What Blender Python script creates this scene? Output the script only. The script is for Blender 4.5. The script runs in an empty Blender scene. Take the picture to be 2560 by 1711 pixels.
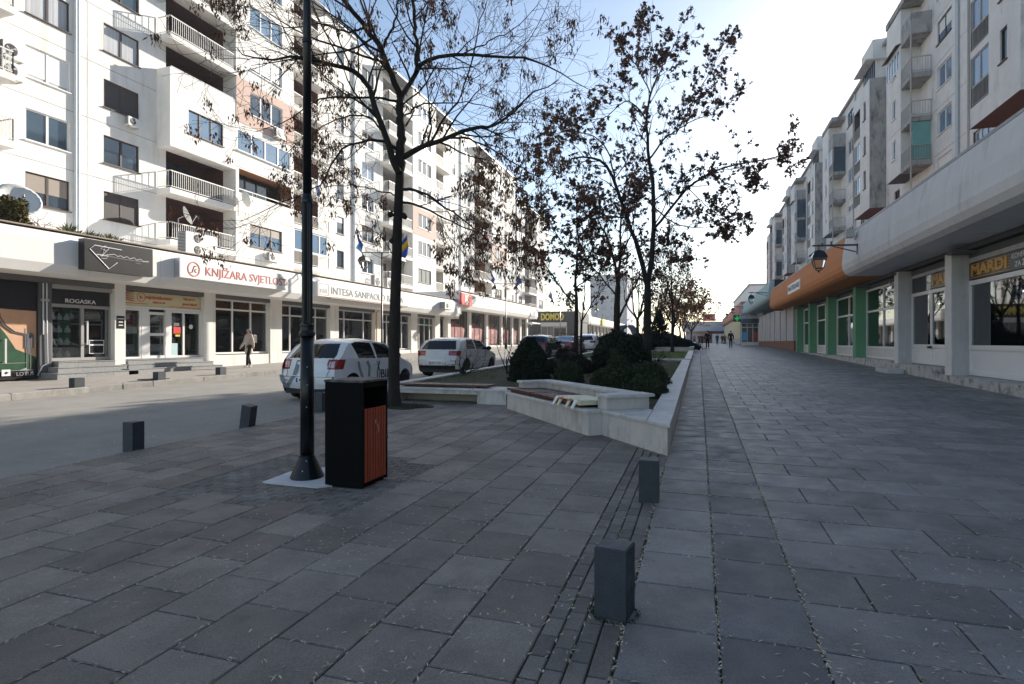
import bpy, math, random
import numpy as np
from mathutils import Vector, Matrix
random.seed(7); np.random.seed(7)
scn = bpy.context.scene
COL = scn.collection
# ------------------------------------------------------------------ camera
F_PX, CX, CY, CAM_H = 1440.0, 1280.0, 855.5, 1.65     # calibrated on the 2560x1711 photograph
SL = 0.0165                                            # the street climbs 1.65 % along +Y
PSI = math.atan2(467, 1440); CPSI, SPSI = math.cos(PSI), math.sin(PSI)
cam_d = bpy.data.cameras.new('camera'); cam = bpy.data.objects.new('camera', cam_d); COL.objects.link(cam)
cam.location = (0, 0, CAM_H); cam.rotation_euler = (math.pi/2, 0, PSI)
cam_d.sensor_width = 36; cam_d.lens = 36*F_PX/2560; cam_d.clip_start = .05; cam_d.clip_end = 3000
scn.camera = cam
scn.render.resolution_x, scn.render.resolution_y = 1024, 684
# ------------------------------------------------------------------ sky and sun
SUN_AZ, SUN_EL = math.radians(20.7), math.radians(19.5)   # azimuth to the right of +Y
sd = Vector((math.sin(SUN_AZ)*math.cos(SUN_EL), math.cos(SUN_AZ)*math.cos(SUN_EL), math.sin(SUN_EL)))
wd = bpy.data.worlds.new('World'); scn.world = wd; wd.use_nodes = True
nt = wd.node_tree; bg = nt.nodes['Background']
sky = nt.nodes.new('ShaderNodeTexSky'); sky.sky_type = 'NISHITA'; sky.sun_disc = False
sky.sun_elevation = SUN_EL; sky.sun_rotation = SUN_AZ; sky.air_density = 1.0; sky.dust_density = .6; sky.ozone_density = 1.0
sky.altitude = 400
nt.links.new(sky.outputs[0], bg.inputs[0]); bg.inputs[1].default_value = 0.10
sl = bpy.data.lights.new('sun', 'SUN'); sl.energy = 5.0; sl.angle = math.radians(.53); sl.color = (1, .93, .82)
so = bpy.data.objects.new('sun', sl); COL.objects.link(so); so.rotation_euler = sd.to_track_quat('Z', 'Y').to_euler(); so.location = (30, 60, 60)
scn.view_settings.view_transform = 'Standard'; scn.view_settings.look = 'None'
scn.view_settings.gamma = 1; scn.view_settings.exposure = 1.05
scn.cycles.max_bounces = 6
# ------------------------------------------------------------------ pixel <-> place
def ray(u, v):
    a = (u-CX)/F_PX; b = -(v-CY)/F_PX
    return (-SPSI+CPSI*a, CPSI+SPSI*a, b)
def gnd(u, v, off=0.0):
    r = ray(u, v); t = (CAM_H-off)/(SL*r[1]-r[2]); return (r[0]*t, r[1]*t, off+SL*r[1]*t)
def onX(u, v, X):
    r = ray(u, v); t = X/r[0]; return (X, r[1]*t, CAM_H+r[2]*t)
def onD(u, v, d):
    r = ray(u, v); return (r[0]*d, r[1]*d, CAM_H+r[2]*d)
def YX(u, X): return onX(u, 850, X)[1]
# ------------------------------------------------------------------ materials
MATS = {}
def _n(nt, t, **kw):
    n = nt.nodes.new(t)
    for k, v in kw.items(): setattr(n, k, v)
    return n
def mat(name, col, rough=.6, var=.0, scale=3.0, stretch=(1, 1, 1), bump=0.0, bscale=40.0, spec=.4, metal=0.0, rnd=0.0, dirt=None, dirt_amt=0.0, dirt_scale=1.0, dirt_stretch=(1, 1, .12), dirt_lo=.5, dirt_hi=.72, coat=0.0, emit=None, rvar=0.0, speck=None, grain=0.0):
    """principled material with world-space noise, per-piece variation and shaped dirt"""
    m = bpy.data.materials.new(name); m.use_nodes = True; nt = m.node_tree; L = nt.links.new
    b = nt.nodes['Principled BSDF']
    b.inputs['Roughness'].default_value = rough; b.inputs['Metallic'].default_value = metal
    b.inputs['Specular IOR Level'].default_value = spec; b.inputs['Coat Weight'].default_value = coat
    b.inputs['Coat Roughness'].default_value = .06
    cur = None
    geo = _n(nt, 'ShaderNodeNewGeometry')
    def mapped(st):
        mp = _n(nt, 'ShaderNodeMapping'); mp.inputs['Scale'].default_value = st
        L(geo.outputs['Position'], mp.inputs['Vector']); return mp.outputs[0]
    base = _n(nt, 'ShaderNodeRGB'); base.outputs[0].default_value = (*col, 1); cur = base.outputs[0]
    if var or rnd:
        hsv = _n(nt, 'ShaderNodeHueSaturation'); L(cur, hsv.inputs['Color'])
        val = None
        if var:
            nz = _n(nt, 'ShaderNodeTexNoise'); nz.inputs['Scale'].default_value = scale; nz.inputs['Detail'].default_value = 6
            nz.inputs['Roughness'].default_value = .65
            L(mapped(stretch), nz.inputs['Vector'])
            mr = _n(nt, 'ShaderNodeMapRange'); mr.inputs[1].default_value = .3; mr.inputs[2].default_value = .7
            mr.inputs[3].default_value = 1-var; mr.inputs[4].default_value = 1+var
            L(nz.outputs[0], mr.inputs[0]); val = mr.outputs[0]
        if rnd:
            oi = _n(nt, 'ShaderNodeObjectInfo'); ad = _n(nt, 'ShaderNodeMath', operation='ADD'); fr = _n(nt, 'ShaderNodeMath', operation='FRACT')
            L(oi.outputs['Random'], ad.inputs[0]); L(geo.outputs['Random Per Island'], ad.inputs[1]); L(ad.outputs[0], fr.inputs[0])
            m2 = _n(nt, 'ShaderNodeMapRange'); m2.inputs[3].default_value = 1-rnd; m2.inputs[4].default_value = 1+rnd
            L(fr.outputs[0], m2.inputs[0])
            if val is None: val = m2.outputs[0]
            else:
                mu = _n(nt, 'ShaderNodeMath', operation='MULTIPLY'); L(val, mu.inputs[0]); L(m2.outputs[0], mu.inputs[1]); val = mu.outputs[0]
        L(val, hsv.inputs['Value']); cur = hsv.outputs[0]
    if dirt is not None:
        nz = _n(nt, 'ShaderNodeTexNoise'); nz.inputs['Scale'].default_value = dirt_scale; nz.inputs['Detail'].default_value = 8; nz.inputs['Roughness'].default_value = .7
        L(mapped(dirt_stretch), nz.inputs['Vector'])
        mr = _n(nt, 'ShaderNodeMapRange'); mr.inputs[1].default_value = dirt_lo; mr.inputs[2].default_value = dirt_hi; mr.inputs[4].default_value = dirt_amt
        L(nz.outputs[0], mr.inputs[0])
        mx = _n(nt, 'ShaderNodeMix', data_type='RGBA'); L(mr.outputs[0], mx.inputs[0]); L(cur, mx.inputs[6]); mx.inputs[7].default_value = (*dirt, 1)
        cur = mx.outputs[2]
    if grain:                  # fine aggregate
        nz = _n(nt, 'ShaderNodeTexNoise'); nz.inputs['Scale'].default_value = 110; nz.inputs['Detail'].default_value = 3; nz.inputs['Roughness'].default_value = .7
        L(geo.outputs['Position'], nz.inputs['Vector'])
        mr = _n(nt, 'ShaderNodeMapRange'); mr.inputs[1].default_value = .3; mr.inputs[2].default_value = .7; mr.inputs[3].default_value = 1-grain; mr.inputs[4].default_value = 1+grain
        L(nz.outputs[0], mr.inputs[0]); hs = _n(nt, 'ShaderNodeHueSaturation'); L(cur, hs.inputs['Color']); L(mr.outputs[0], hs.inputs['Value']); cur = hs.outputs[0]
    if speck is not None:      # chewing gum and paint spots: (colour, cells per metre, radius, share)
        vo = _n(nt, 'ShaderNodeTexVoronoi'); vo.inputs['Scale'].default_value = speck[1]; L(geo.outputs['Position'], vo.inputs['Vector'])
        sp = _n(nt, 'ShaderNodeSeparateColor'); L(vo.outputs['Color'], sp.inputs[0])
        a1 = _n(nt, 'ShaderNodeMath', operation='LESS_THAN'); a1.inputs[1].default_value = speck[2]; L(vo.outputs['Distance'], a1.inputs[0])
        a2 = _n(nt, 'ShaderNodeMath', operation='LESS_THAN'); a2.inputs[1].default_value = speck[3]; L(sp.outputs[0], a2.inputs[0])
        a3 = _n(nt, 'ShaderNodeMath', operation='MULTIPLY'); L(a1.outputs[0], a3.inputs[0]); L(a2.outputs[0], a3.inputs[1])
        a4 = _n(nt, 'ShaderNodeMath', operation='MULTIPLY'); a4.inputs[1].default_value = .55; L(a3.outputs[0], a4.inputs[0])
        mx = _n(nt, 'ShaderNodeMix', data_type='RGBA'); L(a4.outputs[0], mx.inputs[0]); L(cur, mx.inputs[6]); mx.inputs[7].default_value = (*speck[0], 1); cur = mx.outputs[2]
    L(cur, b.inputs['Base Color'])
    if rvar:
        nz = _n(nt, 'ShaderNodeTexNoise'); nz.inputs['Scale'].default_value = scale*1.7; nz.inputs['Detail'].default_value = 5; L(mapped(stretch), nz.inputs['Vector'])
        mr = _n(nt, 'ShaderNodeMapRange'); mr.inputs[1].default_value = .3; mr.inputs[2].default_value = .7; mr.inputs[3].default_value = rough-rvar; mr.inputs[4].default_value = rough+rvar
        L(nz.outputs[0], mr.inputs[0]); L(mr.outputs[0], b.inputs['Roughness'])
    if bump:
        nz = _n(nt, 'ShaderNodeTexNoise'); nz.inputs['Scale'].default_value = bscale; nz.inputs['Detail'].default_value = 4
        L(mapped((1, 1, 1)), nz.inputs['Vector'])
        bp = _n(nt, 'ShaderNodeBump'); bp.inputs['Strength'].default_value = bump; bp.inputs['Distance'].default_value = .01
        L(nz.outputs[0], bp.inputs['Height']); L(bp.outputs[0], b.inputs['Normal'])
    if emit:
        b.inputs['Emission Color'].default_value = (*emit[0], 1); b.inputs['Emission Strength'].default_value = emit[1]
    MATS[name] = m; return m
def glassmat(name, refl=.12, tint=(.8, .9, .9), rough=.02):
    """see-through shop glass: transparent plus a mirror coat that grows at grazing angles"""
    m = bpy.data.materials.new(name); m.use_nodes = True; nt = m.node_tree; nt.nodes.clear(); L = nt.links.new
    o = _n(nt, 'ShaderNodeOutputMaterial'); mx = _n(nt, 'ShaderNodeMixShader'); t = _n(nt, 'ShaderNodeBsdfTransparent'); g = _n(nt, 'ShaderNodeBsdfGlossy')
    t.inputs[0].default_value = (*tint, 1); g.inputs['Roughness'].default_value = rough; g.inputs[0].default_value = (.95, .97, 1, 1)
    fr = _n(nt, 'ShaderNodeFresnel'); fr.inputs[0].default_value = 1.5
    ad = _n(nt, 'ShaderNodeMath', operation='ADD', use_clamp=True); ad.inputs[1].default_value = refl-.04
    L(fr.outputs[0], ad.inputs[0]); L(ad.outputs[0], mx.inputs[0]); L(t.outputs[0], mx.inputs[1]); L(g.outputs[0], mx.inputs[2]); L(mx.outputs[0], o.inputs[0])
    MATS[name] = m; return m
# setting
mat('plaster_w', (.80, .775, .73), .85, var=.05, scale=1.2, bump=.12, bscale=60, dirt=(.42, .38, .32), dirt_amt=.6, dirt_scale=1.6, dirt_lo=.52, dirt_hi=.78)
mat('plaster_r', (.72, .70, .68), .9, var=.08, scale=1.0, bump=.2, bscale=45, dirt=(.16, .15, .14), dirt_amt=.75, dirt_scale=2.2, dirt_stretch=(1, 1, .2), dirt_lo=.57, dirt_hi=.78)
mat('concrete_stain', (.38, .37, .36), .9, var=.12, scale=2, bump=.2, bscale=30, dirt=(.07, .07, .07), dirt_amt=.85, dirt_scale=2.8, dirt_stretch=(1, 1, .3), dirt_lo=.48, dirt_hi=.68)
mat('fascia_w', (.82, .80, .77), .8, var=.04, scale=1.0, bump=.1, bscale=50, dirt=(.5, .44, .36), dirt_amt=.4, dirt_scale=2.5, dirt_lo=.58, dirt_hi=.8)
mat('fascia_grey', (.72, .71, .71), .85, var=.06, scale=1.2, bump=.18, bscale=60, dirt=(.25, .24, .22), dirt_amt=.65, dirt_scale=2.2, dirt_lo=.56, dirt_hi=.76)
mat('fascia_orange', (.60, .235, .085), .85, var=.05, scale=1.2, bump=.12, bscale=60, dirt=(.35, .17, .1), dirt_amt=.35, dirt_scale=1.5, dirt_lo=.55, dirt_hi=.8)
mat('fascia_teal', (.46, .60, .62), .85, var=.05)
mat('fascia_pink', (.55, .25, .2), .85, var=.05)
mat('peach', (.60, .43, .36), .85, var=.06, scale=2)
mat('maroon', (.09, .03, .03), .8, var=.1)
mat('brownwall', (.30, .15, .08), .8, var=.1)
mat('cream', (.66, .58, .36), .8, var=.05)
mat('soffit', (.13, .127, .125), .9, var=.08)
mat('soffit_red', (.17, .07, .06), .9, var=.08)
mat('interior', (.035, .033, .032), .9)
mat('interior_w', (.25, .23, .2), .9)
mat('joint_dark', (.10, .09, .08), .95)
mat('roofmetal', (.33, .33, .34), .55, var=.1, metal=.3)
mat('rust_edge', (.36, .29, .23), .8, var=.15, scale=5)
mat('pipe_w', (.55, .60, .64), .4, var=.05)
mat('pvc_w', (.78, .77, .76), .35, var=.02)
mat('frame_brown', (.055, .034, .028), .5, var=.1)
mat('frame_dark', (.025, .024, .026), .45)
mat('alu', (.42, .41, .40), .4, metal=.5, var=.04)
mat('alu_white', (.62, .61, .60), .45)
mat('rail_w', (.70, .68, .65), .5, var=.05, scale=6)
mat('rail_grey', (.42, .40, .38), .6, var=.12, scale=6)
mat('blind_w', (.78, .78, .76), .6)
mat('blind_b', (.30, .25, .21), .6)
mat('blind_d', (.06, .05, .05), .6)
mat('curtain', (.45, .46, .48), .8, var=.25, scale=9, stretch=(1, 1, .02))
mat('pane', (.05, .075, .10), .04, spec=.9, var=.2, scale=.4)
mat('pane_sky', (.16, .24, .34), .05, spec=.95, var=.15, scale=.5)  # blue sky reflection put into the pane's base colour
mat('pane_dark', (.018, .02, .022), .05, spec=.7)
mat('pane_teal', (.18, .38, .36), .5, var=.1)
mat('asphalt', (.30, .28, .25), .85, grain=.3, var=.16, scale=1.1, bump=.5, bscale=130, dirt=(.31, .295, .27), dirt_amt=.6, dirt_scale=.35, dirt_stretch=(1, .25, 1), dirt_lo=.45, dirt_hi=.65, rvar=.06)
mat('slab_a', (.195, .188, .184), .52, grain=.3, var=.24, scale=2.4, bump=.5, bscale=170, rnd=.24, speck=((.06, .06, .06), 2.2, .055, .3), dirt=(.085, .082, .08), dirt_amt=.6, dirt_scale=1.3, dirt_stretch=(1, 1, 1), dirt_lo=.52, dirt_hi=.7, rvar=.14)
mat('slab_c', (.135, .135, .138), .55, grain=.28, var=.22, scale=2.4, bump=.5, bscale=170, rnd=.18, speck=((.05, .05, .05), 2.2, .055, .3), dirt=(.06, .055, .05), dirt_amt=.6, dirt_scale=1.3, dirt_stretch=(1, 1, 1), dirt_lo=.5, dirt_hi=.7, rvar=.14)
mat('slab_b', (.228, .200, .174), .66, grain=.34, var=.24, scale=2.0, bump=.5, bscale=170, rnd=.26, speck=((.055, .05, .05), 2.0, .05, .3), dirt=(.085, .075, .065), dirt_amt=.6, dirt_scale=1.1, dirt_stretch=(1, 1, 1), dirt_lo=.53, dirt_hi=.72, rvar=.1)
mat('brick_pave', (.205, .183, .162), .8, grain=.32, var=.15, scale=3, bump=.5, bscale=150, rnd=.2, dirt=(.05, .048, .04), dirt_amt=.5, dirt_scale=2, dirt_stretch=(1, 1, 1))
mat('joint', (.085, .072, .056), .95, var=.4, scale=14, dirt=(.045, .06, .02), dirt_amt=.6, dirt_scale=1.6, dirt_stretch=(1, 1, 1), dirt_lo=.55, dirt_hi=.7)
mat('walk_left', (.36, .325, .29), .85, var=.12, scale=1.4, bump=.3, bscale=90)
mat('walk_joint', (.14, .125, .11), .9, var=.2, scale=5)
mat('kerb', (.30, .285, .26), .85, var=.2, scale=2.2, bump=.4, bscale=60, rnd=.15, dirt=(.16, .12, .08), dirt_amt=.7, dirt_scale=1.8, dirt_stretch=(1, 1, .6))
mat('stone', (.57, .52, .485), .62, var=.12, scale=5, stretch=(1, 1, .4), bump=.15, bscale=50, dirt=(.20, .18, .15), dirt_amt=.75, dirt_scale=3.5, dirt_stretch=(1, 1, .35), dirt_lo=.5, dirt_hi=.72, rnd=.06, rvar=.1)
mat('stone_cap', (.56, .535, .52), .5, var=.12, scale=5, bump=.12, bscale=50, dirt=(.24, .22, .2), dirt_amt=.55, dirt_scale=3.0, dirt_stretch=(1, 1, 1), rnd=.06, rvar=.12)
mat('wood', (.105, .045, .032), .5, var=.3, scale=7, stretch=(1, 1, 1), rnd=.2, bump=.2, bscale=60, rvar=.1)
mat('soil', (.055, .043, .03), .95, var=.35, scale=6, bump=.8, bscale=25, dirt=(.05, .075, .02), dirt_amt=.8, dirt_scale=.8, dirt_stretch=(1, 1, 1), dirt_lo=.5, dirt_hi=.62)
mat('lawn', (.10, .15, .03), .9, var=.3, scale=3)
mat('grassblade', (.11, .15, .035), .8, rnd=.4)
mat('bollard', (.04, .048, .058), .5, spec=.4, grain=.25, var=.18, scale=9, bump=.3, bscale=160, rvar=.1, rnd=.08)
mat('black_paint', (.008, .008, .009), .28, spec=.6)
mat('pole_paint', (.007, .008, .011), .3, spec=.4)
mat('bin_black', (.004, .004, .0045), .6, spec=.08, bump=.05, bscale=300)
mat('bin_lid', (.03, .03, .032), .6, spec=.3, dirt=(.22, .21, .19), dirt_amt=.8, dirt_scale=7, dirt_stretch=(1, 1, 1), dirt_lo=.4, dirt_hi=.65)  # pale dust plus reflected sky on the lid, both put into the colour
mat('bin_red', (.36, .06, .022), .5, rnd=.12, var=.12, scale=10)
mat('plate_white', (.62, .62, .63), .8, var=.1, scale=8, bump=.2, bscale=80)
mat('bark', (.028, .023, .020), .95, var=.35, scale=9, stretch=(1, 1, .3), bump=.9, bscale=35)
mat('twig', (.035, .026, .022), .9)
mat('seed', (.16, .075, .04), .85, rnd=.45)
mat('leaf_brown', (.12, .062, .04), .85, rnd=.5)
mat('leaf_rust', (.30, .15, .065), .85, rnd=.4)
mat('evergreen', (.013, .021, .010), .8, rnd=.5)
mat('evergreen2', (.03, .043, .017), .8, rnd=.45)
mat('litter', (.55, .47, .35), .8, rnd=.4)
mat('white_gloss', (.80, .80, .80), .25, coat=.3)
mat('sign_white', (.80, .79, .77), .4)
mat('sign_black', (.022, .021, .022), .35, var=.2, scale=2)
mat('sign_red', (.62, .05, .04), .4)
mat('txt_red', (.55, .08, .06), .5)
mat('txt_grey', (.17, .18, .18), .5)
mat('txt_white', (.85, .85, .85), .5)
mat('txt_silver', (.5, .5, .52), .35, metal=.4)
mat('txt_gold', (.62, .33, .07), .5)
mat('txt_blue', (.12, .14, .25), .5)
mat('yellow', (.72, .58, .04), .4)
mat('navy', (.018, .022, .032), .5)
mat('green_col', (.145, .335, .20), .8, var=.05, scale=2, dirt=(.1, .2, .13), dirt_amt=.4, dirt_scale=2)
mat('grey_col', (.52, .505, .51), .85, var=.06, scale=2, dirt=(.2, .19, .18), dirt_amt=.4, dirt_scale=2)
mat('plinth', (.50, .48, .46), .85, var=.1, scale=3, dirt=(.15, .14, .13), dirt_amt=.85, dirt_scale=4, dirt_stretch=(1, 1, .8), dirt_lo=.5, dirt_hi=.62)
mat('plinth_brown', (.25, .11, .07), .85, var=.1)
mat('granite', (.27, .27, .27), .6, var=.15, scale=12, rnd=.08)
mat('skin', (.55, .33, .25), .6)
mat('hair', (.012, .010, .010), .6)
mat('coat_cream', (.52, .45, .38), .85, var=.06, scale=8)
mat('cloth_black', (.012, .012, .014), .9)
mat('cloth_navy', (.014, .017, .03), .9)
mat('cloth_brown', (.10, .065, .06), .9)
mat('cloth_red', (.38, .08, .06), .9)
mat('cloth_grey', (.13, .13, .14), .9)
mat('ac_white', (.70, .69, .66), .5, var=.04)
mat('flag_blue', (.02, .07, .42), .8); mat('flag_yellow', (.75, .45, .03), .8); mat('flag_sky', (.10, .42, .80), .8)
mat('poster_skin', (.62, .36, .22), .6, var=.12, scale=1.2); mat('poster_green', (.015, .07, .03), .45, var=.5, scale=1.5)
mat('poster_night', (.012, .013, .02), .5, dirt=(.06, .12, .3), dirt_amt=.8, dirt_scale=9, dirt_stretch=(1, 1, 1), dirt_lo=.62, dirt_hi=.72)
mat('poster_red', (.20, .015, .015), .5, var=.5, scale=1.1, dirt=(.5, .22, .18), dirt_amt=.9, dirt_scale=1.2, dirt_stretch=(1, 1, 1), dirt_lo=.54, dirt_hi=.6)
mat('cream_plastic', (.64, .60, .42), .4, var=.06, scale=8)
mat('steelblue', (.09, .11, .15), .5, var=.2)
mat('grey_tower', (.36, .37, .42), .9, var=.05)
mat('led_green', (.01, .25, .06), .5, emit=((.05, 1, .25), .12))
glassmat('shopglass', .10, (.92, .95, .95)); glassmat('shopglass_r', .15, (.42, .46, .46)); glassmat('lampglass', .06, (.9, .9, .9))
mat('carglass', (.010, .012, .013), .04, spec=.6)
# ------------------------------------------------------------------ mesh building
BOXF = [(0, 3, 2, 1), (4, 5, 6, 7), (0, 1, 5, 4), (1, 2, 6, 5), (2, 3, 7, 6), (3, 0, 4, 7)]
class MB:
    def __init__(s): s.v = []; s.f = []; s.m = []
    def add(s, vs, fs, mi=0):
        o = len(s.v); s.v.extend(vs); s.f.extend([tuple(i+o for i in f) for f in fs]); s.m.extend([mi]*len(fs)); return s
    def box(s, x0, x1, y0, y1, z0, z1, mi=0):
        x0, x1 = min(x0, x1), max(x0, x1); y0, y1 = min(y0, y1), max(y0, y1); z0, z1 = min(z0, z1), max(z0, z1)
        return s.add([(x0, y0, z0), (x1, y0, z0), (x1, y1, z0), (x0, y1, z0), (x0, y0, z1), (x1, y0, z1), (x1, y1, z1), (x0, y1, z1)], BOXF, mi)
    def quad(s, a, b, c, d, mi=0): return s.add([a, b, c, d], [(0, 1, 2, 3)], mi)
    def bevbox(s, x0, x1, y0, y1, z0, z1, b, mi=0):
        """box with a chamfered top rim (slabs, caps, stones)"""
        vs = [(x0, y0, z0), (x1, y0, z0), (x1, y1, z0), (x0, y1, z0), (x0, y0, z1-b), (x1, y0, z1-b), (x1, y1, z1-b), (x0, y1, z1-b),
              (x0+b, y0+b, z1), (x1-b, y0+b, z1), (x1-b, y1-b, z1), (x0+b, y1-b, z1)]
        fs = [(0, 1, 5, 4), (1, 2, 6, 5), (2, 3, 7, 6), (3, 0, 4, 7), (4, 5, 9, 8), (5, 6, 10, 9), (6, 7, 11, 10), (7, 4, 8, 11), (8, 9, 10, 11), (0, 3, 2, 1)]
        return s.add(vs, fs, mi)
    def prism(s, poly, z0, z1, mi=0):
        """poly of (x, y) counter-clockwise; z0 / z1 numbers or functions of (x, y)"""
        g = lambda z, p: z(*p) if callable(z) else z
        n = len(poly); vs = [(p[0], p[1], g(z0, p)) for p in poly]+[(p[0], p[1], g(z1, p)) for p in poly]
        fs = [tuple(reversed(range(n))), tuple(range(n, 2*n))]+[(i, (i+1) % n, n+(i+1) % n, n+i) for i in range(n)]
        return s.add(vs, fs, mi)
    def extr(s, poly, vec, mi=0):
        n = len(poly); vs = list(poly)+[(p[0]+vec[0], p[1]+vec[1], p[2]+vec[2]) for p in poly]
        fs = [tuple(reversed(range(n))), tuple(range(n, 2*n))]+[(i, (i+1) % n, n+(i+1) % n, n+i) for i in range(n)]
        return s.add(vs, fs, mi)
    def tube(s, pts, rad, n=6, mi=0, cap=True):
        pts = [Vector(p) for p in pts]; k = len(pts); vs = []; fs = []
        if not hasattr(rad, '__len__'): rad = [rad]*k
        ref = None
        for i, p in enumerate(pts):
            t = (pts[min(i+1, k-1)]-pts[max(i-1, 0)])
            t = t.normalized() if t.length > 1e-9 else Vector((0, 0, 1))
            if ref is None:
                ref = t.orthogonal().normalized()
            else:
                ref = (ref-t*ref.dot(t)); ref = ref.normalized() if ref.length > 1e-6 else t.orthogonal().normalized()
            bi = t.cross(ref)
            for j in range(n):
                a = 2*math.pi*j/n; q = p+(ref*math.cos(a)+bi*math.sin(a))*rad[i]; vs.append(q[:])
        for i in range(k-1):
            for j in range(n):
                fs.append((i*n+j, i*n+(j+1) % n, (i+1)*n+(j+1) % n, (i+1)*n+j))
        if cap: fs.append(tuple(reversed(range(n)))); fs.append(tuple(range((k-1)*n, k*n)))
        return s.add(vs, fs, mi)
    def bar(s, a, b, w, h=None, mi=0):
        return s.tube([a, b], (w if h is None else max(w, h))*.7071, 4, mi)
    def lathe(s, prof, c, n=20, mi=0, axis='z'):
        vs = []; fs = []
        for r, z in prof:
            for j in range(n):
                a = 2*math.pi*j/n; p = (r*math.cos(a), r*math.sin(a), z)
                if axis == 'x': p = (p[2], p[0], p[1])
                if axis == 'y': p = (p[0], p[2], p[1])
                vs.append((c[0]+p[0], c[1]+p[1], c[2]+p[2]))
        k = len(prof)
        for i in range(k-1):
            for j in range(n): fs.append((i*n+j, i*n+(j+1) % n, (i+1)*n+(j+1) % n, (i+1)*n+j))
        ring = prof[0] == prof[-1]
        if prof[0][0] > 1e-6 and not ring: fs.append(tuple(reversed(range(n))))
        if prof[-1][0] > 1e-6 and not ring: fs.append(tuple(range((k-1)*n, k*n)))
        return s.add(vs, fs, mi)
    def mesh(s, name, mats, off=(0, 0, 0), smooth=False):
        me = bpy.data.meshes.new(name); ox, oy, oz = off
        me.from_pydata([(x-ox, y-oy, z-oz) for x, y, z in s.v], [], s.f)
        if not isinstance(mats, (list, tuple)): mats = [mats]
        for m in mats: me.materials.append(MATS[m])
        if len(mats) > 1: me.polygons.foreach_set('material_index', s.m)
        if smooth: me.polygons.foreach_set('use_smooth', [True]*len(me.polygons))
        me.update(); return me
    def build(s, name, mats, parent=None, smooth=False, recalc=False, loc=None):
        off = worigin(parent) if parent else (0, 0, 0)
        if loc is not None and parent is None: off = loc
        me = s.mesh(name, mats, off, smooth)
        if recalc:
            import bmesh
            bm = bmesh.new(); bm.from_mesh(me); bmesh.ops.recalc_face_normals(bm, faces=bm.faces); bm.to_mesh(me); bm.free()
        o = link(name, me, parent)
        if loc is not None and parent is None: o.location = loc
        return o
def link(name, data, parent=None):
    o = bpy.data.objects.new(name, data); COL.objects.link(o)
    if parent: o.parent = parent
    return o
def worigin(o):
    x = y = z = 0
    while o is not None:
        x += o.location.x; y += o.location.y; z += o.location.z; o = o.parent
    return (x, y, z)
def tag(o, label, cat, group=None, kind=None):
    if label: o['label'] = label
    if cat: o['category'] = cat
    if group: o['group'] = group
    if kind: o['kind'] = kind
    return o
def thing(name, label, cat, loc=(0, 0, 0), rotz=0, group=None):
    o = link(name, None); o.location = loc; o.rotation_euler = (0, 0, rotz); o.empty_display_size = .2
    return tag(o, label, cat, group)
def struct(o): o['kind'] = 'structure'; return o
def copy_tree(o, parent=None):
    c = o.copy(); COL.objects.link(c); c.parent = parent
    for ch in o.children: copy_tree(ch, c)
    return c
def bulk(name, vs, fs, mats, parent=None, smooth=False, off=None):
    """numpy arrays -> one mesh object (quads or tris of equal size)"""
    vs = np.asarray(vs, dtype=np.float32).reshape(-1, 3); fs = np.asarray(fs, dtype=np.int32)
    if off is None: off = worigin(parent) if parent else (0, 0, 0)
    vs = vs-np.asarray(off, dtype=np.float32)
    me = bpy.data.meshes.new(name); k = fs.shape[1]
    me.vertices.add(len(vs)); me.vertices.foreach_set('co', vs.ravel())
    me.loops.add(fs.size); me.loops.foreach_set('vertex_index', fs.ravel())
    me.polygons.add(len(fs)); me.polygons.foreach_set('loop_start', np.arange(0, fs.size, k, dtype=np.int32))
    me.update(calc_edges=True); me.validate()
    me.materials.append(MATS[mats])
    me.polygons.foreach_set('use_smooth', [bool(smooth)]*len(me.polygons))
    return link(name, me, parent)
# ------------------------------------------------------------------ lettering
_fonts = {}
def text_mesh(body, size, depth, sx=1.0, shear=0.0, spacing=1.0, offset=0.0):
    c = bpy.data.curves.new('lettering', 'FONT'); c.body = body; c.size = size; c.extrude = depth; c.align_x = 'CENTER'; c.align_y = 'CENTER'
    c.shear = shear; c.space_character = spacing; c.offset = offset; c.resolution_u = 3
    o = bpy.data.objects.new('lettering', c); COL.objects.link(o)
    dg = bpy.context.evaluated_depsgraph_get(); me = bpy.data.meshes.new_from_object(o.evaluated_get(dg))
    bpy.data.objects.remove(o); bpy.data.curves.remove(c)
    if sx != 1: me.transform(Matrix.Diagonal((sx, 1, 1, 1)))
    return me
def letters(body, size, pos, face, mt, parent, name='lettering', width=None, depth=.008, rot=None, **kw):
    """face '+x','-x','-y': which way the writing looks; pos world centre"""
    me = text_mesh(body, size, depth, **kw)
    xs = [v.co.x for v in me.vertices]
    if width and xs:
        k = width/(max(xs)-min(xs)); me.transform(Matrix.Diagonal((k, 1, 1, 1)))
    me.materials.clear(); me.materials.append(MATS[mt])
    o = link(name, me, parent); off = worigin(parent) if parent else (0, 0, 0)
    o.location = (pos[0]-off[0], pos[1]-off[1], pos[2]-off[2])
    # text lies in its local xy plane; stand it up
    rz = {'+x': math.pi/2, '-x': -math.pi/2, '-y': 0, '+y': math.pi}[face]
    o.rotation_euler = (math.pi/2, 0, rz) if rot is None else rot
    return o
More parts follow.
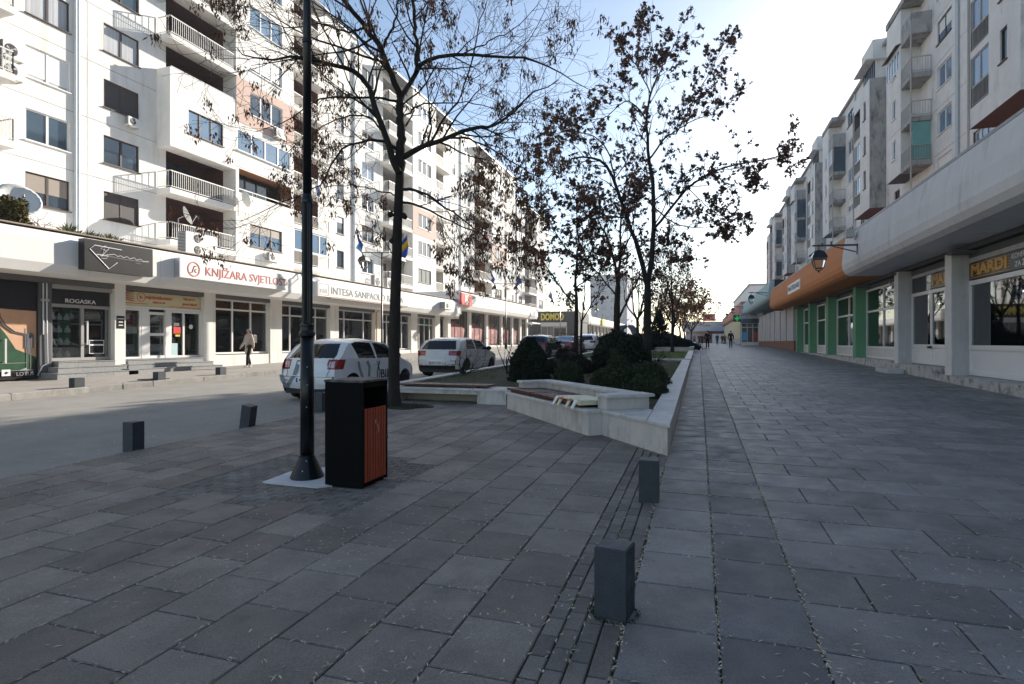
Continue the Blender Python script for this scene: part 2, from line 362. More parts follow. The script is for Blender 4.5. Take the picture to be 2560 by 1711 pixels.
# ------------------------------------------------------------------ walls with openings
def wall(parent, name, x, nx, y0, y1, z0, z1, holes, mats, z0f=None):
    """wall sheet at X=x looking along nx; holes = (ya, yb, za, zb, depth[, reveal mat index[, back mat index]]); real recesses"""
    mb = MB()
    ys = sorted({y0, y1, *[min(max(h[0], y0), y1) for h in holes], *[min(max(h[1], y0), y1) for h in holes]})
    zs = sorted({z0, z1, *[min(max(h[2], z0), z1) for h in holes], *[min(max(h[3], z0), z1) for h in holes]})
    def q(a, b, c, d, mi):
        mb.quad(*( (a, b, c, d) if nx > 0 else (d, c, b, a)), mi)
    for i in range(len(ys)-1):
        yc = (ys[i]+ys[i+1])/2
        hs = [h for h in holes if h[0] < yc < h[1]]
        run = None
        for j in range(len(zs)-1):
            zc = (zs[j]+zs[j+1])/2
            solid = not any(h[2] < zc < h[3] for h in hs)
            if solid and run is None: run = zs[j]
            if (not solid or j == len(zs)-2) and run is not None:
                top = zs[j+1] if solid else zs[j]
                q((x, ys[i], run), (x, ys[i+1], run), (x, ys[i+1], top), (x, ys[i], top), 0); run = None
    for h in holes:
        ya, yb, za, zb, d = h[:5]; ya, yb = max(ya, y0), min(yb, y1); za, zb = max(za, z0), min(zb, z1)
        rm = h[5] if len(h) > 5 else 0; bm_ = h[6] if len(h) > 6 else 1
        xb = x-nx*d
        q((x, ya, za), (xb, ya, za), (xb, yb, za), (x, yb, za), rm); q((xb, ya, zb), (x, ya, zb), (x, yb, zb), (xb, yb, zb), rm)
        q((x, ya, za), (x, ya, zb), (xb, ya, zb), (xb, ya, za), rm); q((xb, yb, za), (xb, yb, zb), (x, yb, zb), (x, yb, za), rm)
        q((xb, ya, za), (xb, yb, za), (xb, yb, zb), (xb, ya, zb), bm_)
    return mb.build(name, mats, parent)
_wm = {}
def window(parent, x, nx, ya, yb, za, zb, sash=2, frame='pvc_w', pane='pane', fill=0.0, blind='blind_w', rec=.10, sill=True, name='window'):
    """frame with mullions and sill > pane (> blind). fill = part of the height that a roller blind covers"""
    w, h = yb-ya, zb-za; key = (round(w, 2), round(h, 2), sash, frame, sill)
    if key not in _wm:
        mb = MB(); t = .07
        mb.box(-.05, .03, -w/2, -w/2+t, -h/2, h/2); mb.box(-.05, .03, w/2-t, w/2, -h/2, h/2)
        mb.box(-.05, .03, -w/2+t, w/2-t, -h/2, -h/2+t); mb.box(-.05, .03, -w/2+t, w/2-t, h/2-t, h/2)
        for k in range(1, sash):
            y = -w/2+w*k/sash; mb.box(-.05, .035, y-.05, y+.05, -h/2+t, h/2-t)
        if sill: mb.box(-.05, .18, -w/2-.06, w/2+.06, -h/2-.05, -h/2-.004)
        _wm[key] = mb.mesh('window', frame)
    pk = ('p', round(w, 2), round(h, 2), pane)
    if pk not in _wm: _wm[pk] = MB().box(-.02, -.005, -w/2+.06, w/2-.06, -h/2+.06, h/2-.06).mesh('pane', pane)
    o = link(name, _wm[key], parent); off = worigin(parent)
    o.location = (x-nx*rec-off[0], (ya+yb)/2-off[1], (za+zb)/2-off[2]); o.rotation_euler = (0, 0, 0 if nx > 0 else math.pi)
    p = link('pane', _wm[pk], o)
    if fill > 0:
        bk = ('b', round(w, 2), round(h, 2), blind, round(fill, 2))
        if bk not in _wm:
            mb = MB(); n = max(2, int(h*fill/.09)); 
            for i in range(n):
                z1 = h/2-.05-(h*fill)*i/n; z0 = h/2-.05-(h*fill)*(i+1)/n
                mb.box(.0, .014, -w/2+.07, w/2-.07, z0+.008, z1)
                mb.box(.0, .006, -w/2+.07, w/2-.07, z0, z0+.008)
            _wm[bk] = mb.mesh('blind', blind)
        link('blind', _wm[bk], o)
    return o
def railing(parent, pts, z, h=.95, m='rail_w', gap=.13, r=.013, name='railing'):
    """pts polyline of (x, y)"""
    mb = MB()
    for (a, b) in zip(pts[:-1], pts[1:]):
        mb.bar((*a, z+h), (*b, z+h), .05); mb.bar((*a, z+.1), (*b, z+.1), .035)
        L = math.hypot(b[0]-a[0], b[1]-a[1]); n = max(2, int(L/gap))
        for i in range(n+1):
            t = i/n; p = (a[0]+(b[0]-a[0])*t, a[1]+(b[1]-a[1])*t)
            w = .035 if i in (0, n) else r*1.5
            mb.bar((*p, z+(.0 if i in (0, n) else .1)), (*p, z+h), w)
    return mb.build(name, m, parent)
# ------------------------------------------------------------------ ground
def gz(y):
    return SL*y if y < 50 else SL*50+.45*(1-math.exp(-(y-50)*SL/.45))
def gnd(u, v, off=0.0):
    r = ray(u, v); t0, t1 = .5, 400.0
    for _ in range(60):
        t = (t0+t1)/2
        if CAM_H+r[2]*t > gz(r[1]*t)+off: t0 = t
        else: t1 = t
    return (r[0]*t, r[1]*t, gz(r[1]*t)+off)
def strip(name, x0, x1, ya, yb, off0, off1, m, step=4.0, parent=None, xs=None):
    ys = [ya]
    while ys[-1] < yb-1e-6: ys.append(min(ys[-1]+step, yb))
    mb = MB(); vs = []; 
    for y in ys: vs += [(x0, y, gz(y)+off0), (x1, y, gz(y)+off1)]
    mb.add(vs, [(2*i, 2*i+1, 2*i+3, 2*i+2) for i in range(len(ys)-1)])
    return mb.build(name, m, parent)
struct(strip('ground', -220, 220, -60, 460, -.06, -.06, 'walk_joint', 10))
struct(strip('road', -16.62, -7.55, -30, 300, 0, 0, 'asphalt', 4))
X_KERB = -16.62
pave = struct(strip('pavement', -29, X_KERB-.14, -30, 300, .30, .155, 'walk_left', 4))
plaza = struct(strip('plaza', -7.55, -.39, -6, 60, .006, .006, 'joint', 4))
prom = struct(strip('promenade', -.39, 9.0, -6, 300, .010, .010, 'joint', 4))
far_prom = strip('far_paving', .6, 9.0, 40.2, 300, .030, .030, 'slab_a', 4, prom); strip('far_paving', -.39, .09, 40.2, 300, .030, .030, 'slab_a', 4, prom); strip('far_paving', .1, .59, 40.2, 300, .030, .030, 'slab_c', 4, prom)
TILT = math.atan(SL)
_sl = {}
def slabmesh(w, l, t, m, b=.006):
    k = (round(w, 3), round(l, 3), m)
    if k not in _sl: _sl[k] = MB().bevbox(-w/2, w/2, -l/2, l/2, -t, 0, b).mesh('slab', m)
    return _sl[k]
slab_stuff = {'a': ([], []), 'b': ([], []), 'k': ([], []), 'c': ([], [])}
def put_slab(kind, parent, x0, x1, y0, y1, top, m, single, name, gap=.009):
    w, l = x1-x0-gap, y1-y0-gap; xc, yc = (x0+x1)/2, (y0+y1)/2
    tw = random.gauss(0, .0016 if single else .0002); tz = random.gauss(0, .0011 if single else .0003)
    if single:
        o = link(name, slabmesh(w, l, .03, m), parent); o.location = (xc, yc, gz(yc)+top+tz); o.rotation_euler = (TILT+tw, random.gauss(0, .0016), random.gauss(0, .0025))
    else:
        vs, fs = slab_stuff[kind]; b = .006; n = len(vs)
        z = lambda x, y, d: gz(y)+top+d+tz+tw*(y-yc)
        for (x, y, d) in ((xc-w/2, yc-l/2, -.012), (xc+w/2, yc-l/2, -.012), (xc+w/2, yc+l/2, -.012), (xc-w/2, yc+l/2, -.012),
                          (xc-w/2+b, yc-l/2+b, 0), (xc+w/2-b, yc-l/2+b, 0), (xc+w/2-b, yc+l/2-b, 0), (xc-w/2+b, yc+l/2-b, 0)):
            vs.append((x, y, z(x, y, d)))
        fs += [(n+4, n+5, n+6, n+7)]+[(n+i, n+(i+1) % 4, n+4+(i+1) % 4, n+4+i) for i in range(4)]
JOINTS = []          # joint segments that collect fallen seeds
def in_view(x, y):
    d = -SPSI*x+CPSI*y; r = CPSI*x+SPSI*y
    return d > 1.2 and abs(r/d) < 1.05 and CAM_H/d < .72
# promenade: two border columns, then running bond
rows = []; y = 3.817-.553*8
while y < 40: rows.append(y); y += .553
for ri, y0 in enumerate(rows):
    y1 = y0+.553
    cells = [(-.39, .10), (.10, .592)]
    x = .592; j = .98-.75+(.375 if (ri-8) % 2 else 0)
    js = [j+.75*k for k in range(-1, 13)]
    xs = [.592]+[q for q in js if q > .72]; xs = [q for q in xs if q < 7.5]+[7.6]
    cells += list(zip(xs[:-1], xs[1:]))
    for (a, b) in cells:
        if not in_view((a+b)/2, y1): continue
        mm = ('c', 'slab_c') if abs(a-.10) < .01 else ('a', 'slab_a')
        put_slab(mm[0], prom, a, b, y0, y1, .03, mm[1], y0 < 8.9, 'slab')
        if y0 < 14: JOINTS.append((a, y0, a, y1)); JOINTS.append((a, y0, b, y0))
JOINTS += [(q, y, q, y+1.5) for q in (-.39, .10, .592) for y in range(1, 22) for _ in range(3)]
# corners of the planter read off the photograph
C0, C1, C2, C3, C4, C5 = [gnd(*p)[:2] for p in ((1668, 1141), (1505, 1093), (1471, 1095), (1268, 1025), (1268, 1015), (989, 1006))]
def front_y(x):
    if x < C3[0]: return C4[1]
    return C3[1]+(C0[1]-C3[1])*(x-C3[0])/(C0[0]-C3[0])
LAMP = gnd(768, 1200)
PATCH = (LAMP[0]-1.15, LAMP[0]+1.2, LAMP[1]-.95, LAMP[1]+1.15)
nb = 0
xk = -.82; ci = 0
while xk > -7.1:
    x0, x1 = xk-.445, xk; yy = 2.57-.523*4+(.2615 if ci % 2 else 0)+random.uniform(-.03, .03)
    while yy < 27:
        xc, yc = (x0+x1)/2, yy+.26
        if in_view(xc, yc+.3) and yc < front_y(xc)+.5 and not (PATCH[0] < xc < PATCH[1] and PATCH[2] < yc < PATCH[3]):
            d = -SPSI*xc+CPSI*yc; single = d < 9.6 and nb < 298; nb += single
            put_slab('b', plaza, x0, x1, yy, yy+.523, .028, 'slab_b', single, 'slab')
            if yc < 10: JOINTS.append((x0, yy, x0, yy+.52)); JOINTS.append((x0, yy, x1, yy))
        yy += .523
    xk -= .445; ci += 1
# small bricks: band beside the promenade, patch round the lamp, edge of the road
nk = 0
for c in range(3):
    x0 = -.818+.1035*c; y = .8+.1*(c % 2)
    while y < 8.6:
        if in_view(x0, y+.2) and y < front_y(x0)-.05:
            single = y < 6.5; nk += single
            put_slab('k', plaza, x0, x0+.1035, y, y+.2, .027, 'brick_pave', single, 'brick', .009)
            if y < 6: JOINTS.append((x0, y, x0, y+.2))
        y += .2
y = .7
while y < 8.1:
    if in_view(-.45, y+.5): put_slab('k', plaza, -.508, -.395, y, y+.5, .029, 'brick_pave', y < 6.5, 'brick', .012)
    y += .5
r = 0; y = PATCH[2]-.3
while y < PATCH[3]+.3:
    x = PATCH[0]-.26-.1*(r % 2)
    while x < PATCH[1]+.24:
        single = nk < 285 and -SPSI*x+CPSI*y < 6.6; nk += single
        put_slab('k', plaza, x, x+.2, y, y+.105, .0225, 'brick_pave', single, 'brick', .008); x += .2
    y += .105; r += 1
for c in range(4):
    x0 = -7.55+.11*c; y = 1.0+.1*(c % 2)
    while y < 13:
        if in_view(x0, y): put_slab('k', plaza, x0, x0+.11, y, y+.2, .024, 'brick_pave', False, 'brick', .012)
        y += .2
for k, nm, m, pa in (('a', 'far_slabs', 'slab_a', prom), ('c', 'far_border_slabs', 'slab_c', prom), ('b', 'far_slabs', 'slab_b', plaza), ('k', 'small_bricks', 'brick_pave', plaza)):
    vs, fs = slab_stuff[k]; o = bulk(nm, vs, fs, m, pa); o['kind'] = 'stuff'
# joints of the pavement across the road
mb = MB(); 
for i in range(60):
    y = 4+i*.62; mb.add([(-20.4, y, gz(y)+.302), (-16.77, y+.0, gz(y)+.161), (-16.77, y+.02, gz(y)+.161), (-20.4, y+.02, gz(y)+.302)], [(0, 1, 2, 3)])
for x in (-17.6, -18.4, -19.2):
    o = .155+(.145)*(X_KERB-.14-x)/12.24
    mb.add([(x, 3, gz(3)+o+.005), (x+.02, 3, gz(3)+o+.005), (x+.02, 50, gz(50)+o+.005), (x, 50, gz(50)+o+.005)], [(0, 1, 2, 3)])
kerb = struct(strip('kerb', X_KERB-.14, X_KERB-.02, -30, 300, .10, .10, 'walk_joint', 4))
km = MB().bevbox(-.075, .075, -.495, .495, -.12, .165, .02).mesh('kerb_stone', 'kerb')
for i in range(75):
    y = 3.5+i; o = link('kerb_stone', km, kerb); o.location = (X_KERB-.075+random.gauss(0, .006), y, gz(y)+random.gauss(0, .006)); o.rotation_euler = (TILT+random.gauss(0, .003), 0, random.gauss(0, .006))
far_kerb = strip('far_kerb', X_KERB-.15, X_KERB, 79, 300, .165, .165, 'kerb', 4, kerb)
# fallen seeds and leaves
vs = []; fs = []
def seed_at(x, y, z, L, w, a):
    n = len(vs); c, s = math.cos(a), math.sin(a); h = random.uniform(.001, .006)
    for (p, q, k) in ((-L/2, 0, 0), (0, -w/2, h), (L/2, 0, h*.5), (0, w/2, h)):
        vs.append((x+p*c-q*s, y+p*s+q*c, z+.002+k))
    fs.append((n, n+1, n+2, n+3))
JW = [math.hypot(j[2]-j[0], j[3]-j[1]) for j in JOINTS]
for j in random.choices(JOINTS, JW, k=9500):
    t = random.random(); x = j[0]+(j[2]-j[0])*t+random.gauss(0, .012); y = j[1]+(j[3]-j[1])*t+random.gauss(0, .012)
    seed_at(x, y, gz(y)+.026, random.uniform(.028, .055), random.uniform(.006, .012), math.atan2(j[3]-j[1], j[2]-j[0])+random.gauss(0, .6))
for _ in range(9000):
    d = 2+20*random.random()**1.6; r = random.uniform(-.95, .95)*d
    x, y = -SPSI*d+CPSI*r, CPSI*d+SPSI*r
    if math.sin(x*1.3+2)*math.sin(y*.8+1)+.8*math.sin(x*3.1-y*2.3)+random.gauss(0, .7) < .55: continue
    if -7.4 < x < 6 and (x > -.3 or y < front_y(x)-.02): seed_at(x, y, gz(y)+.031, random.uniform(.026, .055), random.uniform(.006, .012), random.uniform(0, 3.14))
for _ in range(900):
    y = random.uniform(5, 24); x = random.choice((random.uniform(-8.6, -7.5), random.uniform(-16.6, -16.2), random.gauss(-12, 2)))
    if -16.6 < x < -7.5: seed_at(x, y, gz(y)+.002, random.uniform(.03, .09), random.uniform(.012, .04), random.uniform(0, 3.14))
tag(bulk('fallen_seeds', vs, fs, 'litter'), 'pale fallen ash seeds and bits of leaf strewn over the paving', 'seeds', kind='stuff')
mb = MB()   # iron cover in the far pavement
def cover(x, y):
    t = thing('manhole_cover', 'dark iron cover set in the pavement in front of the bookshop steps', 'manhole cover', (x, y, gz(y)+.16))
    MB().bevbox(x-.25, x+.25, y-.4, y+.4, gz(y)+.1, gz(y)+.185, .01).build('cover', 'frame_dark', t)
cover(-17.3, 14.6)
# ------------------------------------------------------------------ planter with built-in benches
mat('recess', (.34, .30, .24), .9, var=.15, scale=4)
ZT = .585; ZU = .82            # level of the caps, level of the bench back
planter = thing('planter', 'long pale stone planter with built-in slatted benches beside the promenade', 'planter', (-3.9, 12.0, gz(12)))
dx, dy = C2[0]-C3[0], C2[1]-C3[1]; LD = math.hypot(dx, dy); dv = (dx/LD, dy/LD); nv = (-dv[1], dv[0])
def P(s, t): return (C3[0]+dv[0]*s+nv[0]*t, C3[1]+dv[1]*s+nv[1]*t)
S0 = (C0[0]-C3[0])*dv[0]+(C0[1]-C3[1])*dv[1]; T0 = (C0[0]-C3[0])*nv[0]+(C0[1]-C3[1])*nv[1]
T1 = .24
def pst(s0, s1, t0, t1): return [P(s0, t0), P(s1, t0), P(s1, t1), P(s0, t1)]
lo = lambda x, y: gz(y)-.05
def panel(poly, zt, name='stone_panel', m='stone', zb=lo): return MB().prism(poly, zb, zt).build(name, m, planter)
def cap(poly, zt, th=.05, name='cap_stone'):
    n = len(poly); cx = sum(p[0] for p in poly)/n; cy = sum(p[1] for p in poly)/n; b = .015
    mb = MB(); ins = []
    for p in poly:
        d = math.hypot(p[0]-cx, p[1]-cy); ins.append((p[0]+(cx-p[0])/d*b*1.4, p[1]+(cy-p[1])/d*b*1.4))
    g = (lambda p: zt(*p)) if callable(zt) else (lambda p: zt)
    vs = [(*p, g(p)-th) for p in poly]+[(*p, g(p)-b) for p in poly]+[(*p, g(p)) for p in ins]
    fs = [tuple(reversed(range(n))), tuple(range(2*n, 3*n))]
    for k in (0, n): fs += [(k+i, k+(i+1) % n, k+n+(i+1) % n, k+n+i) for i in range(n)]
    mb.add(vs, fs); return mb.build(name, 'stone_cap', planter)
# diagonal bench block
for a, b in ((0, 1.21), (1.216, 2.42), (2.426, LD)): panel(pst(a, b, 0, .9), ZT-.05)
for a, b in ((-.03, 1.3), (1.304, 2.5), (2.504, LD+.03)): cap(pst(a, b, -.035, .9), ZT)
# front corner wall of the planter
edge = -.39
def at_edge(t):
    s = (edge-C3[0]-nv[0]*t)/dv[0]; return s
def frontpoly(t0, t1, s0, x1):
    return [P(s0, t0), P((x1-C3[0]-nv[0]*t0)/dv[0], t0), P((x1-C3[0]-nv[0]*t1)/dv[0], t1), P(s0, t1)]
panel(frontpoly(T1, T1+.25, LD+.004, edge), ZT-.05)
cap(frontpoly(T1-.035, T1+.75, LD+.034, edge-.29), ZT)
cap([P((edge-.286-C3[0]-nv[0]*(T1-.035))/dv[0], T1-.035), (edge+.035, P((edge+.035-C3[0]-nv[0]*(T1-.035))/dv[0], T1-.035)[1]), (edge+.035, 9.3), (edge-.286, 9.3)], ZT+.002)
# bench back (U shape)
for (s0, s1, t0, t1) in ((-.02, .22, .28, 1.06), (.226, 1.8, .82, 1.06), (1.806, 3.4, .82, 1.06), (3.41, 3.68, T1+.03, 1.06)):
    panel(pst(s0, s1, t0, t1), ZU-.05, 'back_panel')
cap(pst(-.05, .25, .24, 1.09), ZU); cap(pst(.254, 1.8, .79, 1.09), ZU); cap(pst(1.804, 3.376, .79, 1.09), ZU); cap(pst(3.38, 3.74, T1, 1.13), ZU)
# slats of the diagonal bench, three panels
for (s0, s1, along) in ((.02, 1.25, 1), (1.3, 2.05, 0), (2.1, 3.3, 1)):
    if along:
        for i in range(6):
            t0 = -.01+i*.128; MB().prism(pst(s0, s1, t0, t0+.108), ZT+.045, ZT+.085+random.uniform(-.004, .004)).build('slat', 'wood', planter)
    else:
        k = 6
        for i in range(k):
            a = s0+(s1-s0)*i/k; MB().prism(pst(a, a+(s1-s0)/k-.018, 0, .75), ZT+.04, ZT+.08+random.uniform(-.004, .004)).build('slat', 'wood', planter)
    for t0 in (.06, .62): MB().prism(pst(s0+.04, s1-.04, t0, t0+.07), ZT, ZT+.043).build('bearer', 'wood', planter)
# left bench
yb = C5[1]; xl, xr = -7.02, C4[0]+.0
panel([(xr-.7, yb), (xr, yb), (xr, yb+.6), (xr-.7, yb+.6)], ZT-.05)
panel([(xl, yb+.02), (xl+.14, yb+.02), (xl+.14, yb+.6), (xl, yb+.6)], ZT-.14)
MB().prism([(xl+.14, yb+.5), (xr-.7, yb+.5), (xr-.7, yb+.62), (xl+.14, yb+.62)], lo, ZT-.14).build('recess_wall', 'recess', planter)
for a, b in ((xl, xl+1.05), (xl+1.054, xr-.705)): panel([(a, yb), (b, yb), (b, yb+.5), (a, yb+.5)], ZT-.05, 'lintel', 'stone', ZT-.145)
for a, b in ((xl-.03, xl+1.2), (xl+1.204, xr-.8), (xr-.796, xr+.12)): cap([(a, yb-.035), (b, yb-.035), (b, yb+.66), (a, yb+.66)], ZT)
for i in range(5):
    y0 = yb+.02+i*.11; MB().box(xl+.12, xr-.45, y0, y0+.092, ZT+.03, ZT+.07+random.uniform(-.003, .003)).build('slat', 'wood', planter)
for x in (xl+.3, xl+1.2, xr-.8): MB().box(x, x+.07, yb+.03, yb+.55, ZT, ZT+.028).build('bearer', 'wood', planter)
# long side walls and the far end
YE = 26.4
def longwall(x, ya, yb_, inward, h=.455, step=1.3, pl=None):
    y = ya; pl = pl or planter
    while y < yb_-.2:
        y1 = min(y+step, yb_); a, b = min(x, x+inward*.22), max(x, x+inward*.22)
        MB().prism([(a, y+.002), (b, y+.002), (b, y1-.002), (a, y1-.002)], lo, lambda X, Y: gz(Y)+h-.05).build('stone_panel', 'stone', pl)
        a, b = min(x-inward*.035, x+inward*.29), max(x-inward*.035, x+inward*.29)
        MB().prism([(a, y+.002), (b, y+.002), (b, y1-.002), (a, y1-.002)], lambda X, Y: gz(Y)+h-.049, lambda X, Y: gz(Y)+h).build('cap_stone', 'stone_cap', pl)
        y = y1
MB().prism([(edge-.22, P(at_edge(T1+.1), T1+.1)[1]+.1), (edge-.004, C0[1]+.02), (edge-.004, 9.3), (edge-.22, 9.3)], lo, ZT-.05).build('stone_panel', 'stone', planter)
longwall(edge, 9.304, YE, -1, .452); longwall(-7.3, yb+.1, YE, 1, .42)
for a, b in ((-7.08, -5), (-4.996, -2.8), (-2.796, edge-.22)):
    MB().box(a, b, YE-.25, YE, gz(YE)-.05, gz(YE)+.40).build('stone_panel', 'stone', planter)
    MB().box(a, b, YE-.3, YE+.03, gz(YE)+.402, gz(YE)+.45).build('cap_stone', 'stone_cap', planter)
SOIL = .36
sp = [(-7.1, yb+.55), (xr-.2, yb+.55), P(.1, 1.0), P(3.6, 1.0), P(LD+.5, T1+.2), (edge-.2, 9.0), (edge-.2, YE-.2), (-7.1, YE-.2)]
o = MB().prism(sp, lambda x, y: gz(y)-.02, lambda x, y: gz(y)+SOIL).build('soil', 'soil', planter)
def soil_z(x, y): return gz(y)+SOIL
# blades of grass in the planter
vs = []; fs = []
def blade(x, y, z, h):
    n = len(vs); a = random.uniform(0, 6.28); w = .006; lx, ly = random.gauss(0, .4)*h, random.gauss(0, .4)*h
    vs.extend([(x-w*math.cos(a), y-w*math.sin(a), z), (x+w*math.cos(a), y+w*math.sin(a), z), (x+lx, y+ly, z+h)]); fs.append((n, n+1, n+2))
for _ in range(14000):
    x = random.uniform(-7.0, -.65); y = random.uniform(10, 26)
    if y < front_y(x)+1.25: continue
    f = math.sin(x*1.7+1)*math.sin(y*.9)+math.sin(x*.6-y*1.3)
    if f > .1 or x < -6.2 or x > -1.1: blade(x, y, soil_z(x, y), random.uniform(.03, .09))
o = bulk('grass', vs, fs, 'grassblade', planter); o['kind'] = 'stuff'
# planters farther up the promenade
def far_planter(y0, y1, label, h, lawn):
    t = thing('planter', label, 'planter', (-3.5, (y0+y1)/2, gz((y0+y1)/2)))
    longwall(edge, y0, y1, -1, h, 2.4, t); longwall(-7.0, y0, y1, 1, h, 2.4, t)
    for yy in (y0, y1-.25):
        MB().box(-6.78, edge-.22, yy, yy+.25, gz(yy)-.05, gz(yy)+h-.05).build('stone_panel', 'stone', t); MB().box(-6.71, edge-.29, yy-.03, yy+.28, gz(yy)+h-.048, gz(yy)+h).build('cap_stone', 'stone_cap', t)
    MB().prism([(-6.8, y0+.2), (edge-.2, y0+.2), (edge-.2, y1-.2), (-6.8, y1-.2)], lambda x, y: gz(y)-.02, lambda x, y: gz(y)+h-.08).build('turf', lawn, t)
    return t
P2 = far_planter(29.5, 43, 'second stone planter up the promenade, holding a green lawn', .34, 'lawn')
P3 = far_planter(46, 78, 'third stone planter up the promenade, with dark hedges on it', .5, 'soil')
vs = []; fs = []
for _ in range(9000):
    x = random.uniform(-6.6, -.7); y = random.uniform(29.8, 42.7); blade(x, y, gz(y)+.25, random.uniform(.05, .12))
o = bulk('grass', vs, fs, 'grassblade', P2); o['kind'] = 'stuff'
# cream plastic tray with legs lying on the bench
def q(s, t, z): p = P(s, t); return (p[0], p[1], z)
tray = thing('plastic_tray', 'cream plastic tray with stubby legs lying upside down on the bench slats', 'tray', (*P(2.75, .3), ZT+.09))
zb = ZT+.088
MB().prism([P(2.42, .0), P(3.36, -.02), P(3.4, .5), P(2.5, .55)], zb+.012, zb+.04).build('top', 'cream_plastic', tray)
for (s, t0) in ((2.42, -.04), (2.62, -.05), (2.95, -.06), (3.16, -.06)):
    a = q(s, t0+.04, zb+.04); b = q(s+.1, t0+.04, zb+.04); c = q(s+.085, t0-.05, zb-.10); d = q(s+.015, t0-.05, zb-.10)
    MB().extr([a, d, c, b], (nv[0]*.02, nv[1]*.02, 0)).build('leg', 'cream_plastic' if s in (2.62, 2.95) else 'sign_white', tray)
for s in (2.64, 2.97):
    a = q(s+.0, -.022, zb+.035); MB().extr([a, q(s+.005, -.045, zb+.0), q(s+.08, -.045, zb+.0), q(s+.085, -.022, zb+.035)], (-nv[0]*.008, -nv[1]*.008, 0)).build('reflector', 'sign_red', tray)
MB().prism(pst(3.17, 3.36, -.03, .42), zb-.04, zb+.0115).build('rim', 'cream_plastic', tray)
MB().prism(pst(2.55, 3.15, .02, .42), zb+.0, zb+.0115).build('underside', 'frame_dark', tray)
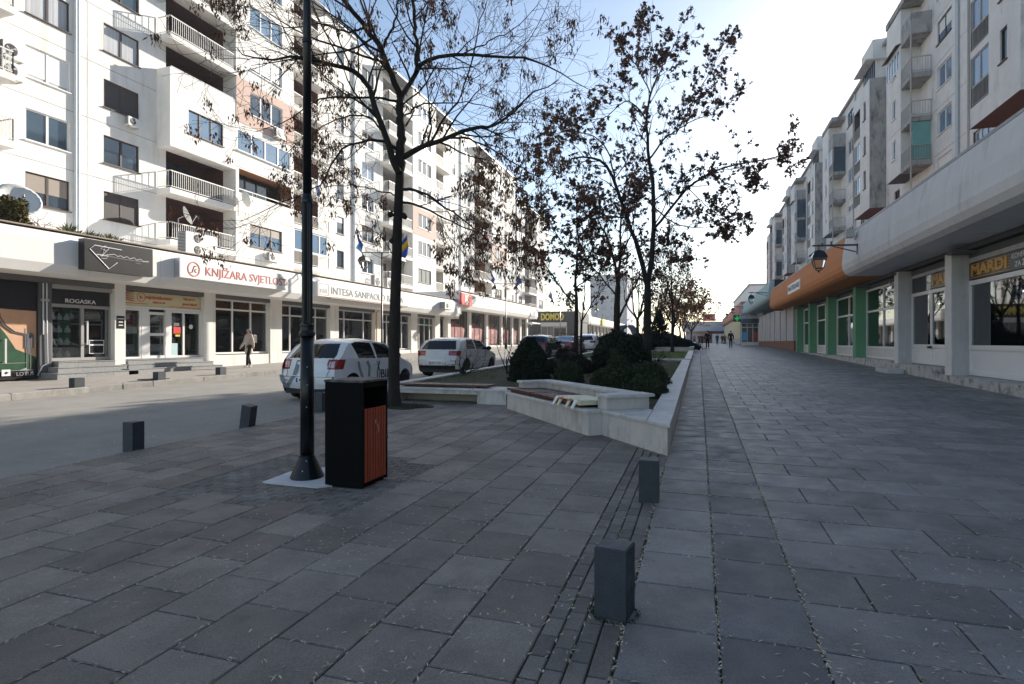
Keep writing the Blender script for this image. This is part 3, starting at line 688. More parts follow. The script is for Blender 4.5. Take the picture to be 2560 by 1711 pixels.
# ------------------------------------------------------------------ apartment blocks on the left
XL, XP = -28.5, -27.5
FL = lambda k: 7.3+2.83*k
rs = random.Random(11)
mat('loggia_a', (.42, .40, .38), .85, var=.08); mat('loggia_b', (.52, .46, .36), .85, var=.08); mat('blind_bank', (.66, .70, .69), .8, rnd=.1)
def balcony(t, ya, yb, z, back=XL, front=XP, rail='rail_w', open_lo=True, open_hi=True, m='plaster_w', h=.95, nx=1):
    MB().box(back+.003*nx, front, ya, yb, z-.30, z).build('balcony_slab', m, t)
    pts = []
    if open_lo: pts.append((back+.05*nx, ya+.06))
    pts += [(front-.06*nx, ya+.06), (front-.06*nx, yb-.06)]
    if open_hi: pts.append((back+.05*nx, yb-.06))
    return railing(t, pts, z, h, rail)
def left_block(n, floors, label, plan, top_extra=.9, first=False):
    B = 20.4+23.4*n; t = thing('apartment_building', label, 'building', (XL-4, B+10, gz(B+10)))
    top = FL(floors-1)+2.83
    L1 = (B+4.4, B+8.5); L2 = (B+13.9, B+18.0 if n >= 0 else B+19.6); W2 = (B+.84, B+2.78); W3 = (B+20.5, B+21.5) if n >= 0 else (B+20.7, B+22.6)
    holes = []; y_end = B+23.4 if n < 3 else B+19
    for k in range(floors):
        f = FL(k)
        holes += [(W2[0], W2[1], f+.55, f+1.98, .2), (W3[0], W3[1], f+.55, f+1.98, .2)]
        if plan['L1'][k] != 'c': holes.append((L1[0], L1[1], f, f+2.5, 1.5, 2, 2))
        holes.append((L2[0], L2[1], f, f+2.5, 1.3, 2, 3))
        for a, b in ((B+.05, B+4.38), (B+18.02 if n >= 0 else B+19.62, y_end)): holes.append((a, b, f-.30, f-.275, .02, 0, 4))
    holes.append((B+.005, B+.035, 5, top, .03, 0, 4))
    holes = [h for h in holes if h[1] <= y_end+.01]
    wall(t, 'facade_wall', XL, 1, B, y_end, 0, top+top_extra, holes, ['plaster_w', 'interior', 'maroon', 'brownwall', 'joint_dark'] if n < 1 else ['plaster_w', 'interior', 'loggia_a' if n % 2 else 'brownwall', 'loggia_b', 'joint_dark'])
    # projecting middle bay
    ya, yb = B+8.5, B+13.9; ph = []
    for k in range(floors):
        f = FL(k); c = plan['P'][k]
        if c == 'l': ph.append((ya+.25, yb-.25, f+.95, f+2.45, 1.0, 3, 3))
        elif c == 's': ph.append((ya+.1, yb-.35, f+.75, f+2.1, .18))
        else: ph.append((B+9.7, B+12.7, f+.55, f+1.98, .2))
    ph += [(ya, yb, FL(k)-.30, FL(k)-.275, .02, 0, 4) for k in range(floors)]
    wall(t, 'bay_wall', XP, 1, ya, yb, FL(0)-1.2, top+.2, ph, ['plaster_w', 'interior', 'maroon', 'brownwall', 'joint_dark'])
    mb = MB(); z0, z1 = FL(0)-1.2, top+.2
    mb.quad((XL, ya, z0), (XP, ya, z0), (XP, ya, z1), (XL, ya, z1)); mb.quad((XP, yb, z0), (XL, yb, z0), (XL, yb, z1), (XP, yb, z1))
    mb.quad((XL, ya, z0), (XL, yb, z0), (XP, yb, z0), (XP, ya, z0)); mb.quad((XL, ya, z1), (XP, ya, z1), (XP, yb, z1), (XL, yb, z1))
    mb.build('bay_side', 'plaster_w', t)
    for k in range(floors):
        f = FL(k); c = plan['P'][k]
        if c == 'p':   # peach rendered storey
            mb = MB(); a0, b0 = B+9.69, B+12.71
            for (q0, q1, r0, r1) in ((ya+.01, a0, f-.27, f+2.5), (b0, yb-.01, f-.27, f+2.5), (a0, b0, f-.27, f+.54), (a0, b0, f+1.99, f+2.5)): mb.box(XP+.003, XP+.02, q0, q1, r0, r1)
            mb.build('peach_render', 'peach', t)
        if c in 'wpbB':
            window(t, XP, 1, B+9.7, B+12.7, f+.55, f+1.98, 3, plan.get('fr', 'pvc_w') if k else 'frame_brown', rs.choice(['pane', 'pane_sky', 'pane']), {'b': .82, 'B': .35}.get(c, 0), 'blind_w' if k else 'blind_b')
        if c == 's': window(t, XP, 1, ya+.1, yb-.35, f+.75, f+2.1, 4, 'pvc_w', 'pane_sky', .0, rec=.05)
        if c == 'l':
            railing(t, [(XP-.08, ya+.3), (XP-.08, yb-.3)], f+.85, .35, 'rail_w', 1.2)
            window(t, XP-1.0, 1, ya+.7, yb-1.6, f+.7, f+2.2, 3, 'frame_brown', 'pane', rec=-.07, sill=False)
        # columns of ordinary windows
        for (w, sd_) in ((W2, 2), (W3, 2 if n < 0 else 1)):
            if w[1] > y_end: continue
            st = rs.random(); fr = 'frame_brown' if (n <= 0 and (w is W2 or k in (0, 4, 5))) else rs.choice(['pvc_w', 'pvc_w', 'frame_brown'])
            if n == 0 and w is W2: fl = [1.0, 0, .9, 0, 0, .3, .5][k]; bl = 'blind_d' if k in (0, 2) else 'blind_w'
            elif n == -1 and w is W3: fl = [.55, 0, .85, 0, .4, 0, 0][k]; bl = 'blind_b' if k == 0 else 'blind_w'; fr = 'pvc_w' if k in (1, 2) else 'frame_brown'
            else: fl = rs.choice([0, 0, 0, .3, .5, .9]); bl = rs.choice(['blind_w', 'blind_w', 'blind_b'])
            window(t, XL, 1, w[0], w[1], f+.55, f+1.98, sd_, fr, rs.choice(['pane', 'pane_sky', 'curtain'] if n < 1 else ['pane', 'pane_sky']), fl, bl)
        # left loggia
        c = plan['L1'][k]
        if c == 'r': balcony(t, B+3.8, B+8.48, f, open_hi=False)
        elif c == 'p':
            MB().box(XL+.003, XP, B+3.8, B+8.48, f-.30, f).build('balcony_slab', 'plaster_w', t)
            MB().box(XP-.12, XP-.003, B+3.8, B+8.48, f+.002, f+.95).box(XL+.003, XP-.122, B+3.8, B+3.92, f+.002, f+.95).build('parapet', 'plaster_w', t)
            MB().bar((XP-.06, B+3.9, f+1.02), (XP-.06, B+8.4, f+1.02), .04).build('handrail', 'rail_w', t)
        elif c == 'c':
            wall(t, 'closed_bay', XP-.006, 1, B+3.8, B+8.495, f-.55, f+2.53, [(B+5.0, B+7.5, f+.55, f+1.9, .2)], ['plaster_w', 'interior'])
            mb = MB(); mb.quad((XL, B+3.8, f-.55), (XP-.006, B+3.8, f-.55), (XP-.006, B+3.8, f+2.53), (XL, B+3.8, f+2.53)); mb.quad((XL, B+3.8, f-.55), (XL, B+8.49, f-.55), (XP-.006, B+8.49, f-.55), (XP-.006, B+3.8, f-.55)); mb.build('bay_side', 'plaster_w', t)
            window(t, XP-.006, 1, B+5.0, B+7.5, f+.55, f+1.9, 3, 'frame_brown', 'pane_sky')
        if c in 'rp' and k in (1,) or (c in 'rp' and n > 0 and rs.random() < .5):
            window(t, XL-1.5, 1, L1[0]+.7, L1[0]+3.0, f+.3, f+2.2, 2, 'frame_brown', 'pane', rec=-.07, sill=False)
        # right loggia
        c = plan['L2'][k]; balcony(t, B+13.92, B+18.1 if n >= 0 else B+19.7, f, open_lo=False)
        if c == 'g': window(t, XP-.1, 1, B+14.0, B+17.9, f+1.0, f+2.5, 4, 'pvc_w', 'pane_sky', rec=0, sill=False, name='balcony_glazing')
        elif rs.random() < .6: window(t, XL-1.3, 1, L2[0]+.6, L2[0]+2.6, f+.2, f+2.2, 2, 'pvc_w', 'pane', rec=-.07, sill=False)
    # drainpipes, roof, rest of the body
    if n < 3:
        for d in (0, .14): MB().tube([(XL+.09, B+22.8+d, gz(B+22)+.4), (XL+.09, B+22.8+d, top+.5)], .055, 8).build('drainpipe', 'pipe_w', t)
    MB().box(-41, XL-1.62, B, y_end, 0, top+top_extra).build('body', 'plaster_w', t)
    mb = MB().box(XL-1.618, XL+.15, B+.002, y_end-.002, top+top_extra, top+top_extra+.12)
    mb.box(XL-1.6, XP+.1, B+3.7, B+18.2, top+.21, top+.36); mb.build('roof_edge', 'roofmetal', t)
    MB().box(-36, -31, B+6, B+9.5, top+top_extra, top+top_extra+2.0).build('lift_house', 'plaster_w', t)
    mb = MB()
    for (q0, q1) in ((0, 1),):
        mb.quad((XL-1.62, B, 0), (XL, B, 0), (XL, B, top+top_extra), (XL-1.62, B, top+top_extra)); mb.quad((XL, y_end, 0), (XL-1.62, y_end, 0), (XL-1.62, y_end, top+top_extra), (XL, y_end, top+top_extra))
    mb.build('end_wall', 'plaster_w', t)
    for (a, b) in ((B+4.2, B+5.2), (B+16, B+17)): MB().box(XL-1.2, XL-.5, a, b, top+top_extra+.12, top+top_extra+1.1).build('chimney', 'plaster_w', t)
    return t
blkm1 = left_block(-1, 7, 'nearest part of the white apartment block, at the left edge of the picture', dict(L1='rrrrrrr', P='wwwwwww', L2='rrrrrrr'))
blk0 = left_block(0, 7, 'white apartment block with dark loggias and pink render above the bookshop', dict(L1='rrcprrr', P='BlspbwW'.replace('W', 'w'), L2='grrrrrr'))
blk1 = left_block(1, 7, 'white apartment block section behind the two flags above the bank', dict(L1='rrrrrrr', P='wwpwwww', L2='rrrgrrr'), .5)
blk2 = left_block(2, 7, 'white apartment block section above the supermarket with the red sign', dict(L1='grrrrrr'.replace('g', 'r'), P='wwpbwww', L2='rgrrrrr'), 1.2)
blk3 = left_block(3, 6, 'farthest section of the white apartment row on the left, behind the trees', dict(L1='rrrrrr', P='wwwpww', L2='rrgrrr'), .9)
# ------------------------------------------------------------------ glazing for shopfronts
def glazing(t, X, nx, ya, yb, za, zb, cols, tz=None, frame='alu_white', glass='shopglass', w=.06, name='shop_window', depth=.08, panel_z=None, panel='pvc_w'):
    """cols = list of fractions; frame mesh is the part, each pane a sub-part"""
    ys = [ya]; tot = sum(cols)
    for c in cols: ys.append(ys[-1]+(yb-ya)*c/tot)
    zs = [za]+([panel_z] if panel_z else [])+([tz] if tz else [])+[zb]
    mb = MB(); a, b = X-depth/2, X+depth/2
    for y in ys: mb.box(a, b, y-w/2, y+w/2, za, zb)
    for i, z in enumerate(zs):
        z0, z1 = (z, z+w) if i == 0 else ((z-w, z) if i == len(zs)-1 else (z-w/2, z+w/2))
        for y0, y1 in zip(ys[:-1], ys[1:]): mb.box(a+.002, b-.002, y0+w/2, y1-w/2, z0, z1)
    o = mb.build(name, frame, t)
    for i, (z0, z1) in enumerate(zip(zs[:-1], zs[1:])):
        for y0, y1 in zip(ys[:-1], ys[1:]):
            MB().box(X-.006, X+.006, y0+w/2, y1-w/2, z0+w/2, z1-w/2).build('panel' if (panel_z and i == 0) else 'glass_pane', panel if (panel_z and i == 0) else glass, o)
    return o
def sheet(t, name, m, X, nx, poly, th=.006):
    """flat print on a wall: poly of (y, z)"""
    p = [(X, y, z) for y, z in poly]
    return MB().extr(p if nx > 0 else p[::-1], (th*nx, 0, 0)).build(name, m, t, recalc=True)
def goods(t, x0, x1, ya, yb, z, cnt, cols, hmax=.35, name='goods'):
    for ci, c in enumerate(cols):
        mb = MB()
        for _ in range(cnt):
            y = rs.uniform(ya, yb); x = rs.uniform(x0, x1); w, d, h = rs.uniform(.06, .2), rs.uniform(.04, .12), rs.uniform(.1, hmax); mb.box(x, x+d, y, y+w, z, z+h)
        o = mb.build(name, c, t); o['kind'] = 'stuff'
mat('goods_a', (.35, .33, .3), .6, rnd=.5); mat('goods_b', (.12, .2, .28), .6, rnd=.5); mat('goods_c', (.35, .08, .06), .6, rnd=.5); mat('goods_w', (.7, .7, .7), .6)
# ------------------------------------------------------------------ shop row under the blocks, nearest part
XF, XS, XG = -19.1, -20.5, -20.75       # fascia face, pillar face, glass
FLOOR = 1.0
def fascia_prof(z0, z1, xf=XF, back=-28.45, s=1):
    k = (z1-z0)/1.4
    return [(xf-.5*s, z1), (xf-.2*s, z1-.05*k), (xf, z1-.35*k), (xf, z0+.3*k), (xf-.13*s, z0), (back, z0), (back, z1)]
def fascia(t, ya, yb, z0, z1, m, step, xf=XF, back=-28.45, s=1, mats=None):
    y = ya; i = 0
    while y < yb-.01:
        y1 = min(y+step, yb); pr = fascia_prof(z0, z1, xf, back, s)
        poly = [(x, y+.006, z) for x, z in pr]
        MB().extr(poly, (0, y1-y-.012, 0)).build('fascia_panel', m, t, recalc=True); y = y1; i += 1
row1 = thing('shop_row', 'white single-storey shop row with jeweller, bookshop and bank under the flats', 'building', (-22, 25, gz(25)+.3))
fascia(row1, 6, 44.8, 3.8, 5.16, 'fascia_w', 2.6)
for i in range(15): 
    y = 6+2.6*i; MB().box(XF-.62, XF-.12, y+.01, min(y+2.59, 44.8), 5.162, 5.2).build('coping', 'rust_edge', row1)
MB().quad((XF-.12, 44.81, 3.6), (-28.4, 44.81, 3.6), (-28.4, 44.81, 5.15), (XF-.12, 44.81, 5.15)).build('end_wall', 'fascia_grey', row1)
pil = [(15.70, 16.12), (19.75, 20.36), (23.81, 24.66), (28.77, 29.60), (33.68, 34.70), (38.73, 39.76), (42.86, 43.78)]
for a, b in pil: MB().box(XS-.5, XS, a, b, gz(a)+.05, 3.8).build('pillar', 'plaster_w', row1)
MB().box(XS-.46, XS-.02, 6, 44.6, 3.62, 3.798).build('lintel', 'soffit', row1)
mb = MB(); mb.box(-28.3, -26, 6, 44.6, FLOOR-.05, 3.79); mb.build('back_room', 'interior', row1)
MB().box(-26, XG-.06, 6, 44.6, FLOOR-.2, FLOOR).build('shop_floor', 'interior_w', row1)
for y in (6, 13.3, 16.0, 24.2, 44.6): MB().box(-26, XG-.07, y-.06, y+.06, FLOOR, 3.62).build('partition', 'interior_w' if 16 < y < 44 else 'interior', row1)
gz3 = lambda y: gz(y)+.1
# plinth under the windows
for a, b in ((20.36, 23.81), (24.66, 28.77), (29.6, 33.68), (34.7, 38.73), (43.78, 44.7)):
    MB().prism([(XS-.5, a), (XS-.03, a), (XS-.03, b), (XS-.5, b)], lambda x, y: gz(y), FLOOR+.06).build('plinth', 'plaster_w', row1)
# jeweller's printed front
jw = row1
MB().box(XG-.1, XG, 7, 13.25, .45, 3.62).build('front_panel', 'sign_black', jw)
sheet(jw, 'poster_sky', 'poster_night', XG+.004, 1, [(8.5, 2.72), (13.2, 2.72), (13.2, 3.6), (8.5, 3.6)])
sheet(jw, 'poster_neck', 'poster_skin', XG+.004, 1, [(8.5, .75), (13.2, 1.1), (13.2, 2.66), (12.05, 2.70), (11.6, 2.55), (11.2, 2.2), (8.5, 2.2)])
sheet(jw, 'poster_drape', 'poster_green', XG+.012, 1, [(9, .75), (13.0, .75), (13.2, 1.15), (12.6, 1.42), (12.35, 1.85), (12.1, 2.2), (11.75, 2.38), (11.3, 2.3), (11.6, 1.7), (9, 1.5)])
sheet(jw, 'poster_hand', 'poster_skin', XG+.02, 1, [(10.5, 1.3), (11.85, 1.5), (12.0, 1.72), (11.95, 1.95), (11.75, 1.9), (11.7, 2.05), (11.5, 2.0), (10.5, 2.15)])
mb = MB(); pts = [(12.05+.0, 2.66), (12.1, 2.4), (12.25, 2.15), (12.5, 1.95), (12.8, 1.88), (13.0, 1.9)]
for d in (0, .07): mb.tube([(XG+.02, y+d, z+d*.4) for y, z in pts], .018, 5)
mb.box(XG+.012, XG+.03, 12.85, 13.12, 1.45, 1.9); mb.box(XG+.012, XG+.03, 12.93, 13.03, 1.25, 1.45); mb.build('poster_necklace', 'cloth_grey', jw)
for y in (11.05, 11.75, 11.9, 12.05, 12.9, 13.02): MB().box(XG+.022, XG+.03, y, y+.012, .55, 2.1 if y > 12.5 else 1.9).build('door_gap', 'alu', jw)
for z in (.73, .97): MB().box(XG+.022, XG+.029, 12.1, 12.9, z, z+.015).build('door_gap', 'alu', jw)
mb = MB(); mb.bar((XG+.12, 12.25, .98), (XG+.12, 12.25, 1.75), .05); mb.bar((XG+.0, 12.25, 1.02), (XG+.12, 12.25, 1.02), .03); mb.bar((XG+.0, 12.25, 1.71), (XG+.12, 12.25, 1.71), .03); mb.build('door_handle', 'alu_white', jw)
letters('BOSS', .17, (XG+.03, 11.83, .62), '+x', 'txt_white', jw); letters('LOTUS', .17, (XG+.03, 12.86, .62), '+x', 'txt_silver', jw)
sheet(jw, 'white_badge', 'txt_white', XG+.028, 1, [(12.2, .58), (12.44, .58), (12.44, .78), (12.2, .78)]); sheet(jw, 'badge_arrow', 'sign_black', XG+.036, 1, [(12.27, .67), (12.33, .63), (12.33, .66), (12.38, .66), (12.38, .70), (12.33, .70), (12.33, .73)])
sheet(jw, 'lotus_wedge', 'txt_silver', XG+.028, 1, [(12.66, .73), (12.9, .82), (12.9, .76), (13.1, .745), (13.1, .73)])
MB().box(XG, XG+.35, 10.9, 11.7, 3.28, 3.62).build('vent_box', 'cloth_grey', jw)
# jeweller's door (between the poster and the first pillar)
MB().box(XG-.06, XG+.1, 13.25, 13.62, .5, 3.62).build('jamb', 'cloth_grey', row1)
mb = MB()
for y in (13.33, 13.44): mb.tube([(XG+.14, y, 3.6), (XG+.14, y, 1.9 if y < 13.4 else 1.95)], .025, 6)
mb.box(XG+.1, XG+.18, 13.27, 13.5, 3.0, 3.08); mb.tube([(XG+.14, 13.45, 1.95), (XG+.14, 13.47, .95), (XG+.14, 13.3, .85), (XG+.14, 13.16, .55)], .015, 6); mb.build('conduit', 'txt_silver', row1)
o = glazing(row1, XG, 1, 13.62, 15.68, FLOOR, 2.95, [1.05, 1], None, 'alu', 'shopglass', .11, 'double_door')
MB().box(XG-.04, XG+.02, 13.65, 15.66, 2.955, 3.45).build('transom_sign', 'sign_black', row1); letters('ROGASKA', .2, (XG+.03, 14.62, 3.07), '+x', 'txt_white', row1, width=1.05)
MB().box(XG-.1, XG+.12, 13.62, 15.69, 3.46, 3.61).build('shutter_box', 'alu', row1)
mb = MB(); mb.bar((XG+.13, 14.78, 1.55), (XG+.13, 14.78, 2.4), .05); mb.bar((XG, 14.78, 1.58), (XG+.13, 14.78, 1.58), .03); mb.bar((XG, 14.78, 2.37), (XG+.13, 14.78, 2.37), .03); mb.build('door_handle', 'alu_white', row1)
sheet(row1, 'hours_notice', 'cloth_black', XG+.008, 1, [(14.95, 1.25), (15.45, 1.25), (15.45, 1.7), (14.95, 1.7)])
mb = MB()
for (a, b, c, d) in ((14.93, 15.47, 1.23, 1.25), (14.93, 15.47, 1.7, 1.72), (14.93, 14.95, 1.25, 1.7), (15.45, 15.47, 1.25, 1.7), (14.96, 15.44, 1.52, 1.57)): mb.box(XG+.008, XG+.018, a, b, c, d)
mb.build('notice_lines', 'txt_white', row1)
for k in range(4):   # necklace busts in the left door leaf
    for j in range(3):
        y = 13.83+j*.24+rs.uniform(-.03, .03); z = 1.12+k*.43
        b = thing('necklace_bust', 'white jewellery bust in the glass door, shelf %s, %s of three' % (('lowest', 'second', 'third', 'top')[k], ('left', 'middle', 'right')[j]), 'bust', (XG-.2, y, z), 0, 'busts in the jeweller door')
        b_ = MB().lathe([(.085, z), (.09, z+.06), (.075, z+.14), (.035, z+.18), (.032, z+.235), (.0, z+.24)], (XG-.2, y, 0), 10); b_.build('bust', 'goods_w', b, smooth=True)
    MB().box(XG-.36, XG-.1, 13.68, 14.6, 1.10+k*.43, 1.118+k*.43).build('glass_shelf', 'pane_dark', row1)
sheet(row1, 'pillar_plate', 'cloth_black', XS+.004, 1, [(15.76, 2.15), (16.07, 2.15), (16.07, 2.62), (15.76, 2.62)])
mb = MB(); mb.box(XS+.011, XS+.014, 15.78, 16.05, 2.5, 2.53); mb.box(XS+.011, XS+.014, 15.84, 16.0, 2.38, 2.41); mb.box(XS+.011, XS+.014, 15.84, 16.0, 2.26, 2.29); mb.build('plate_lines', 'txt_white', row1)
# steps
def steps(y0, y1, tops, x0, d, nm):
    for i, z in enumerate(tops):
        xa, xb = x0, x0+.52+d*i; n = 3; e = .22*i
        for j in range(n):
            a = (y0-e)+(y1-y0+2*e)*j/n; b = (y0-e)+(y1-y0+2*e)*(j+1)/n
            MB().box(xa, xb, a+.003, b-.003, (tops[i+1] if i+1 < len(tops) else gz(y0)+.0), z-.031).build('riser_stone', 'granite', row1)
            MB().box(xa, xb+.02, a+.002, b-.002, z-.03, z).build('tread_stone', 'granite', row1)
g = gz(15)+.2
steps(13.72, 15.7, [.985, .985-(.985-g)/3, .985-2*(.985-g)/3], XS-.5, .3, 'a'); g = gz(18)+.2
steps(16.2, 19.7, [.985, .985-(.985-g)/3, .985-2*(.985-g)/3], XS-.5, .3, 'b')
MB().prism([(XS+.04, 17.3), (XS+.31, 17.3), (XS+.31, 18.3), (XS+.04, 18.3)], lambda x, y: .986-(.986-g)/3, lambda x, y: .993-(.986-g)/3).build('rubber_mat', 'cloth_black', row1)
# bookshop entrance
glazing(row1, XG, 1, 16.14, 16.9, FLOOR, 2.95, [1], None, 'pvc_w', 'shopglass', .08)
MB().box(XG-.05, XG+.05, 16.94, 17.25, FLOOR, 2.95).build('door_post', 'pvc_w', row1)
dr = glazing(row1, XG, 1, 17.25, 18.0, FLOOR, 2.85, [1], 1.95, 'pvc_w', 'shopglass', .11, 'door')
mb = MB(); mb.bar((XG+.12, 17.92, 1.1), (XG+.12, 17.92, 2.8), .04); mb.bar((XG, 17.92, 1.2), (XG+.12, 17.92, 1.2), .03); mb.bar((XG, 17.92, 2.6), (XG+.12, 17.92, 2.6), .03); mb.build('handle', 'alu_white', dr)
MB().box(XG-.05, XG+.05, 18.01, 18.24, FLOOR, 2.95).build('door_post', 'pvc_w', row1)
glazing(row1, XG, 1, 18.25, 19.72, FLOOR, 2.95, [.75, 1], None, 'pvc_w', 'shopglass', .09)
MB().box(XG-.05, XG+.05, 16.14, 19.72, 2.955, 3.05).build('header', 'pvc_w', row1)
bs = thing('shop_banner', 'cream banner with red lettering and pencils over the bookshop door', 'banner', (XG+.06, 17.9, 3.3))
MB().box(XG-.02, XG+.04, 16.14, 19.72, 3.06, 3.6).build('board', 'cream', bs)
letters('svjetlostkomerc', .22, (XG+.05, 17.72, 3.42), '+x', 'txt_red', bs, width=1.2); letters('Vaš prvi i', .16, (XG+.05, 19.15, 3.46), '+x', 'txt_red', bs); letters('pravi izbor!', .16, (XG+.05, 19.18, 3.25), '+x', 'txt_red', bs)
letters('knjižara br.10', .1, (XG+.05, 17.7, 3.23), '+x', 'txt_red', bs)
mb = MB(); mb.lathe([(.16, 0), (.175, .0), (.175, .008), (.16, .008), (.16, 0)], (XG+.042, 16.92, 3.4), 20, axis='x'); mb.box(XG+.042, XG+.05, 16.16, 17.2, 3.14, 3.16); mb.box(XG+.042, XG+.05, 18.2, 19.7, 3.1, 3.12); mb.build('emblem_ring', 'txt_red', bs)
letters('Sc', .17, (XG+.05, 16.92, 3.4), '+x', 'txt_red', bs)
mb = MB()
for i in range(5): mb.extr([(XG+.042, 16.16, 3.28+.05*i), (XG+.042, 16.6, 3.22+.09*i), (XG+.042, 16.62, 3.25+.09*i), (XG+.042, 16.16, 3.32+.05*i)], (.008, 0, 0))
mb.build('pencils', 'goods_c', bs)
sheet(row1, 'window_poster', 'poster_red', XG-.03, 1, [(16.2, 2.25), (16.85, 2.25), (16.85, 2.9), (16.2, 2.9)]); sheet(row1, 'window_card', 'sign_white', XG-.03, 1, [(16.2, 1.98), (16.8, 1.98), (16.8, 2.24), (16.2, 2.24)])
sheet(row1, 'red_sticker', 'sign_red', XG+.008, 1, [(18.4, 2.0), (18.75, 2.0), (18.75, 2.28), (18.4, 2.28)]); sheet(row1, 'white_sticker', 'sign_white', XG+.008, 1, [(18.42, 2.32), (18.68, 2.32), (18.68, 2.45), (18.42, 2.45)])
sheet(row1, 'yellow_sticker', 'yellow', XG+.008, 1, [(18.5, 1.88), (18.72, 1.88), (18.72, 1.96), (18.5, 1.96)]); MB().lathe([(0, 0), (.1, 0), (.1, .006), (0, .006)], (XG+.008, 19.27, 2.3), 14, axis='x').build('round_sticker', 'sign_white', row1)
sheet(row1, 'lilac_sticker', 'fascia_teal', XG+.008, 1, [(18.33, 1.08), (18.6, 1.08), (18.6, 1.6), (18.33, 1.6)])
# bookshop window and bank windows
glazing(row1, XG, 1, 20.4, 23.8, FLOOR+.1, 3.62, [1, 1, .95], 3.15, 'pvc_w', 'shopglass', .08)
for a, b in ((24.7, 28.75), (29.62, 33.66), (34.72, 38.7)): glazing(row1, XG, 1, a, b, FLOOR+.1, 3.62, [.62, 1.6, .8], 3.05, 'alu_white', 'shopglass', .08)
bd = glazing(row1, XG, 1, 39.8, 42.84, FLOOR, 3.62, [.6, .9, .9, .6], 3.0, 'alu_white', 'shopglass', .09, 'sliding_door')
for a, b in ((24.8, 28.6), (29.7, 33.5), (34.8, 38.5)):
    mb = MB(); y = a
    while y < b: mb.box(XG-.2, XG-.19, y, y+.1, 1.2, 3.5); y += .115
    mb.build('vertical_blinds', 'blind_bank', row1)
for z in (1.1, 1.55, 2.0):
    MB().box(XG-.7, XG-.15, 20.5, 23.7, z, z+.03).build('shelf', 'goods_a', row1); goods(row1, XG-.65, XG-.3, 20.5, 23.4, z+.03, 14, ['goods_a', 'goods_b', 'goods_c', 'goods_w'])
MB().box(XG-.16, XG-.14, 20.5, 22.4, 1.13, 1.5).build('display_front', 'brownwall', row1)
for z in (1.05, 1.5, 1.95): goods(row1, XG-.9, XG-.5, 18.9, 19.6, z, 6, ['goods_b', 'goods_c']); goods(row1, XG-.9, XG-.5, 16.2, 16.8, z, 5, ['goods_a', 'goods_b'])
MB().tube([(XS+.06, 34.0, 3.75), (XS+.06, 33.75, 3.6), (XS+.06, 33.75, gz(34)+.4)], .04, 8).build('gas_pipe', 'txt_gold', row1)
# ------------------------------------------------------------------ signs on the fascia
def signbox(name, label, y0, y1, z0, z1, x0, x1, m):
    t = thing(name, label, 'sign', (x0, (y0+y1)/2, z0)); MB().box(x0, x1, y0, y1, z0, z1).build('box', m, t); return t
sx = XF+.28
sA = signbox('shop_sign', 'black sign with white script lettering in a diamond outline over the jeweller', 13.4, 15.84, 4.0, 5.0, XF+.002, sx, 'sign_black')
def stroke(t, pts, r, X, m, name='stroke'):
    MB().tube([(X, y, z) for y, z in pts], r, 5).build(name, m, t)
stroke(sA, [(14.65, 4.80), (13.72, 4.82), (13.56, 4.68), (14.2, 4.10), (14.5, 4.35)], .014, sx+.006, 'txt_white', 'diamond_outline')
stroke(sA, [(13.78, 4.52), (14.0, 4.55), (14.2, 4.78), (14.08, 4.86), (13.92, 4.74), (14.1, 4.7)], .009, sx+.006, 'txt_white', 'script')
stroke(sA, [(14.05, 4.75), (13.98, 4.55), (13.95, 4.42), (14.12, 4.44), (14.18, 4.52), (13.9, 4.50), (14.4, 4.62), (14.5, 4.56), (14.62, 4.6), (14.7, 4.55), (14.85, 4.6), (14.95, 4.54), (15.1, 4.6), (15.2, 4.53), (15.35, 4.58), (15.45, 4.52), (15.68, 4.55)], .008, sx+.006, 'txt_white', 'script')
stroke(sA, [(13.8, 4.55), (14.6, 4.5), (15.66, 4.5)], .004, sx+.006, 'txt_silver', 'underline'); letters('c a f f e', .06, (sx+.004, 15.25, 4.42), '+x', 'txt_silver', sA)
sB = signbox('shop_sign', 'white sign with red bookshop lettering and round red emblem', 17.0, 23.03, 4.13, 4.88, XF+.002, sx, 'sign_white')
MB().box(XF+.003, sx-.003, 16.97, 16.998, 4.13, 4.88).build('end_cap', 'txt_silver', sB)
mb = MB(); mb.lathe([(.25, 0), (.29, 0), (.29, .01), (.25, .01), (.25, 0)], (sx+.002, 17.62, 4.5), 28, axis='x'); mb.build('emblem_ring', 'txt_red', sB)
stroke(sB, [(17.45, 4.36), (17.55, 4.36), (17.6, 4.5), (17.66, 4.64), (17.74, 4.62)], .013, sx+.008, 'txt_red', 'emblem_letter'); stroke(sB, [(17.76, 4.5), (17.69, 4.5), (17.67, 4.43), (17.71, 4.38), (17.77, 4.39)], .01, sx+.008, 'txt_red', 'emblem_letter')
letters('KNJIŽARA SVJETLOST', .48, (sx+.004, 20.55, 4.47), '+x', 'txt_red', sB, width=4.75)
sC = signbox('shop_sign', 'square white emblem box with red outline at the start of the bank sign', 25.35, 26.35, 4.06, 4.8, XF+.002, sx, 'sign_white')
mb = MB()
for (a, b, c, d) in ((25.45, 26.25, 4.7, 4.72), (25.45, 26.25, 4.12, 4.14), (25.43, 25.45, 4.12, 4.72), (26.25, 26.27, 4.12, 4.72)): mb.box(sx+.002, sx+.008, a, b, c, d)
mb.build('outline', 'txt_red', sC); letters('mn', .5, (sx+.004, 25.85, 4.38), '+x', 'txt_silver', sC, width=.6)
sD = signbox('shop_sign', 'long white bank sign with thin grey capital letters', 26.42, 35.0, 4.1, 4.74, XF+.002, XF+.12, 'sign_white')
letters('INTESA SANPAOLO BANKA', .55, (XF+.126, 30.7, 4.42), '+x', 'txt_grey', sD, width=8.0)
MB().box(XF+.002, XF+.3, 26.4, 35, 4.0, 4.09).build('ledge', 'rust_edge', sD)
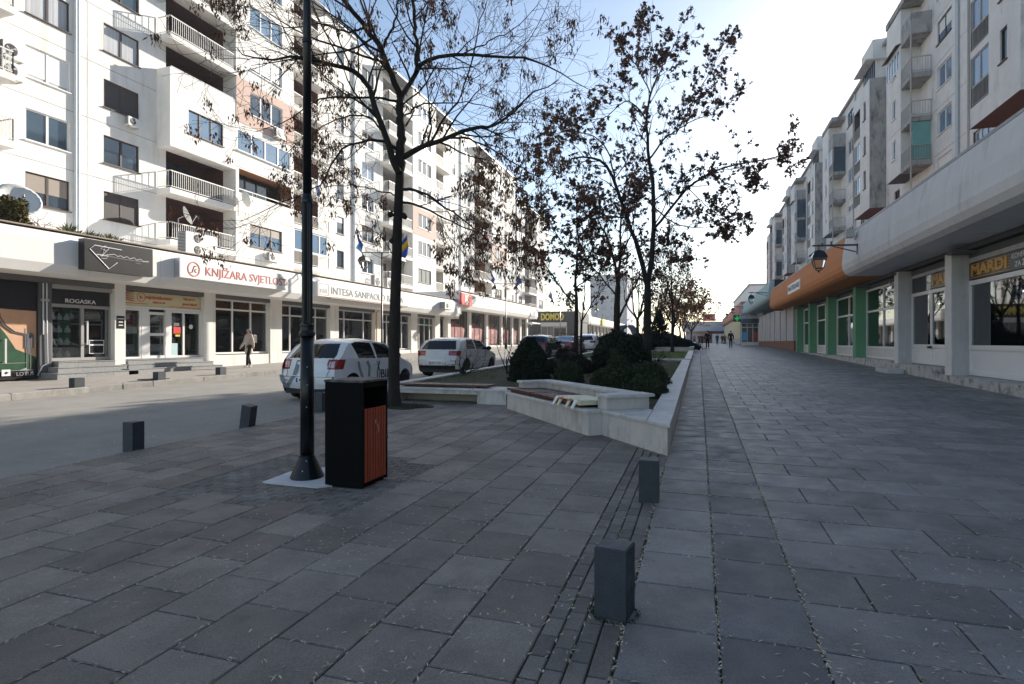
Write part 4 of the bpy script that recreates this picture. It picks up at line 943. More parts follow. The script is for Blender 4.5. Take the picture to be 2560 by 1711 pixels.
# ------------------------------------------------------------------ supermarket part of the row
row2 = thing('shop_row', 'white supermarket front with dark red picture windows', 'building', (-22, 57, gz(57)+.3))
fascia(row2, 45.3, 69.4, 4.5, 6.0, 'fascia_w', 4.8)
MB().box(XF-.6, XF-.1, 45.3, 69.4, 6.002, 6.05).build('coping', 'rust_edge', row2)
MB().quad((-28.4, 45.29, 4), (XF-.1, 45.29, 4), (XF-.1, 45.29, 6), (-28.4, 45.29, 6)).build('end_wall', 'fascia_grey', row2)
fl2 = gz(57)+.35
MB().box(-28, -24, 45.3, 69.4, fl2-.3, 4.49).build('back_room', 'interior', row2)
ys = [45.4, 50.2, 54.8, 59.4, 63.2, 66.4, 69.2]
for a in ys: MB().box(XS-.5, XS, a, a+.55, gz(a)+.1, 4.5).build('pillar', 'plaster_w', row2)
for i, (a, b) in enumerate(zip(ys[:-1], ys[1:])):
    glazing(row2, XG, 1, a+.55, b, fl2, 4.45, [1, 1, 1], None, 'frame_dark', 'shopglass', .09)
    if i < 5: sheet(row2, 'window_picture', 'poster_red', XG+.01, 1, [(a+.7, fl2+.2), (b-.9, fl2+.2), (b-.6, fl2+1.6), (a+1.6, fl2+2.2), (a+.7, fl2+1.9)])
MB().prism([(XS-.5, 45.3), (XS-.05, 45.3), (XS-.05, 69.4), (XS-.5, 69.4)], lambda x, y: gz(y), fl2+.02).build('plinth', 'plaster_w', row2)
kY = onX(1170, 800, XF+.5)[1]
sK = thing('shop_sign', 'red square sign with a white letter K and green leaf', 'sign', (XF+.3, kY, 4.9))
p0 = onX(1153, 790, XF+.6); zt, zb_ = onX(1167, 735, XF+.2)[2], onX(1167, 764, XF+.2)[2]
ya_, yb_ = onX(1154, 750, XF+.2)[1], onX(1181, 750, XF+.2)[1]
MB().box(XF+.02, XF+.2, ya_, yb_, zb_, zt).build('box', 'sign_red', sK); letters('K', 1.15*(zt-zb_)*.8, (XF+.205, (ya_+yb_)/2-.05, (zt+zb_)/2+.05), '+x', 'txt_white', sK, sx=1.35, offset=.03); letters('KONZUM', .17, (XF+.205, (ya_+yb_)/2, zb_+.13), '+x', 'txt_white', sK)
MB().extr([(XF+.205, yb_-.75, zt-.42), (XF+.205, yb_-.5, zt-.38), (XF+.205, yb_-.42, zt-.15), (XF+.205, yb_-.7, zt-.2)], (.01, 0, 0)).build('leaf', 'green_col', sK)
MB().box(-21.3, -19.9, 69.6, 73.5, 4.0, 4.15).build('shop_canopy', 'fascia_w', row2)
# dark shop with the yellow sign, and the low row beyond it
row3 = thing('shop_building', 'dark navy shop with a roller shutter and yellow sign at the end of the row', 'building', (-22, 98, gz(98)))
yd = 92.5; g = gz(yd)
MB().box(-26.4, XF, yd+.3, 103, g, 6.5).build('body', 'navy', row3); MB().box(-26.6, XF+.1, yd, 104, g+3.9, 6.7).build('fascia_panel', 'navy', row3)
MB().box(-25, -20.6, yd+.18, yd+.3, g, g+3.1).build('shutter_frame', 'alu', row3); MB().box(-25, -20.6, yd+.05, yd+.35, g+3.1, g+3.7).build('shutter_box', 'alu_white', row3)
for i in range(4): MB().box(-24.9+i*1.06, -23.92+i*1.06, yd+.14, yd+.178, g+.1, g+3.0).build('glass_pane', 'pane_dark', row3)
sDm = thing('shop_sign', 'yellow rounded block lettering on the dark shop front', 'sign', (-23.2, yd-.05, 5.5)); letters('DOMOD', 1.5, (-23.0, yd-.06, 5.75), '-y', 'yellow', sDm, width=3.9, offset=.06, depth=.03)
row4 = thing('shop_row', 'far low shop row with pale fascia beyond the dark shop', 'building', (-22, 125, gz(125)))
MB().box(-27, XS-.4, 104.1, 160, 1, 5.6).build('body', 'interior', row4)
fascia(row4, 104.1, 160, 5.0, 6.5, 'fascia_w', 14)
for i in range(12): MB().box(XS-.6, XS, 105+i*4.6, 105.7+i*4.6, 1.2, 5).build('pillar', 'plaster_w', row4)
for i, (a, w) in enumerate(((118, 3.2), (140, 4))):
    s_ = thing('shop_sign', ('square yellow sign on the far pale fascia', 'small red sign at the far end of the pale fascia')[i], 'sign', (XF+.1, a, 5.3)); MB().box(XF+.01, XF+.3, a, a+w, 5.2, 6.4).build('box', ('yellow', 'sign_red')[i], s_)
# ------------------------------------------------------------------ apartment blocks on the right (shaded side)
XR, XB = 14.0, 12.85
GR = lambda k: 7.6+2.8*k
rr = random.Random(5)
PR = ['plaster_r', 'interior', 'plaster_r', 'joint_dark', 'soffit']
def right_block(n, label, far=False):
    Y0 = 42.7+22.5*n; t = thing('apartment_building', label, 'building', (XR+4, Y0+3, gz(max(Y0, 0))))
    ya, yb = Y0-8.3, Y0+14.2; top = GR(6)+.5
    holes = []
    for k in range(6):
        g = GR(k); holes.append((Y0-2.9, Y0-.8, g+1.1, g+2.5, .2))
        holes.append((ya+.02, Y0-.01, g-.02, g+.005, .02, 0, 3)); holes.append((Y0+6.2, Y0+7.4, g+1.1, g+2.5, .2))
        holes.append((ya+.6, ya+2.6, g+.05, g+2.45, 1.1, 4, 4))
    wall(t, 'facade_wall', XR, -1, ya, yb, 0, top, holes, PR)
    for k in range(6):
        g = GR(k); fr = ['pvc_w', 'pvc_w', 'pvc_w', 'pvc_w', 'frame_brown', 'pvc_w'][k] if n == 0 else rr.choice(['pvc_w', 'pvc_w', 'frame_brown'])
        window(t, XR, -1, Y0-2.9, Y0-.8, g+1.1, g+2.5, 2, fr, rr.choice(['pane_sky', 'pane', 'curtain']), rr.choice([0, 0, 0, .5]))
        if not far: window(t, XR, -1, Y0+6.2, Y0+7.4, g+1.1, g+2.5, 1, 'frame_brown', 'pane_dark')
        railing(t, [(XR-.05, ya+.65), (XR-.05, ya+2.55)], g+.05, .95, 'rail_grey', .14)
        if rr.random() < .6: window(t, XR, -1, ya+.62, ya+2.58, g+1.05, g+2.45, 3, 'pvc_w', rr.choice(['pane_sky', 'pane']), rec=.12, sill=False, name='balcony_glazing')
    for d in (0, .16): MB().tube([(XR-.09, Y0-3.95+d, 6.4), (XR-.09, Y0-3.95+d, top)], .06, 8).build('drainpipe', 'pipe_w', t)
    # block A, with the open corner balconies
    a0, a1, a2 = Y0, Y0+2.0, Y0+5.0; zb, zt = GR(2)-.25, GR(5)+2.3
    wall(t, 'block_wall', XB, -1, a1, a2, zb, zt, [(Y0+3.0, Y0+3.75, GR(k)+1.0, GR(k)+2.35, .2) for k in (2, 3, 4)]+[(a1, a2, GR(k)-.02, GR(k)+.005, .02, 0, 3) for k in (3, 5)], PR)
    mb = MB()
    mb.quad((XB, a1, zb), (XR, a1, zb), (XR, a1, zt), (XB, a1, zt)); mb.quad((XR, a2, zb), (XB, a2, zb), (XB, a2, zt), (XR, a2, zt)); mb.build('block_side', 'plaster_w' if False else 'plaster_r', t)
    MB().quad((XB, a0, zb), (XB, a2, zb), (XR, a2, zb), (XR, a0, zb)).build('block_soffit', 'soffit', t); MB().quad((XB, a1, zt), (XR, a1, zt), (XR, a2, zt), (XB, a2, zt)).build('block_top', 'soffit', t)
    for k in (2, 3, 4): window(t, XB, -1, Y0+3.0, Y0+3.75, GR(k)+1.0, GR(k)+2.35, 1, 'pvc_w', 'pane', rr.choice([0, .6]), rec=.08)
    for k in (2, 3, 4):
        g = GR(k); MB().box(XB, XR-.003, a0, a1-.003, g-.32, g).build('balcony_slab', 'concrete_stain', t)
        railing(t, [(XR-.06, a0+.05), (XB+.05, a0+.05), (XB+.05, a1-.02)], g, .98, 'rail_grey', .13)
        if (n == 0 and k == 2): MB().box(XB+.1, XR-.05, a0+.09, a0+.12, g+.05, g+2.45).build('balcony_curtain', 'pane_teal', t)
        elif n > 0 and rr.random() < .5: window(t, XB+.06, -1, a0+.05, a1-.05, g+1.0, g+2.45, 3, 'pvc_w', 'pane_sky', rec=0, sill=False, name='balcony_glazing'); MB().box(XB+.08, XR-.02, a0+.02, a0+.05, g+.02, g+2.45).build('side_glazing', 'pane', t)
    MB().tube([(XB-.02, a0-.02, 6.6), (XB-.02, a0-.02, GR(5))], .05, 8).build('drainpipe', 'rail_grey', t)
    MB().box(XB-.02, XB+.22, a0-.14, a0+.1, GR(3)-.1, GR(3)+.15).build('rainwater_box', 'rail_grey', t)
    g = GR(5)   # heavy stained top balcony
    mb = MB(); mb.box(XB, XR-.003, a0, a1-.003, g-.32, g); mb.box(XB, XB+.12, a0, a1-.004, g+.001, g+1.0); mb.box(XB+.121, XR-.004, a0, a0+.12, g+.001, g+1.0); mb.box(XB-.08, XR-.005, a0+.1, a2+.0, g+2.35, g+2.75); mb.build('top_balcony', 'concrete_stain', t)
    if n % 2 == 0:
        MB().extr([(XB-.3, a1+.05, GR(5)-.1), (XB-.3, a2+.1, GR(5)-.1), (XR, a2+.1, GR(5)+.5), (XR, a1+.05, GR(5)+.5)], (0, 0, .05)).build('awning', 'frame_dark', t, recalc=True)
        window(t, XB-.015, -1, a1+.1, a2-.05, GR(4)+1.2, GR(4)+2.55, 5, 'pvc_w', 'pane_sky', rec=0, sill=False, name='loggia_glazing')
    # block B, plain gable towards the camera and a loggia column at its far end
    b0, b1 = Y0+9.4, yb; zb, zt = GR(2)-.95, GR(5)+.9
    hs = [(b0+1.1, b0+1.75, GR(k)+.9, GR(k)+2.4, .25) for k in (2, 3, 4)]+[(b1-2.0, b1-.15, GR(k)+.02, GR(k)+2.45, 1.0, 4, 4) for k in (2, 3, 4)]
    wall(t, 'block_wall', XB, -1, b0, b1, zb, zt, hs, PR)
    mb = MB(); mb.quad((XB, b0, zb), (XR, b0, zb), (XR, b0, zt), (XB, b0, zt)); mb.quad((XR, b1, zb), (XB, b1, zb), (XB, b1, zt), (XR, b1, zt)); mb.build('gable_wall', 'concrete_stain' if n >= 0 else 'plaster_r', t)
    MB().quad((XB, b0, zb), (XB, b1, zb), (XR, b1, zb), (XR, b0, zb)).build('block_soffit', 'soffit_red', t)
    MB().quad((XB, b0, zt), (XR, b0, zt), (XR, b1, zt), (XB, b1, zt)).build('block_top', 'concrete_stain', t)
    for k in (2, 3, 4):
        window(t, XB, -1, b0+1.1, b0+1.75, GR(k)+.9, GR(k)+2.4, 1, 'frame_brown', 'pane_dark', rec=.1)
        railing(t, [(XB+.05, b1-1.95), (XB+.05, b1-.2)], GR(k)+.02, .98, 'rail_grey', .13)
        if k != 4: window(t, XB, -1, b1-2.0, b1-.15, GR(k)+1.0, GR(k)+2.45, 2, 'rail_grey' if n < 0 else 'pvc_w', 'pane_sky', rec=.06, sill=False, name='balcony_glazing')
    MB().tube([(XB-.05, b1-.02, 6.6), (XB-.05, b1-.02, GR(5))], .055, 8).build('drainpipe', 'rail_grey', t)
    window(t, XB+.4, -1, b0+.2, b1-1.5, GR(4)+3.75, GR(4)+5.2, 6, 'frame_brown', 'pane_sky', rec=0, sill=False, name='loggia_glazing')
    mb = MB(); mb.box(XB+.42, XR-.003, b0+.2, b1-1.5, zt+.001, zt+1.45); mb.box(XB-.3, XR-.004, b0-.15, b1-1.2, zt+1.46, zt+1.56); mb.box(XB+.25, XR-.006, b0+.1, b1-1.4, zt+1.561, zt+3.1); mb.build('attic', 'plaster_r', t)
    # veranda on the podium roof
    window(t, XB+.3, -1, b0+.3, b1-1.0, 7.0, 9.6, 6, 'pvc_w', 'pane_sky', rec=0, sill=False, name='veranda_glazing'); MB().box(XB+.33, XR-.01, b0+.3, b1-1.0, 6.5, 9.7).build('veranda', 'pvc_w', t)
    MB().box(XR+1.25, 27, ya, yb, 0, top+.8).build('body', 'plaster_r', t)
    mb = MB().box(XR-.25, XR+1.24, ya+.002, yb-.002, top, top+.25); mb.build('roof_edge', 'concrete_stain', t)
    mb = MB(); mb.quad((XR, ya, 0), (XR+1.25, ya, 0), (XR+1.25, ya, top), (XR, ya, top)); mb.quad((XR+1.25, yb, 0), (XR, yb, 0), (XR, yb, top), (XR+1.25, yb, top)); mb.build('end_wall', 'plaster_r', t)
    for i in range(2): MB().box(XR+2+i, XR+2.6+i, Y0+1+i*7, Y0+2+i*7, top+.8, top+2.0).build('chimney', 'concrete_stain', t)
    return t
rlab = ['block at the right edge with the red soffit and drainpipe', 'grey stained apartment block with the turquoise balcony screen', 'second grey stained apartment block up the promenade, white glazed balconies', 'third grey stained apartment block up the promenade on the right', 'last and smallest grey apartment block of the right-hand row']
for n in range(-2, 4):
    right_block(n, ('grey apartment block beside the camera, right of the picture' if n == -2 else rlab[n+1]), n > 1)
# ------------------------------------------------------------------ shop row on the right
XW, XQ = 7.6, 6.3
rowR = thing('shop_row', 'grey and orange shop row along the promenade with deep overhanging fascia', 'building', (9.5, 30, gz(30)))
mats_y = [(4.0, 9.0, 'fascia_grey'), (9.0, 14.0, 'fascia_grey'), (14.0, 19.5, 'fascia_grey'), (19.5, 25.0, 'fascia_grey'), (25.0, 29.95, 'fascia_grey'), (29.95, 37, 'fascia_orange'), (37, 44, 'fascia_orange'), (44, 51, 'fascia_orange'), (51, 58.4, 'fascia_orange')]
def rprof(z0, z1): return [(6.75, z1), (6.5, z1), (6.42, z1-.06), (6.30, z0+1.0), (6.27, z0+.5), (6.31, z0+.27), (6.42, z0+.1), (6.6, z0), (13.98, z0), (13.98, z1)]
for i, (a, b, m) in enumerate(mats_y):
    d = .0 if i != 4 else .0
    MB().extr([(x, a+.006, z) for x, z in rprof(4.66, 6.49)], (0, b-a-.012, 0)).build('fascia_panel', m, rowR, recalc=True)
    MB().box(6.48, 6.85, a+.004, b-.004, 6.492, 6.57).build('coping', 'roofmetal', rowR)
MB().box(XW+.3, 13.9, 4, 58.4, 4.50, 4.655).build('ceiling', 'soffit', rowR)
# beams under the overhang
for y in (8.5, 14.5, 21.0, 26.9, 32.4, 38.8, 45, 51.5): MB().box(7.4, 13.8, y, y+.4, 4.36, 4.459).build('beam', 'soffit', rowR)
FR = .72
def pl(y): return gz(y)-.05
def plinth(a, b, x, zt, m='plinth'):
    MB().prism([(x, a), (XW+1.4, a), (XW+1.4, b), (x, b)], lambda X, Y: gz(Y)-.05, zt).build('plinth', m, rowR)
plinth(5, 22.4, XW-.2, .60); plinth(22.41, 27.3, XW-.16, .80); plinth(27.31, 53.2, XW-.06, .86)
plinth(53.22, 83, XW-.02, 1.75, 'plinth_brown')
MB().prism([(XW-.75, 25.3), (XW-.21, 25.3), (XW-.21, 26.9), (XW-.75, 26.9)], lambda X, Y: gz(Y)-.05, .62).build('step', 'grey_col', rowR)
GXR = XW+.5
fins = [(YX(2380, XW), .5, 'grey_col', .6), (YX(2246, XW), .45, 'grey_col', .8), (YX(2140, XW), .55, 'green_col', .86), (YX(2071, XW), .6, 'green_col', .86), (YX(2025, XW), .6, 'green_col', .86), (YX(1993.7, XW), .7, 'green_col', .86)]
for a, w, m, z in [(11.5, .5, 'grey_col', .6)]+fins:
    MB().box(XW+.003, 9.0, a, a+w, z, 4.46).build('pillar', m, rowR); MB().box(XW-.02, XW+.002, a, a+w, z, 4.455).build('pillar_face', 'plaster_r' if m == 'grey_col' else 'green_col', rowR)
e = [a for a, w, m, z in fins]; f_ = [a+w for a, w, m, z in fins]
glazing(rowR, GXR, -1, 12.05, e[0]-.02, .62, 3.55, [1, 1], None, 'pvc_w', 'shopglass_r', .14, 'shop_window', .1, 1.48)
def signR(y0, y1, label, extra):
    t = thing('shop_sign', label, 'sign', (GXR-.06, (y0+y1)/2, 3.6)); MB().box(GXR-.06, GXR+.05, y0, y1, 3.58, 4.1).build('board', 'sign_black', t)
    mb = MB(); w = min(2.4, y1-y0-.1)
    for i in range(6): mb.box(GXR-.066, GXR-.061, y1-w-.05, y1-.05, 3.62+i*.08, 3.637+i*.08)
    mb.build('stripes', 'txt_gold', t); letters('MARDI', .46, (GXR-.068, y1-w/2-.05, 3.84), '-x', 'txt_gold', t, width=w*.9, offset=.02)
    if extra: letters('KONFEKCIJA', .2, (GXR-.068, y1-w-.8, 3.95), '-x', 'txt_white', t, width=1.25); letters('ZA ŽENE', .2, (GXR-.068, y1-w-.8, 3.72), '-x', 'txt_white', t, width=.9)
signR(14.6, e[0]-.05, 'black and gold clothes shop sign above the large right-hand window', True)
MB().box(GXR-.04, GXR+.05, 12.05, e[0]-.02, 4.12, 4.45).build('upper_panel', 'grey_col', rowR); MB().box(GXR-.04, GXR+.05, 12.05, 14.58, 3.57, 4.11).build('upper_panel', 'grey_col', rowR)
d1 = e[1]-.02; d0 = f_[0]+.02
drr = glazing(rowR, GXR, -1, d0, d1, .82, 3.55, [1.3, 1], None, 'pvc_w', 'shopglass_r', .12, 'shop_door', .1, 1.5)
ym = d0+(d1-d0)*1.3/2.3
MB().box(GXR-.16, GXR-.06, ym-.1, ym+.05, 1.42, 1.5).build('padlock', 'frame_dark', drr)
MB().box(GXR-.03, GXR+.04, ym+.05, d1, 3.57, 4.12).build('transom_pane', 'pane_dark', rowR)
signR(d0, ym, 'smaller black and gold clothes shop sign above the door', False)
MB().box(GXR-.04, GXR+.05, d0, d1, 4.14, 4.45).build('upper_panel', 'grey_col', rowR)
for i, c in ((1, [1, 1, .15]), (2, [1, 1]), (3, [1, 1]), (4, [1, 1])):
    a, b = f_[i]+.01, e[i+1]-.01
    glazing(rowR, GXR, -1, a, b, .87, 4.25, c[::-1], 3.15, 'pvc_w', 'shopglass_r', .09, 'shop_window', .1, 1.4, 'alu_white')
    MB().box(GXR+.25, GXR+.27, a+(b-a)*.55, b-.05, .9, 3.1).build('green_blind', 'green_col', rowR)
MB().box(GXR-.05, 13, 12.0, 54, 4.26, 4.459).build('header', 'soffit', rowR)
MB().box(13.2, 13.8, 5, 54, .3, 4.5).build('back_room', 'interior', rowR); MB().box(GXR+.1, 13.2, 5, 54, .3, .7).build('shop_floor', 'interior_w', rowR)
for y in (11.8, e[0]+.1, e[1]+.1): MB().box(9.01, 13.2, y, y+.2, .7, 4.3).build('partition', 'interior_w', rowR)
for y in (27.6, 34.2, 41): # ac pipes under the canopy
    MB().tube([(XW+.2, y, 4.2), (XW+.2, y+.5, 4.05), (XW+.2, y+1, 4.2)], .05, 6).build('cable_loop', 'rail_grey', rowR)
for i in range(7):
    a = 53.4+i*4.2; MB().box(XW-.05, XW+.5, a, a+2.9, 1.752, 4.9).build('concrete_fin', 'grey_col', rowR); MB().box(XW+.1, XW+.4, a+2.9, a+4.19, 1.752, 4.9).build('slot', 'interior', rowR); MB().box(XW-.08, XW+.1, a+2.91, a+3.2, 1.752, 4.9).build('white_edge', 'plaster_w', rowR)
MB().box(XW+.51, 13.9, 53.3, 83, 0, 4.9).build('core', 'grey_col', rowR)
so_ = thing('shop_sign', 'small white sign with blurred lettering on the orange fascia', 'sign', (XQ-.05, 43, 5.2))
y0, y1 = onX(1972, 730, XQ)[1], onX(2002, 730, XQ)[1]; y0, y1 = min(y0, y1), max(y0, y1)
zz0, zz1 = onX(1974, 737, XQ)[2], onX(1974, 714, XQ)[2]
MB().box(XQ-.07, XQ+.03, y0, y1, zz0, zz1).build('board', 'sign_white', so_); letters('MATEKARI', .5, (XQ-.08, (y0+y1)/2, (zz0+zz1)/2), '-x', 'txt_blue', so_, width=(y1-y0)*.9)
# teal canopy building, pharmacy, pink canopy
rowT = thing('shop_building', 'pale teal canopy building after the orange fascia', 'building', (9, 75, gz(75)))
MB().extr([(x, 59.5, z+1.05) for x, z in rprof(4.65, 6.4)], (0, 34.5, 0)).build('fascia_panel', 'fascia_teal', rowT, recalc=True)
MB().box(XQ+.5, 13.8, 59.2, 59.48, 4.6, 7.5).build('gable_panel', 'navy', rowT)
MB().box(XW+.6, 13.8, 84.6, 94, .9, 5.69).build('body', 'grey_col', rowT)
ph = thing('pharmacy', 'glazed white-framed pharmacy front with blue canopy facing down the promenade', 'shop', (6.5, 84, gz(84)))
g = gz(84)
MB().box(5.5, 7.6, 84.0, 84.5, g, g+.45).build('base', 'plaster_w', ph); MB().box(5.5, 7.6, 84.4, 86, g, 4.3).build('body', 'interior_w', ph)
mb = MB()
for x in (5.5, 6.2, 6.9, 7.56): mb.box(x, x+.07, 83.95, 84.05, g+.45, 4.2)
for z in (g+.45, 3.6, 4.14): mb.box(5.5, 7.63, 83.96, 84.04, z, z+.07)
mb.build('frame', 'pvc_w', ph); MB().box(5.57, 7.56, 83.99, 84.01, g+.52, 4.14).build('glass_pane', 'shopglass_r', ph)
MB().box(5.65, 6.15, 83.9, 83.94, 1.9, 3.0).build('blue_poster', 'flag_sky', ph); MB().box(7.0, 7.5, 83.9, 83.94, 1.8, 3.0).build('poster', 'goods_c', ph)
MB().extr([(5.3, 83.2, 4.25), (7.7, 83.2, 4.25), (7.7, 84.3, 4.75), (5.6, 84.3, 4.75)], (0, 0, .06)).build('canopy', 'steelblue', ph, recalc=True)
MB().box(5.3, 7.6, 84.4, 84.6, 4.8, 5.6).build('header', 'grey_col', ph); letters('APOTEKA', .5, (6.5, 84.38, 5.35), '-y', 'frame_dark', ph, width=2.0)
rowP = thing('shop_building', 'far pink canopy building with beige wall panels beyond the pharmacy', 'building', (9, 130, gz(130)))
MB().extr([(x, 100, z+1.6) for x, z in rprof(4.5, 6.6)], (0, 75, 0)).build('fascia_panel', 'fascia_pink', rowP, recalc=True)
MB().box(6.9, 13.8, 98, 175, .8, 6.09).build('body', 'cream', rowP); MB().box(6.3, 13.8, 96.5, 97.9, 5.0, 7.6).build('gable_panel', 'grey_col', rowP)
MB().box(6.85, 6.9, 98, 175, .9, 2.3).build('base_panel', 'grey_col', rowP)
gc = thing('pharmacy_cross', 'glowing green pharmacy cross sign under the canopy', 'sign', (5.6, 92, 5))
cxx = onD(1843, 796.5, 88)
MB().box(cxx[0]-.55, cxx[0]+.55, cxx[1]+.02, cxx[1]+.3, cxx[2]-.5, cxx[2]+.5).build('housing', 'frame_dark', gc)
mb = MB(); mb.box(cxx[0]-.4, cxx[0]+.4, cxx[1]-.05, cxx[1]+.01, cxx[2]-.13, cxx[2]+.13); mb.box(cxx[0]-.13, cxx[0]+.13, cxx[1]-.05, cxx[1]+.01, cxx[2]+.131, cxx[2]+.4); mb.box(cxx[0]-.13, cxx[0]+.13, cxx[1]-.05, cxx[1]+.01, cxx[2]-.4, cxx[2]-.131); mb.build('cross', 'led_green', gc)
MB().box(cxx[0]+.55, XW, cxx[1]+.1, cxx[1]+.2, cxx[2]+.3, cxx[2]+.4).build('bracket', 'frame_dark', gc)
# buildings that close the street
def block_far(label, x0, x1, y0, y1, h, m, rowsn, colsn):
    t = thing('apartment_building', label, 'building', ((x0+x1)/2, y0, gz(y0))); MB().box(x0, x1, y0, y1, 0, h).build('wall', m, t)
    MB().box(x0-.3, x1+.3, y0-.3, y1+.3, h, h+.5).build('roof', 'concrete_stain', t)
    wm = MB().box(-.8, .8, -.06, .0, -.7, .7).mesh('window', 'pane')
    for r_ in range(rowsn):
        for c in range(colsn):
            o = link('window', wm, t); off = worigin(t); o.location = (x0+(x1-x0)*(c+.5)/colsn-off[0], y0-off[1], 4+r_*(h-5)/rowsn+1-off[2])
    return t
block_far('hazy grey apartment tower behind the tree trunks, left of the promenade', -37, -24, 205, 225, 25, 'grey_tower', 7, 4)
block_far('far pale apartment block above the pink canopy on the right', 14, 40, 180, 260, 18, 'plaster_r', 5, 5)
fs_ = thing('shop_building', 'distant low shop with blue-grey roof and red sign closing the promenade', 'building', (0, 190, gz(190)))
MB().box(-4, 12, 190, 200, 1, 5).build('wall', 'plinth_brown', fs_); MB().box(-5, 13, 188, 201, 5, 8.0).build('roof', 'grey_tower', fs_); MB().box(1.2, 4.8, 187.8, 187.99, 8.1, 10.3).build('sign_board', 'sign_red', fs_); MB().box(-4, 0, 189.9, 189.98, 1.3, 4.2).build('shop_window', 'pane_sky', fs_); MB().box(4, 9, 189.9, 189.98, 1.3, 4.2).build('shop_window', 'pvc_w', fs_)

# clothes airer and laundry on the podium terrace of the right-hand row
def laundry(label, x, y, z, ny, cols, w=.5, axis='y'):
    t = thing('laundry', label, 'laundry', (x, y, z)); L = w*len(cols)+.2
    MB().tube([(x, y, z), (x, y+L, z)] if axis == 'y' else [(x, y, z), (x+L, y, z)], .008, 5).build('line', 'rail_grey', t)
    for i, c in enumerate(cols):
        h = rr.uniform(.45, .8); a = .1+i*w; ww = w*rr.uniform(.6, .85); n = 7; vs_ = []
        for j in range(n):
            q = a+ww*j/(n-1); b = .025*math.sin(j*1.7+i)
            for zz, k in ((z, 0), (z-h, 1)):
                vs_.append((x+b*k, y+q, zz) if axis == 'y' else (x+q, y+b*k, zz))
        mb = MB(); mb.add(vs_, [(2*j, 2*j+1, 2*j+3, 2*j+2) for j in range(n-1)]); o = mb.build('cloth', c, t, smooth=True); md = o.modifiers.new('thickness', 'SOLIDIFY'); md.thickness = .01
    return t
mat('cl_red', (.45, .05, .05), .9); mat('cl_blue', (.06, .09, .25), .9); mat('cl_white', (.7, .7, .7), .9); mat('cl_brown', (.25, .16, .12), .9)
laundry('row of red, blue and brown washing on the terrace above the grey fascia', 11.4, 45.5, 8.1, 1, ['cl_brown', 'cl_blue', 'cl_white', 'cl_red', 'cl_blue', 'cl_brown', 'cl_brown', 'cl_blue'], .55)
laundry('white and dark washing under a balcony of the left block above the supermarket', XP+.12, 20.4+46.8+4.4, FL(3)+.5, 1, ['cl_white', 'cl_blue', 'cl_white', 'cl_red', 'cl_white'], .6)
laundry('washing on the second-floor balcony behind the near tree', XP+.12, 20.4+14.6, FL(2)+.5, 1, ['cl_white', 'cl_brown', 'cl_white', 'cl_blue'], .55)
fe = thing('terrace_fence', 'low white railing on the shop roof below the grey apartment block', 'fence', (11.2, 48, 6.5)); railing(fe, [(11.2, 44), (11.2, 53)], 6.5, 1.1, 'rail_w', .5)
def antenna(label, x, y, z, d):
    t = thing('tv_antenna', label, 'antenna', (x, y, z)); mb = MB(); mb.tube([(x, y, z), (x+.5, y, z+.1)], .012, 5); mb.build('mast', 'rail_grey', t)
    mb = MB(); a = (x+.5, y-.1, z+.1); mb.bar(a, (a[0], a[1]+1.0*d, a[2]), .014)
    for i in range(7): q = a[1]+1.0*d*i/6; mb.bar((a[0], q, a[2]-.22+.02*i), (a[0], q, a[2]+.22-.02*i), .008)
    mb.build('elements', 'rail_grey', t)
a = onX(600, 320, XP); antenna('small TV antenna on the parapet beside the white box bay', XP, a[1], a[2], 1)
a = onX(655, 275, XP); antenna('small TV antenna in front of the pink render', XP, a[1], a[2], -1)
a = onX(700, 510, XP); antenna('small TV antenna below the long balcony parapet', XP, a[1], a[2], 1)
# ------------------------------------------------------------------ bollards
bm_ = MB().bevbox(-.092, .092, -.092, .092, -.06, .40, .008).mesh('bollard', 'bollard')
def bollard(x, y, z, label, group, rot=(0, 0, 0), s=(1, 1, 1)):
    o = link('bollard', bm_); o.location = (x, y, z); o.rotation_euler = rot; o.scale = s
    return tag(o, label, 'bollard', group)
GB = 'dark stone bollards at the edges of the square'
p = gnd(1537, 1545); bollard(p[0], p[1], p[2]+.028, 'nearest grey stone bollard, large in the foreground with moss at its foot', GB, (0, 0, -.17), (1, 1, 1))
for i in range(9):   # moss and grit round its foot
    a = i*.7; MB
p1 = p
mo = tag(link('moss', None), 'dark moss tuft round the foot of the nearest bollard', 'moss', kind='stuff'); mo.location = p1
vs = []; fs = []
for _ in range(220):
    a = random.uniform(0, 6.28); d = .112+abs(random.gauss(0, .014)); x, y = p1[0]+d*math.cos(a)*1.05, p1[1]+d*math.sin(a)*1.05; blade(x, y, p1[2]+.026, random.uniform(.005, .018))
bulk('moss_blades', vs, fs, 'evergreen2', mo)
p = gnd(1622, 1262); bollard(p[0], p[1]+.05, p[2]+.028, 'grey stone bollard between the nearest bollard and the planter corner', GB, (0, 0, .02))
p = gnd(334, 1128); bollard(p[0], p[1], p[2]+.02, 'upright stone bollard at the edge of the road, left of the tilted one', GB)
p = gnd(618, 1070); bollard(p[0], p[1], p[2]+.01, 'stone bollard tilted over beside the road', GB, (.05, .17, .1))
p = gnd(802, 1032); bollard(p[0], p[1], p[2]+.02, 'stone bollard half hidden between lamp post and bin', GB)
for i, (u, v) in enumerate(((8, 994), (268, 971), (468, 952), (621, 938), (1043, 898))):
    p = gnd(u, v, .16); bollard(-16.95, p[1], gz(p[1])+.14, ('low bollard on the far kerb at the left edge of the picture', 'low bollard on the far kerb in front of the jeweller', 'low bollard on the far kerb in front of the bookshop door', 'low bollard on the far kerb just below the walking woman', 'low bollard on the far kerb beyond the white hatchbacks')[i], 'low bollards along the far kerb', (0, 0, 0), (1.25, 1.55, .72))
